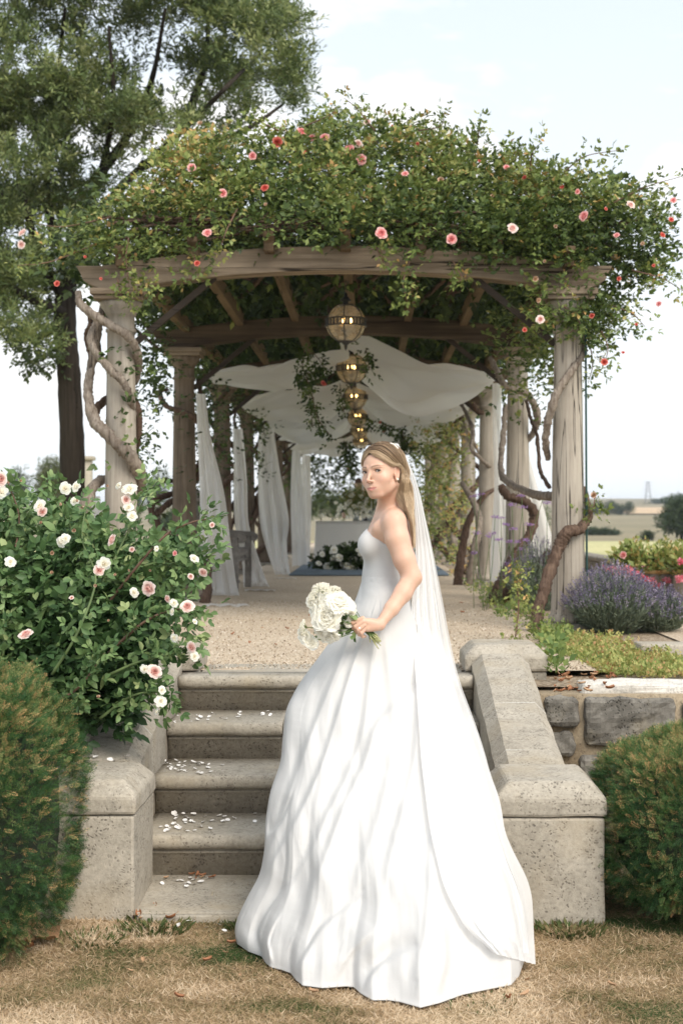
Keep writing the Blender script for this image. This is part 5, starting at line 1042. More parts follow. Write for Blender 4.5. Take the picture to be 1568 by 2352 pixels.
tub(1522, 1388, 92, 12.8, 'stone flower tub with pink geraniums at the right edge', .28, [(1465, 1325, 20, .6), (1450, 1318, 16, .8), (1475, 1330, 14, .1), (1495, 1335, 16, .8), (1512, 1348, 14, .9), (1530, 1335, 13, .8), (1505, 1365, 11, .7)])
tub(1445, 1362, 66, 14.5, 'second flower tub behind the first, banked with pink and red flowers', .28, [(1405, 1308, 14, .7), (1420, 1312, 20, .8), (1435, 1320, 16, .1), (1410, 1325, 10, .0), (1478, 1310, 22, .85), (1485, 1318, 14, .1), (1390, 1305, 8, .6), (1460, 1316, 14, .9), (1442, 1308, 12, .8)])
tub(1585, 1380, 80, 12.4, 'third flower tub cut by the right edge', .3, [(1560, 1330, 14, .8), (1562, 1290, 10, .7)])
n = 300; P = np.array([W(a, b_, 15.2+rng.random()) for a, b_ in poly_sample([(1420, 1260), (1568, 1255), (1600, 1340), (1490, 1330), (1430, 1300)], n)]); t = empty('tall_bedding_plant', tuple(W(1500, 1370, 14)), 'feathery green plants rising behind the flower tubs', 'plant'); crown('foliage', P, np.array((0, 0, .6)), .12, sprig('g', 2, .3), M_ROSELEAF, t, np.clip(rng.normal(.78, .1, n), 0, 1), .9)
for x, y in ((1525, 1268), (1500, 1280), (1558, 1272), (1430, 1275), (1545, 1300)): blossom(W(x, y, 13.4), 'pink', .06, t)

# ---------------- altar flowers, bottles, candles
M_GLS = plain('clear_glass', (.8, .85, .85), .05); M_GLS.node_tree.nodes['Principled BSDF'].inputs['Transmission Weight'].default_value = .7
fl = empty('floor_flowers', (-.25, 20.6, FZ), 'bank of green foliage and white flowers on the gravel before the table', 'flower arrangement')
n = 2600; P = np.array((-.22, 20.8, FZ))+unit(n)*np.array((.62, .35, .30))*rng.random((n, 1))**.35; P[:, 2] = FZ+np.abs(P[:, 2]-FZ); crown('foliage', P, np.array((0, -.3, .2)), .13, sp5, M_ROSELEAF, fl, np.clip(rng.normal(.15, .12, n), 0, .9), .3)
for i in range(34): blossom((-.22+rng.uniform(-.6, .6), 20.42+rng.random()*.15, FZ+.04+rng.random()*.30), 'white', rng.uniform(.05, .11), fl)
tf = empty('table_flowers', (-.1, ty, tz), 'loose white and green flowers in glass vases standing on the far table', 'flower arrangement')
obj('vase', join([lathe([(.001, 0), (.05, 0), (.055, .1), (.04, .16), (.045, .18)], 14, (x_, ty+.2, tz+.002), caps=False) for x_ in (-.25, .0)]), M_GLS, tf)
n = 900; P = np.array((-.14, ty+.2, tz+.30))+unit(n)*np.array((.42, .15, .30))*rng.random((n, 1))**.6; P = P[P[:, 2] > tz+.03]; crown('foliage', P, np.array((0, 0, .4)), .09, sp5, M_ROSELEAF, tf, np.clip(rng.normal(.75, .15, len(P)), 0, .9), .5)
for i in range(60): blossom((-.1+rng.normal()*.24, ty+.1, tz+.06+abs(rng.normal())*.20), 'white', rng.uniform(.04, .08), tf)
for i, x_ in enumerate((-.13, .02, .08, -.2)):
    c = empty('taper_candle', (x_, ty+.15, tz), ['tall white taper candle on the far table, tallest of the group', 'white taper candle just left of the face of the woman', 'rightmost white taper candle on the far table', 'short leftmost taper candle on the far table'][i], 'candle', 'taper candles on the far table')
    obj('candle', lathe([(.011, .12), (.010, (.62, .58, .5, .36)[i]), (.001, (.63, .59, .51, .37)[i])], 8, (x_, ty+.15, tz)), M_WHITE, c, attrs={'rnd': np.full(24, 1.0)}); obj('holder', lathe([(.035, 0), (.035, .01), (.008, .02), (.008, .11), (.016, .12)], 10, (x_, ty+.15, tz)), M_GLS, c)
# ------------------------------------------------------------------ implicit body modelling
class Field:
    def __init__(s, lo, hi, h, axes=None):
        s.lo = np.array(lo, float); s.h = h; s.n = np.ceil((np.array(hi)-s.lo)/h).astype(int)+1
        s.ax = axes or [s.lo[k]+h*np.arange(s.n[k]) for k in range(3)]; s.n = np.array([len(a) for a in s.ax]); s.D = np.full(s.n, .08, np.float32)
    def _sub(s, lo, hi, m):
        a = [int(np.searchsorted(s.ax[k], lo[k]-m)) for k in range(3)]; b = [int(np.searchsorted(s.ax[k], hi[k]+m)) for k in range(3)]
        sl_ = tuple(slice(i, j) for i, j in zip(a, b)); ax = [s.ax[k][a[k]:b[k]].astype(np.float32) for k in range(3)]
        return sl_, np.meshgrid(*ax, indexing='ij', sparse=True)
    def _mix(s, sl_, d, k, mode):
        A = s.D[sl_]
        if mode == 'add':
            if k > 0: hh = np.clip(.5+.5*(A-d)/k, 0, 1); s.D[sl_] = A+(d-A)*hh-k*hh*(1-hh)
            else: s.D[sl_] = np.minimum(A, d)
        else:
            hh = np.clip(.5-.5*(A+d)/k, 0, 1); s.D[sl_] = A+(-d-A)*hh+k*hh*(1-hh)
    def cone(s, a, b, ra, rb, k=.01, mode='add'):
        a = np.array(a, float); b = np.array(b, float); r = max(ra, rb)
        sl_, (X, Y, Z) = s._sub(np.minimum(a, b)-r, np.maximum(a, b)+r, .035)
        if 0 in [q.stop-q.start for q in sl_]: return
        ba = b-a; t = np.clip(((X-a[0])*ba[0]+(Y-a[1])*ba[1]+(Z-a[2])*ba[2])/(ba.dot(ba)), 0, 1)
        d = np.sqrt((X-a[0]-t*ba[0])**2+(Y-a[1]-t*ba[1])**2+(Z-a[2]-t*ba[2])**2)-(ra+(rb-ra)*t); s._mix(sl_, d, k, mode)
    def chain(s, pts, rs, k=.01):
        for i in range(len(pts)-1): s.cone(pts[i], pts[i+1], rs[i], rs[i+1], k)
    def ell(s, c, r, A=None, k=.01, mode='add'):
        """A: rows are the three unit axes"""
        c = np.array(c, float); A = np.eye(3) if A is None else np.array(A); e = np.sqrt(((A.T*np.array(r))**2).sum(1))
        sl_, (X, Y, Z) = s._sub(c-e, c+e, .035); x, y, z = X-c[0], Y-c[1], Z-c[2]
        q = [(A[i][0]*x+A[i][1]*y+A[i][2]*z) for i in range(3)]
        k0 = np.sqrt(sum((q[i]/r[i])**2 for i in range(3))); k1 = np.sqrt(sum((q[i]/r[i]**2)**2 for i in range(3)))+1e-6
        s._mix(sl_, k0*(k0-1)/k1, k, mode)
    def mesh(s):
        D = s.D; n = D.shape; ins = D < 0
        core = sum(ins[i:n[0]-1+i, j:n[1]-1+j, k:n[2]-1+k].astype(np.int8) for i in (0, 1) for j in (0, 1) for k in (0, 1))
        act = (core > 0) & (core < 8); idx = np.argwhere(act); cid = np.full(act.shape, -1, np.int32); cid[act] = np.arange(len(idx))
        off = [(i, j, k) for i in (0, 1) for j in (0, 1) for k in (0, 1)]; val = [D[tuple((idx+np.array(o)).T)] for o in off]
        P = np.zeros((len(idx), 3)); cnt = np.zeros(len(idx))
        for a in range(8):
            for b in range(a+1, 8):
                if sum(abs(p-q) for p, q in zip(off[a], off[b])) != 1: continue
                cr_ = (val[a] < 0) != (val[b] < 0); t = np.where(cr_, val[a]/np.where(cr_, val[a]-val[b], 1), 0)
                P += cr_[:, None]*(np.array(off[a])+(np.array(off[b])-np.array(off[a]))*t[:, None]); cnt += cr_
        fr = P/cnt[:, None]; V = np.stack([s.ax[k][idx[:, k]]+fr[:, k]*(s.ax[k][idx[:, k]+1]-s.ax[k][idx[:, k]]) for k in range(3)], 1); Fs = []
        for ax in range(3):
            u, v = [(1, 2), (2, 0), (0, 1)][ax]; sa = [slice(None)]*3; sb = [slice(None)]*3; sa[ax] = slice(0, -1); sb[ax] = slice(1, None)
            e = np.argwhere(ins[tuple(sa)] != ins[tuple(sb)]); e = e[(e[:, u] > 0) & (e[:, v] > 0) & (e[:, u] < n[u]-1) & (e[:, v] < n[v]-1)]
            du = np.zeros(3, int); du[u] = 1; dv = np.zeros(3, int); dv[v] = 1
            q = np.stack([cid[tuple((e-du-dv).T)], cid[tuple((e-dv).T)], cid[tuple(e.T)], cid[tuple((e-du).T)]], 1)
            fl_ = ~ins[tuple(e.T)]; q[fl_] = q[fl_][:, ::-1]; Fs.append(q)
        return V, np.concatenate(Fs)

# ------------------------------------------------------------------ the woman
bride = empty('person', (.02, 5.35, 0), 'young woman in a strapless white wedding gown and veil looking over her shoulder', 'person')
HO = W(878.5, 1084, 5.50); yw, rl, pt = R(37), R(5.5), R(-1)
hf = np.array((-math.sin(yw), -math.cos(yw), 0)); hl = np.array((math.cos(yw), -math.sin(yw), 0)); hu = np.array((0, 0, 1.))
hu, hl = hu*math.cos(rl)-hl*math.sin(rl), hl*math.cos(rl)+hu*math.sin(rl)
HM = np.stack([hl, hf, hu], 1)        # columns: her left, forward, up
def H(x, f, u): return HO+HM @ np.array((x, f, u))
HA = HM.T
def axis(*seg):      # (start, end, step), ... -> one growing axis
    return np.concatenate([np.arange(a, b-1e-9, h) for a, b, h in seg]+[[seg[-1][1]]])
f_ = Field((-.13, 5.20, .05), (.27, 5.88, 1.72), .0031, [axis((-.13, -.052, .0031), (-.052, .128, .00155), (.128, .27, .0031)), axis((5.20, 5.395, .0031), (5.395, 5.60, .00155), (5.60, 5.88, .0035)), axis((.05, 1.0, .010), (1.0, 1.525, .0031), (1.525, 1.60, .0014), (1.60, 1.72, .0022))])
# torso, hips, legs (hidden by the gown)
tz = lambda x, y, Y=5.61: W(x, y, Y)
bl_ = np.array((.14, -.99, 0)); bf_ = np.array((-.99, -.14, 0)); BA = np.array((bl_, bf_, (0, 0, 1.)))
def torso(f, g=0.0):
    f.ell(tz(894, 1238), (.128+g, .088+g, .115+g), BA, .03)
    for Y in (5.545, 5.675): f.ell(W(850, 1252, Y), (.052+g, .044+g, .052+g), BA, .035)
    f.ell(W(921, 1225, 5.58), (.085+g, .040+g, .095+g), BA, .04)
    f.ell(tz(883, 1312), (.108+g, .080+g, .10+g), BA, .04); f.ell(tz(884, 1370), (.122+g, .088+g, .10+g), BA, .05); f.ell(W(886, 1435, 5.61), (.145+g, .100+g, .11+g), BA, .05)
torso(f_)
for Y in (5.53, 5.69): f_.cone(W(890, 1460, Y), W(890, 1700, Y), .085, .055, .03); f_.cone(W(890, 1700, Y), (W(890, 1700, Y)[0], Y, .28), .05, .035, .02); f_.cone((W(890, 1700, Y)[0], Y, .245), (W(890, 1700, Y)[0]-.17, Y, .235), .035, .022, .02)
SL, SR = W(905, 1201, 5.455), W(884, 1199, 5.765); NB = W(893, 1186, 5.60)
f_.cone(W(898, 1196, 5.50), W(888, 1196, 5.70), .040, .040, .03)
f_.ell(SL, (.042, .044, .050), BA, .025); f_.ell(SR, (.04, .045, .05), BA, .03)
f_.cone(H(.002, -.024, -.050), W(896, 1186, 5.60), .043, .050, .012); f_.cone(NB+np.array((.01, 0, .015)), W(908, 1192, 5.50), .042, .030, .045); f_.cone(NB, W(888, 1190, 5.72), .040, .030, .04)
f_.cone(W(869, 1192, 5.575), W(889, 1186, 5.485), .0075, .0065, .022)          # collar bone
f_.cone(H(.056, -.028, -.055), W(876, 1186, 5.55), .008, .006, .018)           # neck tendon
f_.cone(W(872, 1215, 5.50), W(905, 1225, 5.475), .03, .035, .03)
# left arm
EL = W(945, 1326, 5.415); f_.chain([SL, W(912, 1238, 5.435), W(928, 1285, 5.42), EL], [.046, .0455, .0415, .0365], .012)
f_.ell(W(954, 1331, 5.425), (.022, .022, .020), None, .012)
WR = W(872, 1434, 5.305); f_.chain([EL, W(925, 1362, 5.385), W(899, 1398, 5.345), WR], [.0365, .0345, .0275, .0185], .012)
f_.cone(SR, W(868, 1320, 5.80), .042, .034, .03); f_.cone(W(868, 1320, 5.80), W(845, 1400, 5.66), .034, .022, .02)
# hand closed round the stems
def hp(x, y, d): return W(x, y, 5.28+d)
f_.ell(hp(853, 1436, .006), (.030, .0125, .020), np.array(((.93, 0, -.05), (0, 1, 0), (.05, 0, .93))), .016)
f_.cone(WR, hp(838, 1427, 0), .0165, .0125, .012); f_.cone(WR+np.array((0, 0, -.006)), hp(843, 1444, .002), .0155, .011, .012)
fing = [[(833, 1420, -.002), (809.5, 1430, .0), (811, 1444, .022), (820, 1449, .036)], [(834.5, 1427.5, -.006), (815.5, 1439.5, -.008), (818, 1452, .014), (827, 1455, .030)], [(836.5, 1435.5, -.006), (822.5, 1447, -.009), (824.5, 1457.5, .010), (832, 1459, .026)], [(839.5, 1443.5, -.002), (830, 1454, -.006), (832, 1462, .009), (838, 1462, .022)]]
for i, g in enumerate(fing):
    r = (.0075, .0078, .0075, .0066)[i]; f_.chain([hp(*q) for q in g], [r*1.08, r, r*.95, r*.85], .0022)
f_.chain([hp(865, 1440, .012), hp(848, 1428, .04), hp(824, 1430, .048)], [.0125, .0095, .008], .008)
# head
f_.ell(H(0, -.012, .034), (.067, .090, .076), HA, .01); f_.ell(H(0, .020, -.002), (.0585, .064, .082), HA, .02)
f_.ell(H(0, .020, -.055), (.046, .053, .045), HA, .02); f_.ell(H(0, .060, -.091), (.020, .016, .0135), HA, .018)
for s_ in (-1, 1):
    f_.ell(H(s_*.039, .050, -.030), (.021, .020, .019), HA, .02); f_.cone(H(s_*.043, -.002, -.050), H(s_*.020, .052, -.087), .013, .011, .02); f_.ell(H(s_*.029, .046, -.048), (.017, .019, .024), HA, .022)
    f_.ell(H(s_*.031, .099, -.001), (.0175, .020, .0115), HA, .012, 'sub')
    f_.cone(H(s_*.012, .080, .0145), H(s_*.042, .070, .0150), .0038, .0040, .012)
f_.cone(H(0, .076, .010), H(0, .0965, -.033), .0052, .0060, .009); f_.ell(H(0, .0985, -.0355), (.0066, .0066, .0058), HA, .006)
for s_ in (-1, 1): f_.ell(H(s_*.0105, .0885, -.0385), (.0052, .0075, .0050), HA, .006)
f_.ell(H(0, .064, -.064), (.028, .019, .020), HA, .018)
for s_ in (-1, 1): f_.cone(H(s_*.0225, .0715, -.0625), H(0, .0820, -.0618), .0016, .0030, .005); f_.cone(H(s_*.0190, .0720, -.0670), H(0, .0810, -.0705), .0020, .0040, .006)

for s_ in (-1, 1): f_.cone(H(0, .0895, -.0668), H(s_*.022, .0840, -.0640), .0042, .0038, .002, 'sub')
for s_ in (-1, 1):
    f_.ell(H(s_*.0635, .000, -.012), (.0045, .0130, .024), HA, .006)
    f_.chain([H(s_*.0655, .011, -.010), H(s_*.0675, .011, .004), H(s_*.069, .002, .0145), H(s_*.0695, -.010, .010), H(s_*.069, -.0135, -.008), H(s_*.067, -.008, -.027), H(s_*.0655, .002, -.038)], [.0022, .0026, .0030, .0030, .0028, .0028, .0045], .003)
    f_.ell(H(s_*.0715, .002, -.013), (.0042, .0060, .0095), HA, .004, 'sub'); f_.cone(H(s_*.0665, .0125, -.016), H(s_*.066, .010, -.024), .0028, .0028, .004)
    f_.ell(H(s_*.031, .0640, -.0005), (.0150, .0132, .0120), HA, .004); f_.ell(H(s_*.0308, .0800, -.0012), (.0132, .0150, .0042), HA, .0012, 'sub')
f_.ell(H(.0655, .003, -.036), (.0045, .0060, .007), HA, .004)
V, Fc = f_.mesh()
loc = (V-HO) @ HM
x_, y_, z_ = loc.T
col = np.tile(np.array((.66, .43, .32)), (len(V), 1))
def blend(mask, c):
    global col
    m = np.clip(mask, 0, 1)[:, None]; col = col*(1-m)+np.array(c)*m
g3 = lambda c, r: np.exp(-(((loc-np.array(c))/np.array(r))**2).sum(1))
nsv = clump_noise(V, 22, 1); blend(.16+.25*nsv, (.62, .36, .27))
for s_ in (-1, 1): blend(.30*g3((s_*.042, .062, -.035), (.020, .03, .014)), (.70, .33, .25)); blend(.42*g3((s_*.031, .082, .003), (.017, .022, .010)), (.42, .24, .17))
blend(.30*g3((0, .104, -.038), (.010, .02, .009)), (.68, .34, .26)); blend(.5*g3((.070, -.008, -.016), (.01, .016, .028)), (.66, .34, .26)); blend(.35*g3((0, .04, -.10), (.06, .06, .02)), (.56, .33, .24))
hd = (np.abs(x_) < .09) & (z_ > -.13) & (z_ < .14) & (np.abs(y_) < .12)
# lips
lipw = 1-(np.abs(x_)/.0235)**2; mo_ = -.0670+.0030*(np.abs(x_)/.02)**2; up_ = mo_+.0058*np.clip(lipw, 0, 1)**.8-.0018*np.exp(-(x_/.003)**2); lo_ = mo_-.0072*np.clip(lipw, 0, 1)**.7
lm = (lipw > 0)*(y_ > .055)*hd*np.clip((up_-z_)/.0012+.5, 0, 1)*np.clip((z_-lo_)/.0012+.5, 0, 1); blend(lm*.8, (.56, .20, .18)); blend((lipw > 0)*(y_ > .055)*hd*.7*np.exp(-((z_-mo_)/.0010)**2), (.26, .09, .08))
# brows, lashes
for s_ in (-1, 1):
    xx = x_*s_; bc = .0150+.0042*np.sin(np.clip((xx-.012)/.036, 0, 1)*math.pi*.75)-.10*np.clip(xx-.042, 0, 1); th = .0033*np.clip((.051-xx)/.02, .25, 1)
    bm_ = hd*(y_ > .03)*(xx > .011)*(xx < .051)*np.exp(-((z_-bc)/th)**2); blend(bm_*.88, (.17, .095, .055))
    el = np.exp(-(((xx-.031)/.0165)**2)**2)*(y_ > .045)*hd; lid = .0016+.0032*(1-((xx-.031)/.0155)**2); blend(el*.55*np.exp(-((z_-lid)/.0016)**2), (.16, .09, .06)); blend(el*.30*np.exp(-((z_+.0060)/.0018)**2), (.34, .19, .14)); blend(el*.45*np.exp(-((z_-lid-.0045)/.0022)**2), (.44, .25, .18))
blend(.75*hd*np.exp(-(((np.abs(x_)-.0075)/.003)**2+((z_+.0455)/.0025)**2))*(y_ > .08), (.30, .13, .10))
# scalp
hl_line = np.interp(np.abs(x_), [0, .03, .05, .062, .08], [.067, .060, .040, .022, .012]); sc_ = np.clip((z_-hl_line)/.004, 0, 1); sc_ = np.maximum(sc_, np.clip((-.012-y_)/.006, 0, 1)*(z_ > -.05)*1.0); blend(sc_*hd*.96*(np.abs(x_) > .0016), (.20, .13, .08))
for c, r in [(W(938, 1252, 5.38), .0016), (W(926, 1303, 5.385), .0015), (W(913, 1180, 5.42), .0015), (W(902, 1213, 5.41), .0014), (W(943, 1340, 5.38), .0014), (W(930, 1375, 5.36), .0012), (W(917, 1345, 5.37), .0012)]:
    dd = ((V[:, 0]-c[0])**2+(V[:, 2]-c[2])**2)**.5; blend(.55*np.exp(-(dd/r)**2)*(V[:, 1] < 5.46), (.22, .11, .07))
m, n_, b = mat_new('skin'); at = nd(n_, 'ShaderNodeAttribute', attribute_name='tone'); n_.links.new(at.outputs['Color'], b.inputs['Base Color'])
b.inputs['Roughness'].default_value = .48; b.inputs['Specular IOR Level'].default_value = .38; b.inputs['Subsurface Weight'].default_value = .22; b.inputs['Subsurface Radius'].default_value = (.012, .005, .003); b.inputs['Subsurface Scale'].default_value = 1.0
bump(n_, b, ntex(n_, coords(n_), 900, 2), .05, .001); M_SKIN = m
body = obj('body', (V, Fc), M_SKIN, bride, True, {'tone': np.hstack([col, np.ones((len(V), 1))])})
# eyes look into the lens
m, n_, b = mat_new('eye_surface'); at = nd(n_, 'ShaderNodeAttribute', attribute_name='tone'); n_.links.new(at.outputs['Color'], b.inputs['Base Color']); b.inputs['Roughness'].default_value = .12; M_EYE = m
for s_ in (-1, 1):
    c = H(s_*.031, .0640, -.0005); g = np.array((0, 0, CZ))-c; g /= np.linalg.norm(g); V, Fc = lathe([(max(1e-4, .0118*math.sin(a)), .0118*math.cos(a)) for a in np.linspace(.001, math.pi-.001, 44)], 36, caps=False)
    q = Vector(g).to_track_quat('Z', 'Y').to_matrix(); V = V @ np.array(q).T; ang = np.degrees(np.arccos(np.clip((V/np.linalg.norm(V, axis=1)[:, None]) @ g, -1, 1)))
    cc = np.tile(np.array((.62, .56, .53)), (len(V), 1)); cc[ang < 29] = (.10, .065, .042); cc[(ang < 31) & (ang > 26)] = (.04, .028, .022); cc[ang < 12] = (.008, .008, .008)
    obj('eye', (V+c, Fc), M_EYE, bride, True, {'tone': np.hstack([cc, np.ones((len(V), 1))])})
    # upper lid with lashes
    P = []
    for t in np.linspace(-1, 1, 13):
        xx = s_*.0308+.0138*t; u_ = -.0010+.0045*math.sqrt(max(0, 1-t*t)); P.append(H(xx, .0640+.0132*math.sqrt(max(.02, 1-((.0138*t)/.015)**2-(u_/.012)**2))+.0012, u_))
    obj('eyelashes', tube(P, [.0008+.0009*math.sin(math.pi*i/12) for i in range(13)], 6), plain('lash', (.035, .022, .018), .6), bride)
    P2 = [p+hu*.0022-hf*.0006 for p in P]; pass
    P3 = [H(s_*.031+.0145*t, .0655+math.sqrt(max(0, .0124**2-(.0145*t*.8)**2))+.0003, -.0020-.0042*(1-t*t)**.8) for t in np.linspace(-1, 1, 11)]
er = H(.0715, .004, -.037); obj('earring', lathe([(max(1e-4, .0044*math.sin(a)), .0044*math.cos(a)) for a in np.linspace(.01, 3.13, 12)], 14, tuple(er), caps=False), plain('pearl', (.85, .80, .72), .15), bride)
# ring
rc = hp(825.5, 1442.5, -.0135); d_ = hp(836, 1436, 0)-hp(822.5, 1447, 0); d_ /= np.linalg.norm(d_); u1 = np.cross(d_, (0, 1, 0)); u1 /= np.linalg.norm(u1); u2 = np.cross(d_, u1); cc = hp(827, 1443, -.0035)
M_SILVER = plain('platinum', (.8, .8, .8), .15, 1); rg = obj('ring', tube([cc+.0086*(math.cos(a)*u1+math.sin(a)*u2) for a in np.linspace(0, 6.283, 21)], .0011, 6), M_SILVER, bride)
o = obj('gemstone', bevelled(box(rc[0]-.0034, rc[0]+.0034, rc[1]-.003, rc[1]+.001, rc[2]-.003, rc[2]+.003), .0009, 1), plain('diamond', (.85, .85, .9), .03), rg, smooth=False)

# ---------------- gown
M_GOWN = clothmat('white_organza_gown', (.63, .625, .62), .10, 1, 240, .22, .5)
# bodice: offset of the torso cut along the neckline
fb = Field((-.12, 5.40, 1.02), (.26, 5.84, 1.46), .0034); torso(fb, .0055)
ax = [fb.lo[k]+fb.h*np.arange(fb.n[k]) for k in range(3)]; X, Y, Z = np.meshgrid(*ax, indexing='ij'); pxx = VX+X*F/Y
lim = CZ-(np.interp(pxx, [815, 836, 842, 866, 885, 905, 930, 960], [1222, 1213, 1215, 1235, 1248, 1258, 1265, 1268])-VY)*Y/F+.004*np.sin((Y-5.6)*20)
FB_RAW = fb.D.copy(); fb.D = np.maximum(np.maximum(fb.D, (Z-lim).astype(np.float32)), (1.15-Z).astype(np.float32)); V, Fc = fb.mesh(); bod = obj('gown_bodice', (V, Fc), M_GOWN, bride)
edge = [W(x, y, Y) for x, y, Y in [(836, 1214, 5.60), (838.5, 1214, 5.565), (848, 1222, 5.505), (866, 1235.5, 5.494), (880, 1246, 5.492)]]
# skirt and train
RV = np.array([ # v, xl, yl, xr, yr, Yside
 (0.00, 838, 1312, 928, 1318, 5.61), (0.05, 829, 1338, 934, 1345, 5.61), (.10, 817, 1376, 944, 1388, 5.61), (.17, 793, 1425, 968, 1440, 5.60), (.25, 738, 1500, 1005, 1505, 5.57), (.33, 685, 1570, 1032, 1575, 5.54),
 (.40, 656, 1625, 1058, 1635, 5.50), (.47, 649, 1690, 1082, 1690, 5.46), (.53, 645, 1745, 1105, 1750, 5.41), (.60, 620, 1810, 1122, 1810, 5.35), (.67, 609, 1880, 1140, 1870, 5.28), (.74, 608, 1935, 1156, 1925, 5.21),
 (.80, 598, 1995, 1174, 1980, 5.15), (.86, 566, 2050, 1188, 2035, 5.08), (.92, 544, 2095, 1205, 2090, 5.01), (.96, 538, 2122, 1212, 2125, 4.97), (1.0, 542, 2142, 1210, 2160, 4.93)])
hem = np.array([(538, 2146), (545, 2168), (570, 2186), (601, 2198), (610, 2212), (621, 2222), (645, 2228), (668, 2236), (680, 2252), (695, 2264), (740, 2270), (793, 2266), (812, 2268), (827, 2282), (855, 2298), (890, 2298), (918, 2302), (965, 2315), (1010, 2304), (1063, 2285), (1126, 2272), (1173, 2263), (1191, 2243), (1202, 2212), (1210, 2170), (1214, 2160)])
NVv, NT = 190, 300
vv = np.linspace(0, 1, NVv); A = np.stack([np.interp(vv, RV[:, 0], RV[:, k]) for k in range(1, 6)], 1)
def smooth(a, k=5):
    q = np.pad(a, ((k, k), (0, 0)), mode='edge'); return np.stack([np.convolve(q[:, i], np.ones(2*k+1)/(2*k+1), 'valid') for i in range(a.shape[1])], 1)
A = smooth(A, 4)
ridges = [  # picture-space fold lines: points, width px, height m
 ([(822, 1400), (790, 1500), (735, 1640), (690, 1760), (640, 1900), (600, 2010)], 18, .030), ([(850, 1420), (812, 1530), (775, 1650), (740, 1760), (690, 1870), (625, 1990), (570, 2090)], 16, .026),
 ([(868, 1430), (850, 1560), (835, 1680), (800, 1780), (755, 1870), (715, 1960), (650, 2080)], 20, .024), ([(1000, 1560), (940, 1600), (870, 1665), (840, 1750), (790, 1860), (740, 1990), (680, 2130)], 20, .026),
 ([(958, 1460), (962, 1600), (958, 1720), (935, 1830), (900, 1960), (880, 2080)], 22, .022), ([(880, 1430), (900, 1560), (905, 1700), (880, 1850), (830, 2000), (790, 2150)], 26, .020),
 ([(1020, 1780), (1000, 1900), (990, 1980), (985, 2100), (960, 2240)], 22, .024), ([(1010, 1900), (1035, 2000), (1075, 2070), (1140, 2120), (1200, 2160)], 16, -.024), ([(1080, 1850), (1100, 1960), (1150, 2060)], 20, .02),
 ([(612, 1915), (640, 1890), (670, 1830)], 8, -.02), ([(668, 2236), (700, 2180), (740, 2120), (820, 2060)], 13, -.030), ([(827, 2282), (850, 2230), (900, 2190), (960, 2170)], 13, -.034), ([(601, 2198), (590, 2140), (620, 2080), (660, 2030)], 9, -.026), ([(625, 2215), (615, 2160), (640, 2100)], 8, .02), ([(1000, 2290), (1020, 2200), (1010, 2100)], 20, .022), ([(760, 2265), (800, 2190), (860, 2130)], 18, .022)]
f0 = (1-np.cos(np.linspace(0, math.pi, NT)))/2
px = A[:, 0:1]+(A[:, 2:3]-A[:, 0:1])*f0[None]; w_ = np.clip((vv-.2)/.8, 0, 1)[:, None]**1.25
hy = np.interp(px[-1], hem[:, 0], hem[:, 1]); base = A[:, 1:2]+(A[:, 3:4]-A[:, 1:2])*f0[None]; py = base+(hy-base[-1])[None]*w_
Yh = (CZ-.012)*F/(hy-VY); s_ = np.sin(np.linspace(0, math.pi, NT))[None]
bul = .100+.055*np.clip(vv/.08, 0, 1)[:, None]+.05*np.clip(vv/.3, 0, 1)[:, None]; g_ = np.clip((vv-.25)/.75, 0, 1)[:, None]**1.45
Yf = (A[:, 4:5]-bul*s_**.9)*(1-g_)+g_*(Yh[None]+0*px)
# lay the top of the skirt on the surface of the bodice
def front_of(x, y, y0=5.42, y1=5.84):
    Ys = np.arange(y0, y1, .002); ix = ((x-VX)*Ys/F-fb.lo[0])/fb.h; iz = (CZ-(y-VY)*Ys/F-fb.lo[2])/fb.h; iy = (Ys-fb.lo[1])/fb.h
    a = np.clip(np.round(np.stack([ix, iy, iz])).astype(int), 0, (fb.n-1)[:, None]); k = np.argmax(FB_RAW[a[0], a[1], a[2]] < .0)
    return Ys[k] if FB_RAW[a[0][k], a[1][k], a[2][k]] < .0 else None
for i in range(NVv):
    if vv[i] > .15: break
    row = [front_of(px[i, j], py[i, j]) for j in range(NT)]; ok = [j for j in range(NT) if row[j] is not None]
    if not ok: continue
    r_ = np.interp(np.arange(NT), ok, [row[j] for j in ok]); r_ = np.convolve(np.pad(r_, 6, mode='edge'), np.ones(13)/13, 'valid'); k_ = np.clip(vv[i]/.15, 0, 1)**1.0; k_ = k_*k_*(3-2*k_)
    Yf[i] = (r_-.0005-.006*min(1, vv[i]/.03)+.004)*(1-k_)+np.minimum(Yf[i], r_)*k_
Dp = np.zeros_like(px)
for pts, wd, am in ridges:
    C_ = catmull(np.array(pts, float), 40); a_, b_ = C_[:-1], C_[1:]; best = np.full(px.shape, 1e9); tt = np.zeros(px.shape); sg_ = np.zeros(px.shape)
    for i in range(len(a_)):
        ab_ = b_[i]-a_[i]; t = np.clip(((px-a_[i, 0])*ab_[0]+(py-a_[i, 1])*ab_[1])/(ab_ @ ab_), 0, 1); d = np.hypot(px-a_[i, 0]-t*ab_[0], py-a_[i, 1]-t*ab_[1]); m_ = d < best; best[m_] = d[m_]; tt[m_] = (i+t[m_])/39; sd_ = (px-a_[i, 0])*ab_[1]-(py-a_[i, 1])*ab_[0]; sg_[m_] = sd_[m_]
    Dp += 1.0*am*np.exp(-(best/np.where(sg_ > 0, wd*2.4, wd*.50))**2)*np.sin(math.pi*np.clip(tt*.9+.08, 0, 1))**.6
vq = vv[:, None]; ff = f0[None]+.30*(1-vq)*np.sin(math.pi*vq*.9)+.04*np.sin(5*vq+3*f0[None])
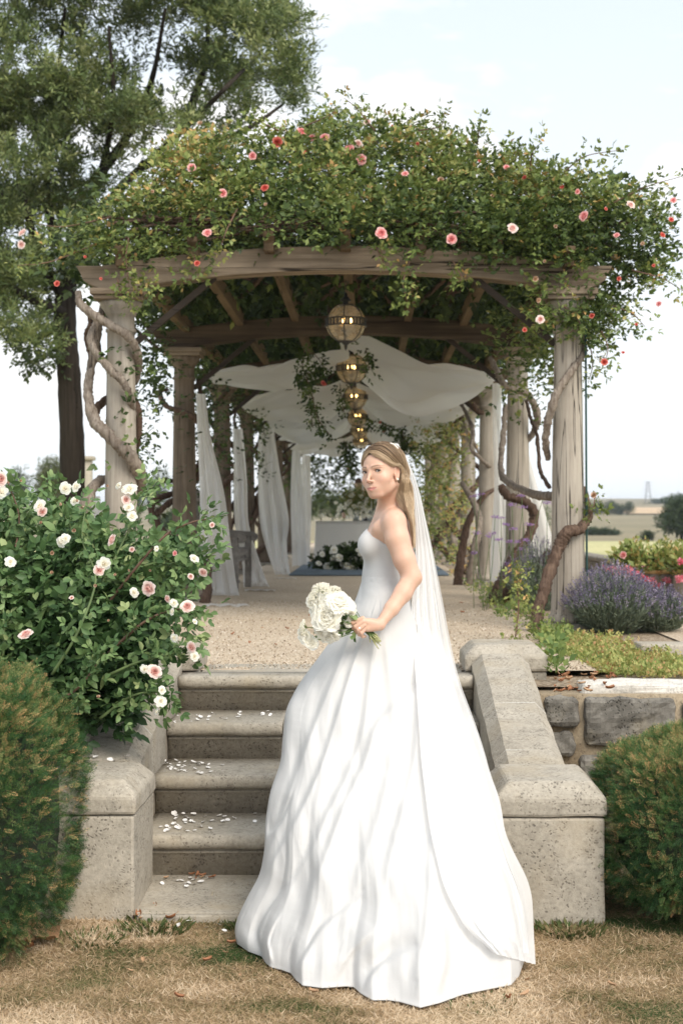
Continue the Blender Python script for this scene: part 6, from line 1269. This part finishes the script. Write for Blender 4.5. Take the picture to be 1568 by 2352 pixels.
for k_, a_, s0 in ((1.45, .006, .9), (2.6, .007, 2.1), (5.3, .004, 4.0)):
    t_ = np.sin(2*math.pi*k_*(ff+.05*np.sin(7*ff+s0))+s0); Dp += a_*(.25+.9*vq)*(1-np.abs(t_)**.75)*np.clip(vq*4, 0, 1)*(.55+.45*np.sin(9*ff+4*vq+s0))
nsx = np.array([[mnoise.fractal(Vector((px[i, j]/70, py[i, j]/150, 2)), 1, 2, 3) for j in range(0, NT, 3)] for i in range(0, NVv, 3)]); nsx = np.repeat(np.repeat(nsx, 3, 0), 3, 1)[:NVv, :NT]
nsx = smooth(smooth(nsx, 2).T, 2).T[:NVv, :NT]; Dp += .020*nsx*np.clip(vv*3, 0, 1)[:, None]*1.0
Dp *= np.clip(s_*4, 0, 1)*np.clip((vv-.06)*8, 0, 1)[:, None]; Dp *= np.clip((1-vv)*14, .25, 1)[:, None]
Yf = Yf-Dp
FR = np.stack([(px-VX)*Yf/F, Yf, CZ-(py-VY)*Yf/F], -1); FR[:, :, 2] = np.maximum(FR[:, :, 2], .012)
# rolled hem
roll = []
for k, (dz, din) in enumerate([(.0, .0), (-.0, .012), (-.004, .03), (-.006, .05)]):
    q = FR[-1].copy(); cen = np.array((.05, 5.1, 0)); dr = cen[None, :2]-q[:, :2]; dr /= np.linalg.norm(dr, axis=1)[:, None]; q[:, :2] += dr*din; q[:, 2] = np.maximum(.006, .012-.002*k); roll.append(q)
FR2 = np.vstack([FR, np.array(roll[1:])])
# back half hidden from the lens, resting over the steps
NB_ = 40; nr = len(FR2); BK = np.zeros((nr, NB_, 3))
for j in range(NB_):
    a = math.pi*(j+1)/(NB_+1); fx = (1+math.cos(a))/2
    L0, R0 = FR2[:, 0], FR2[:, -1]; P = L0*(1-fx)+R0*fx; P[:, 1] += (.13+.10*np.clip(np.linspace(0, 1, nr)*2, 0, 1))*math.sin(a)*(1-.3*np.linspace(0, 1, nr)); P[:, 2] = np.maximum(P[:, 2], .012); BK[:, j] = P
ALL = np.concatenate([FR2, BK], axis=1)
skirt = obj('gown_skirt', (ALL.reshape(-1, 3), grid_faces(nr, ALL.shape[1], False, True)[:, ::-1]), M_GOWN, bride)

# ---------------- veil
M_VEIL = clothmat('bridal_tulle', (.86, .86, .86), .35, .60, 300, .05, .2, True); M_VEILD = clothmat('folded_bridal_tulle', (.86, .86, .86), .30, .95, 300, .05, .2, True)
dpx, dpy, dY = px.ravel(), py.ravel(), Yf.ravel()
def dressY(x, y):
    ok = np.abs(dpy-y) < 12; k = np.argmin(np.abs(dpx[ok]-x)+2*np.abs(dpy[ok]-y)); return dY[ok][k]
gx_, gy_ = np.arange(880, 1240, 12), np.arange(1380, 2310, 14); DG = np.array([[dressY(a, b) for b in gy_] for a in gx_])
for _ in range(3): DG = smooth(smooth(DG, 1).T, 1).T
def DYs(x, y):
    i = min(max((x-880)/12, 0), len(gx_)-1.001); j = min(max((y-1380)/14, 0), len(gy_)-1.001); a, b = int(i), int(j); u_, v_ = i-a, j-b
    return (DG[a, b]*(1-u_)+DG[a+1, b]*u_)*(1-v_)+(DG[a, b+1]*(1-u_)+DG[a+1, b+1]*u_)*v_
def veil(name, Lp, Rp, mat, gap, seed, nfold, topY, n=110, m=70, hang=1.0):
    yy = np.linspace(Lp[0][1], Lp[-1][1], n); La = np.interp(yy, [p[1] for p in Lp], [p[0] for p in Lp]); yr = np.linspace(Rp[0][1], Rp[-1][1], n); Ra = np.interp(yr, [p[1] for p in Rp], [p[0] for p in Rp]); V = np.zeros((n, m, 3))
    La = smooth(La[:, None], 3)[:, 0]; Ra = smooth(Ra[:, None], 3)[:, 0]
    for i in range(n):
        for j in range(m):
            s = j/(m-1); x = La[i]+(Ra[i]-La[i])*s; y = yy[i]+(yr[i]-yy[i])*s
            ya = np.interp(y, [1015, 1060, 1120, 1250, 1400, 1480], [topY, topY+.03, topY+.06, topY+.08, 5.53, 5.50])+.03*s
            Yv = ya if y < 1400 else (ya*(1-min(1, (y-1400)/150))+min(1, (y-1400)/150)*(DYs(min(x, Ra[i]-4), min(y, 2290))-gap))
            amp = (.0025+.003*i/n)*min(1, i/8); ph = s*nfold*6.28+seed+1.6*math.sin(i*.04+seed)+1.8*math.sin(s*5+seed); Yv -= amp*(math.sin(ph)+1); x2 = x+(.6+1.4*i/n)*math.sin(ph*1.6)*min(1, i/8)
            P = W(x2, y, Yv); P[2] = max(P[2], .012); V[i, j] = P
    return obj(name, (V.reshape(-1, 3), grid_faces(n, m)), mat, bride)
Rout = [(905, 1019), (918, 1028), (932, 1048), (944, 1075), (952, 1092), (960, 1115), (968, 1150), (974, 1179), (989, 1243), (999, 1295), (1014, 1370), (1032, 1470), (1053, 1562), (1084, 1640), (1112, 1720), (1130, 1790), (1154, 1845), (1152, 1880), (1166, 1935), (1190, 1978), (1219, 2040), (1222, 2105), (1224, 2170), (1228, 2215)]
veil('veil', [(897, 1018), (914, 1032), (926, 1056), (938, 1085), (945, 1110), (950, 1150), (952, 1180), (954, 1243), (955, 1295), (950, 1340), (944, 1400), (950, 1480), (958, 1620), (965, 1750), (985, 1900), (1020, 2040), (1080, 2150), (1150, 2190)], Rout, M_VEIL, .035, .3, 5, 5.50)
veil('veil_fold', [(898, 1018), (917, 1033), (929, 1058), (941, 1090), (949, 1115), (952, 1150), (953, 1180), (955, 1250), (956, 1300), (951, 1380), (950, 1420), (958, 1520), (965, 1650), (975, 1780), (1000, 1900), (1040, 2020), (1090, 2120), (1140, 2180)], [(904, 1019), (917, 1029), (931, 1050), (943, 1077), (951, 1095), (958, 1118), (966, 1152), (972, 1181), (986, 1245), (994, 1290), (1006, 1370), (1020, 1470), (1040, 1570), (1065, 1650), (1092, 1740), (1110, 1800), (1132, 1880), (1155, 1960), (1190, 2040), (1212, 2140), (1214, 2190)], M_VEILD, .022, 1.7, 7, 5.51)
# comb that holds it
obj('hair_comb', tube([W(896, 1017.5, 5.47), W(905, 1021, 5.46), W(914, 1030, 5.45)], .0025, 6, 10), M_WHITE, bride, attrs={'rnd': np.ones(60)})

# ---------------- hair
def hair():
    Vs, Fs, rn, off = [], [], [], 0; hc, hr = np.array((0, -.012, .034)), np.array((.0735, .0925, .0785)); NP = 26
    f0c = np.array([(0, .074, .071), (.026, .066, .0625), (.048, .050, .045), (.0615, .025, .026), (.0705, -.004, .0195), (.0735, -.020, -.002), (.069, -.024, -.030)])
    f1c = np.array([(0, -.060, .100), (.022, -.075, .090), (.045, -.072, .065), (.058, -.076, .035), (.064, -.080, .0), (.066, -.080, -.03), (.052, -.062, -.065)])
    for side, cnt in ((1, 2500), (-1, 900)):
        for i in range(cnt):
            u_ = rng.random()**1.15; C_ = (f0c*(1-u_)+f1c*u_).copy(); lay = .001+rng.random()*.0035+.0028*math.sin(u_*75+side)+.0016*math.sin(u_*190)
            C_[0, 0] += .0012; C_[1:, :] += rng.normal(size=(len(C_)-1, 3))*(.0005+.0022*(u_ < .05)); C_[1:4, 2] -= .004*abs(rng.normal())*(u_ < .08); C_[:, 0] *= side
            q = (C_-hc)/hr; nn = np.linalg.norm(q, axis=1)[:, None]; q = np.where(nn < 1.0, q/nn, q/nn*np.clip(nn, 1, np.array([1.04]*4+[1.2, 1.3, 1.3])[:, None])); C_[:6] = (hc+q*(hr+lay*1.0))[:6]
            Pw = [H(*c) for c in C_]
            if side > 0:
                a_ = np.clip(.05+.85*u_**.8+rng.normal()*.16, 0, 1); lenf = rng.random(); wv = rng.normal()
                Pw = Pw[:6]; low = [(914+28*a_, 1100), (909+36*a_, 1120), (907+39*a_, 1136), (922+27*a_, 1160), (935+16*a_, 1184), (942+10*a_, 1212), (947+5*a_, 1244)]
                low = low[:4+int(lenf*4)]; low[-1] = (low[-1][0], low[-1][1]+rng.normal()*7)
                for k, (x, y) in enumerate(low): Pw.append(W(x+(1.5+1.8*(k < 4))*math.sin(k*1.7+wv*.4+a_*11)+rng.normal()*.3, y+rng.normal()*.8, (5.50, 5.51, 5.515, 5.505, 5.50, 5.50, 5.50)[k]-.035*(1-abs(2*a_-1))-rng.random()*.012))
            else:
                Pw = Pw[:6]+[W(890+rng.random()*30, 1120+rng.random()*20, 5.62), W(900+rng.random()*30, 1160, 5.62)]
            P = catmull(np.array(Pw), NP); r = np.linspace(.0008, .0005, NP); V, Fc = tube(P, r, 3, None, 0, False); Vs.append(V); Fs.append(np.array(Fc)+off); off += len(V)
            base = .12+.30*rng.random()+.22*math.sin(u_*70)*rng.random()+(.25 if u_ < .12 else 0); rn.append(np.repeat(np.clip(base+.55*np.linspace(-.1, 1, NP)**1.0, 0, 1), 3))
    for _ in range(16):    # fly-aways
        s_ = rng.choice([-1, 1]); p0 = H(s_*.01, .04+rng.normal()*.03, .11); P = catmull(np.array([H(s_*.03, .065, .066), H(s_*(.055+rng.random()*.008), .055, .03), H(s_*(.066+rng.random()*.006), .04, -.01+rng.normal()*.01), H(s_*(.064+rng.random()*.01), .03, -.05+rng.normal()*.02)]) if s_ < 0 and rng.random() < .4 else np.array([p0, p0+unit(1)[0]*.004+hl*.012, p0+unit(1)[0]*.006+hl*.024-hu*.003]), NP)
        V, Fc = tube(P, .00035, 3, None, 0, False); Vs.append(V); Fs.append(np.array(Fc)+off); off += len(V); rn.append(np.full(len(V), .8))
    m = leafmat('highlighted_brown_hair', [(0, (.15, .095, .055)), (.3, (.34, .23, .14)), (.6, (.60, .44, .28)), (1, (.78, .63, .45))], .36, .15, .5)
    return obj('hair', (np.concatenate(Vs), np.concatenate(Fs)), m, bride, True, {'rnd': np.concatenate(rn)})
tag(hair(), kind='stuff')

# ---------------- bouquet
bq = empty('bouquet', tuple(hp(800, 1420, 0)), 'loose bridal bouquet of white peonies and lacy umbels held at her hip', 'bouquet')
M_BST = leafmat('bouquet_stems', [(0, (.05, .10, .025)), (.6, (.13, .20, .06)), (1, (.42, .42, .20))], .5, 0, .4)
grip = hp(838, 1446, .026)
def bstem(tip, r=.0016):
    a = rng.uniform(0, 6.28); q = .011*math.sqrt(rng.random()); g = grip+np.array((q*math.cos(a)*.5, q*math.sin(a), q*math.cos(a)*.8)); e = hp(864+rng.normal()*5, 1470+rng.normal()*6, .012)+np.array((0, q*math.sin(a), 0))
    V, Fc = tube([tip, tip*.55+g*.45+rng.normal(size=3)*.004, g, e], r, 6, 18); return obj('stem', (V, Fc), M_BST, bq, attrs={'rnd': np.clip(np.linspace(.7, .2, len(V))+(np.arange(len(V)) > len(V)-14)*.8, 0, 1)})
def ruffled(p, d, face, kind=M_WHITE, rings=6, seed=1):
    q = np.random.default_rng(seed); Vs, Fs, rn, off = [], [], [], 0; nu, nv = 7, 9
    for r in range(rings):
        f = r/(rings-1); cnt = 5+r
        for k in range(cnt):
            a0 = 2*math.pi*(k+.5*(r % 2))/cnt+q.normal()*.2; Ln = (.30+.34*f)*q.uniform(.85, 1.15); wd = (.42+.40*f)*q.uniform(.85, 1.15); tilt = .15+1.15*f+q.normal()*.14; s0 = q.uniform(0, 6); V = []
            for i in range(nu):
                t = i/(nu-1)
                for j in range(nv):
                    s = (j/(nv-1)-.5)*2; lat = s*wd*.5*math.sin(math.pi*(.12+.78*t))**.55; tt = tilt*(.3+.7*t)-.35*t*t*(1-f); ruf = .035*t*t*math.sin(6*s+s0)+.02*t*t*math.sin(13*s+s0*2); cup = -.15*s*s
                    rad = .03+.06*f+t*Ln*math.sin(tt)+(cup+ruf)*math.cos(tt); zz = t*Ln*math.cos(tt)*(1-.3*t*f)-(cup+ruf)*math.sin(tt)-.05*f; V.append((rad*math.cos(a0)-lat*math.sin(a0), rad*math.sin(a0)+lat*math.cos(a0), zz))
            Vs.append(np.array(V)); Fs.append(grid_faces(nu, nv)+off); off += nu*nv; rn.append(np.repeat(np.clip(.35+.5*np.linspace(0, 1, nu)+.2*f, 0, 1), nv))
    me = mesh('peony', np.concatenate(Vs)-np.array((0, 0, .15)), np.concatenate(Fs), kind, True, {'rnd': np.concatenate(rn)}); o = link('peony', me, bq, False); o.location = Vector(p)-wpos(bq); o.rotation_mode = 'QUATERNION'; o.rotation_quaternion = Vector(face).normalized().to_track_quat('Z', 'Y'); o.scale = (d,)*3; return o
for i, (x, y, dp, d, fc) in enumerate([(752, 1418, -.05, .088, (-.35, -.9, .15)), (779, 1383, -.035, .082, (.25, -.55, .7)), (727, 1395, -.01, .070, (-.9, -.4, .2)), (752, 1455, -.02, .080, (-.2, -.6, -.7)), (757, 1374, .0, .06, (-.2, -.5, .8)), (733, 1432, .02, .06, (-.8, -.3, -.2)), (770, 1440, .03, .07, (.1, -.8, -.3))]):
    p = hp(x, y, dp+.01); ruffled(p, d, fc, M_WHITE, 7 if i < 2 else 6, 20+i); bstem(p+np.array((.01, .01, -.004)), .0022)
def umbel(p, axis, rad, label='umbel', nray=34, seed=1):
    a = np.array(axis, float); a /= np.linalg.norm(a); q = np.random.default_rng(seed); e1 = np.cross(a, (0, 1, .2)); e1 /= np.linalg.norm(e1); e2 = np.cross(a, e1); rays, tips = [], []
    for k in range(nray):
        t = math.sqrt((k+.5)/nray); g = k*2.4; tip = p+a*(rad*.9*(1-.45*t*t))+rad*t*(math.cos(g)*e1+math.sin(g)*e2); rays.append(tube([p, p+(tip-p)*.5+a*rad*.1, tip], .00045, 3, 5, 0, False)); tips.append(tip)
    V, Fc = join(rays); u_ = obj('umbel', (V, Fc), M_BST, bq, attrs={'rnd': np.full(len(V), .7)})
    tips = np.repeat(np.array(tips), 22, 0); n = len(tips); P = tips+unit(n)*rad*.16*q.random((n, 1))**.5; V, fa = copies(RH_V*np.array((1.8, 1, 1)), RH_Q, frames(unit(n)+a, unit(n), q.uniform(.0025, .0045, n)), P); tag(obj('florets', (V, fa), M_WHITE, u_, True, {'rnd': np.repeat(q.uniform(.2, .9, n), 4)}), kind='stuff'); bstem(p, .0014)
umbel(hp(740, 1362, .0), (-.05, -.5, .9), .036, seed=1, nray=44); umbel(hp(726, 1372, .01), (-.6, -.4, .6), .026, seed=2); umbel(hp(768, 1362, .01), (.2, -.5, .8), .024, seed=3, nray=22)
umbel(hp(706, 1441, .0), (-1, -.15, .1), .028, seed=4, nray=44); umbel(hp(790, 1405, -.03), (.1, -.8, .5), .020, seed=5, nray=20); umbel(hp(800, 1400, .0), (.7, -.4, .2), .018, seed=6, nray=18)
for i, (x, y, d) in enumerate([(700, 1462, .035), (709, 1470, .03), (716, 1478, .03), (692, 1455, .02), (806, 1418, .02), (808, 1405, .02), (800, 1432, .018), (716, 1385, .03), (745, 1352, .02), (735, 1380, .03)]): ruffled(hp(x, y, 0), d*1.3, unit(1)[0]*.6+np.array((0, -1, .2)), M_WHITE, 4, 50+i)
bstem(hp(706, 1441, .0), .0016); bstem(hp(712, 1470, 0), .0018)
for _ in range(26): bstem(hp(rng.uniform(745, 815), rng.uniform(1370, 1450), rng.uniform(0, .04)), rng.uniform(.0013, .0022))
k = 150; PP = np.array([hp(rng.uniform(725, 815), rng.uniform(1385, 1465), rng.uniform(.0, .05)) for _ in range(k)]); 
V, f1 = copies(LEAF_V, LEAF_Q, frames(unit(k)+np.array((-.5, -.2, 0)), unit(k)+np.array((0, -.6, .5)), rng.uniform(.014, .036, k)), PP); f2 = copies(LEAF_V, LEAF_T, frames(unit(k), unit(k), np.ones(k)), PP)[1]
tag(obj('bouquet_leaves', (V, (f1, f2)), M_BUSHLEAF, bq, True, {'rnd': np.repeat(rng.uniform(.4, 1, k), 7)}), kind='stuff')
V, f1 = copies(LEAF_V*np.array((.8, 1, 1)), LEAF_Q, frames(np.array([(-.85, -.1, .35), (-.6, -.2, .5)]), np.array([(0, -.8, .6), (0, -.9, .2)]), np.array((.045, .035))), np.array([hp(826, 1424, -.004), hp(818, 1431, .004)])); f2 = copies(LEAF_V, LEAF_T, np.tile(np.eye(3), (2, 1, 1)), PP[:2])[1]
obj('leaf', (V, (f1, f2)), M_BUSHLEAF, bq, True, {'rnd': np.full(14, .85)})

# ------------------------------------------------------------------ man in a dark suit beyond the table
man = empty('person', (.0, 25.6, FZ), 'man with brown hair in a dark suit bending over the far table behind the woman', 'person')
mY = 25.5; mp_ = lambda x, y, d=0: W(x, y, mY+d); hd_ = mp_(823, 1112, -.25)
fm = Field((-.75, 24.6, FZ-.02), (.75, 26.2, 2.5), .016); fm.ell(hd_, (.075, .09, .11), None, .02); fm.cone(hd_+np.array((.02, .03, -.08)), mp_(842, 1132), .05, .06, .03); fm.ell(hd_+np.array((-.03, -.09, -.02)), (.015, .02, .025), None, .01)
for s in (-1, 1):
    fm.cone(mp_(842, 1132), (hd_[0]+s*.24, 25.22, FZ+1.02), .04, .03, .02); fm.cone((hd_[0]+s*.24, 25.22, FZ+1.02), (hd_[0]-.05+s*.22, 25.05, FZ+.86), .03, .03, .02)
    fm.cone((hd_[0]-.05+s*.22, 25.05, FZ+.86), (hd_[0]-.05+s*.2, 24.95, FZ+.80), .03, .035, .02)
V, Fc = fm.mesh(); c_ = np.tile(np.array((.58, .38, .28)), (len(V), 1)); hm = (V[:, 2] > hd_[2]+.02) | ((V[:, 1] > hd_[1]+.03) & (V[:, 2] > hd_[2]-.05)); c_[hm & (V[:, 2] > hd_[2]-.12)] = (.10, .05, .03)
obj('body', (V, Fc), M_SKIN, man, True, {'tone': np.hstack([c_, np.ones((len(V), 1))])})
fm = Field((-.75, 24.6, FZ-.02), (.75, 26.2, 2.5), .016); ch = mp_(856, 1160, .05); hp_ = np.array((ch[0]-.02, mY+.25, FZ+.92)); fm.cone(mp_(850, 1138), ch, .11, .15, .05); fm.cone(ch, hp_, .16, .15, .05)
for s in (-1, 1):
    sh = mp_(850, 1142, 0)+np.array((s*.17, 0, -.03)); fm.cone(sh, (hd_[0]+s*.26, 25.25, FZ+1.05), .07, .055, .04); fm.cone((hd_[0]+s*.26, 25.25, FZ+1.05), (hd_[0]-.05+s*.22, 25.05, FZ+.88), .055, .042, .02)
    fm.cone(hp_+np.array((s*.09, 0, 0)), (hp_[0]+s*.1, mY+.2, FZ+.05), .095, .06, .03); fm.cone((hp_[0]+s*.1, mY+.2, FZ+.04), (hp_[0]+s*.1, mY-.02, FZ+.035), .045, .035, .02)
V, Fc = fm.mesh(); obj('suit', (V, Fc), plain('navy_wool', (.012, .016, .028), .8), man)
# ------------------------------------------------------------------ summer haze in the air
m = bpy.data.materials.new('summer_haze'); m.use_nodes = True; n_ = m.node_tree; n_.nodes.clear(); ou = n_.nodes.new('ShaderNodeOutputMaterial'); pv = n_.nodes.new('ShaderNodeVolumePrincipled')
pv.inputs['Color'].default_value = (.80, .88, 1, 1); pv.inputs['Density'].default_value = .00035; pv.inputs['Anisotropy'].default_value = .2; n_.links.new(pv.outputs[0], ou.inputs['Volume'])
tag(obj('haze', box(-1800, 1800, -12, 2700, -12, 26), m, None, False), 'thin bluish summer haze over the fields', 'haze', kind='stuff')
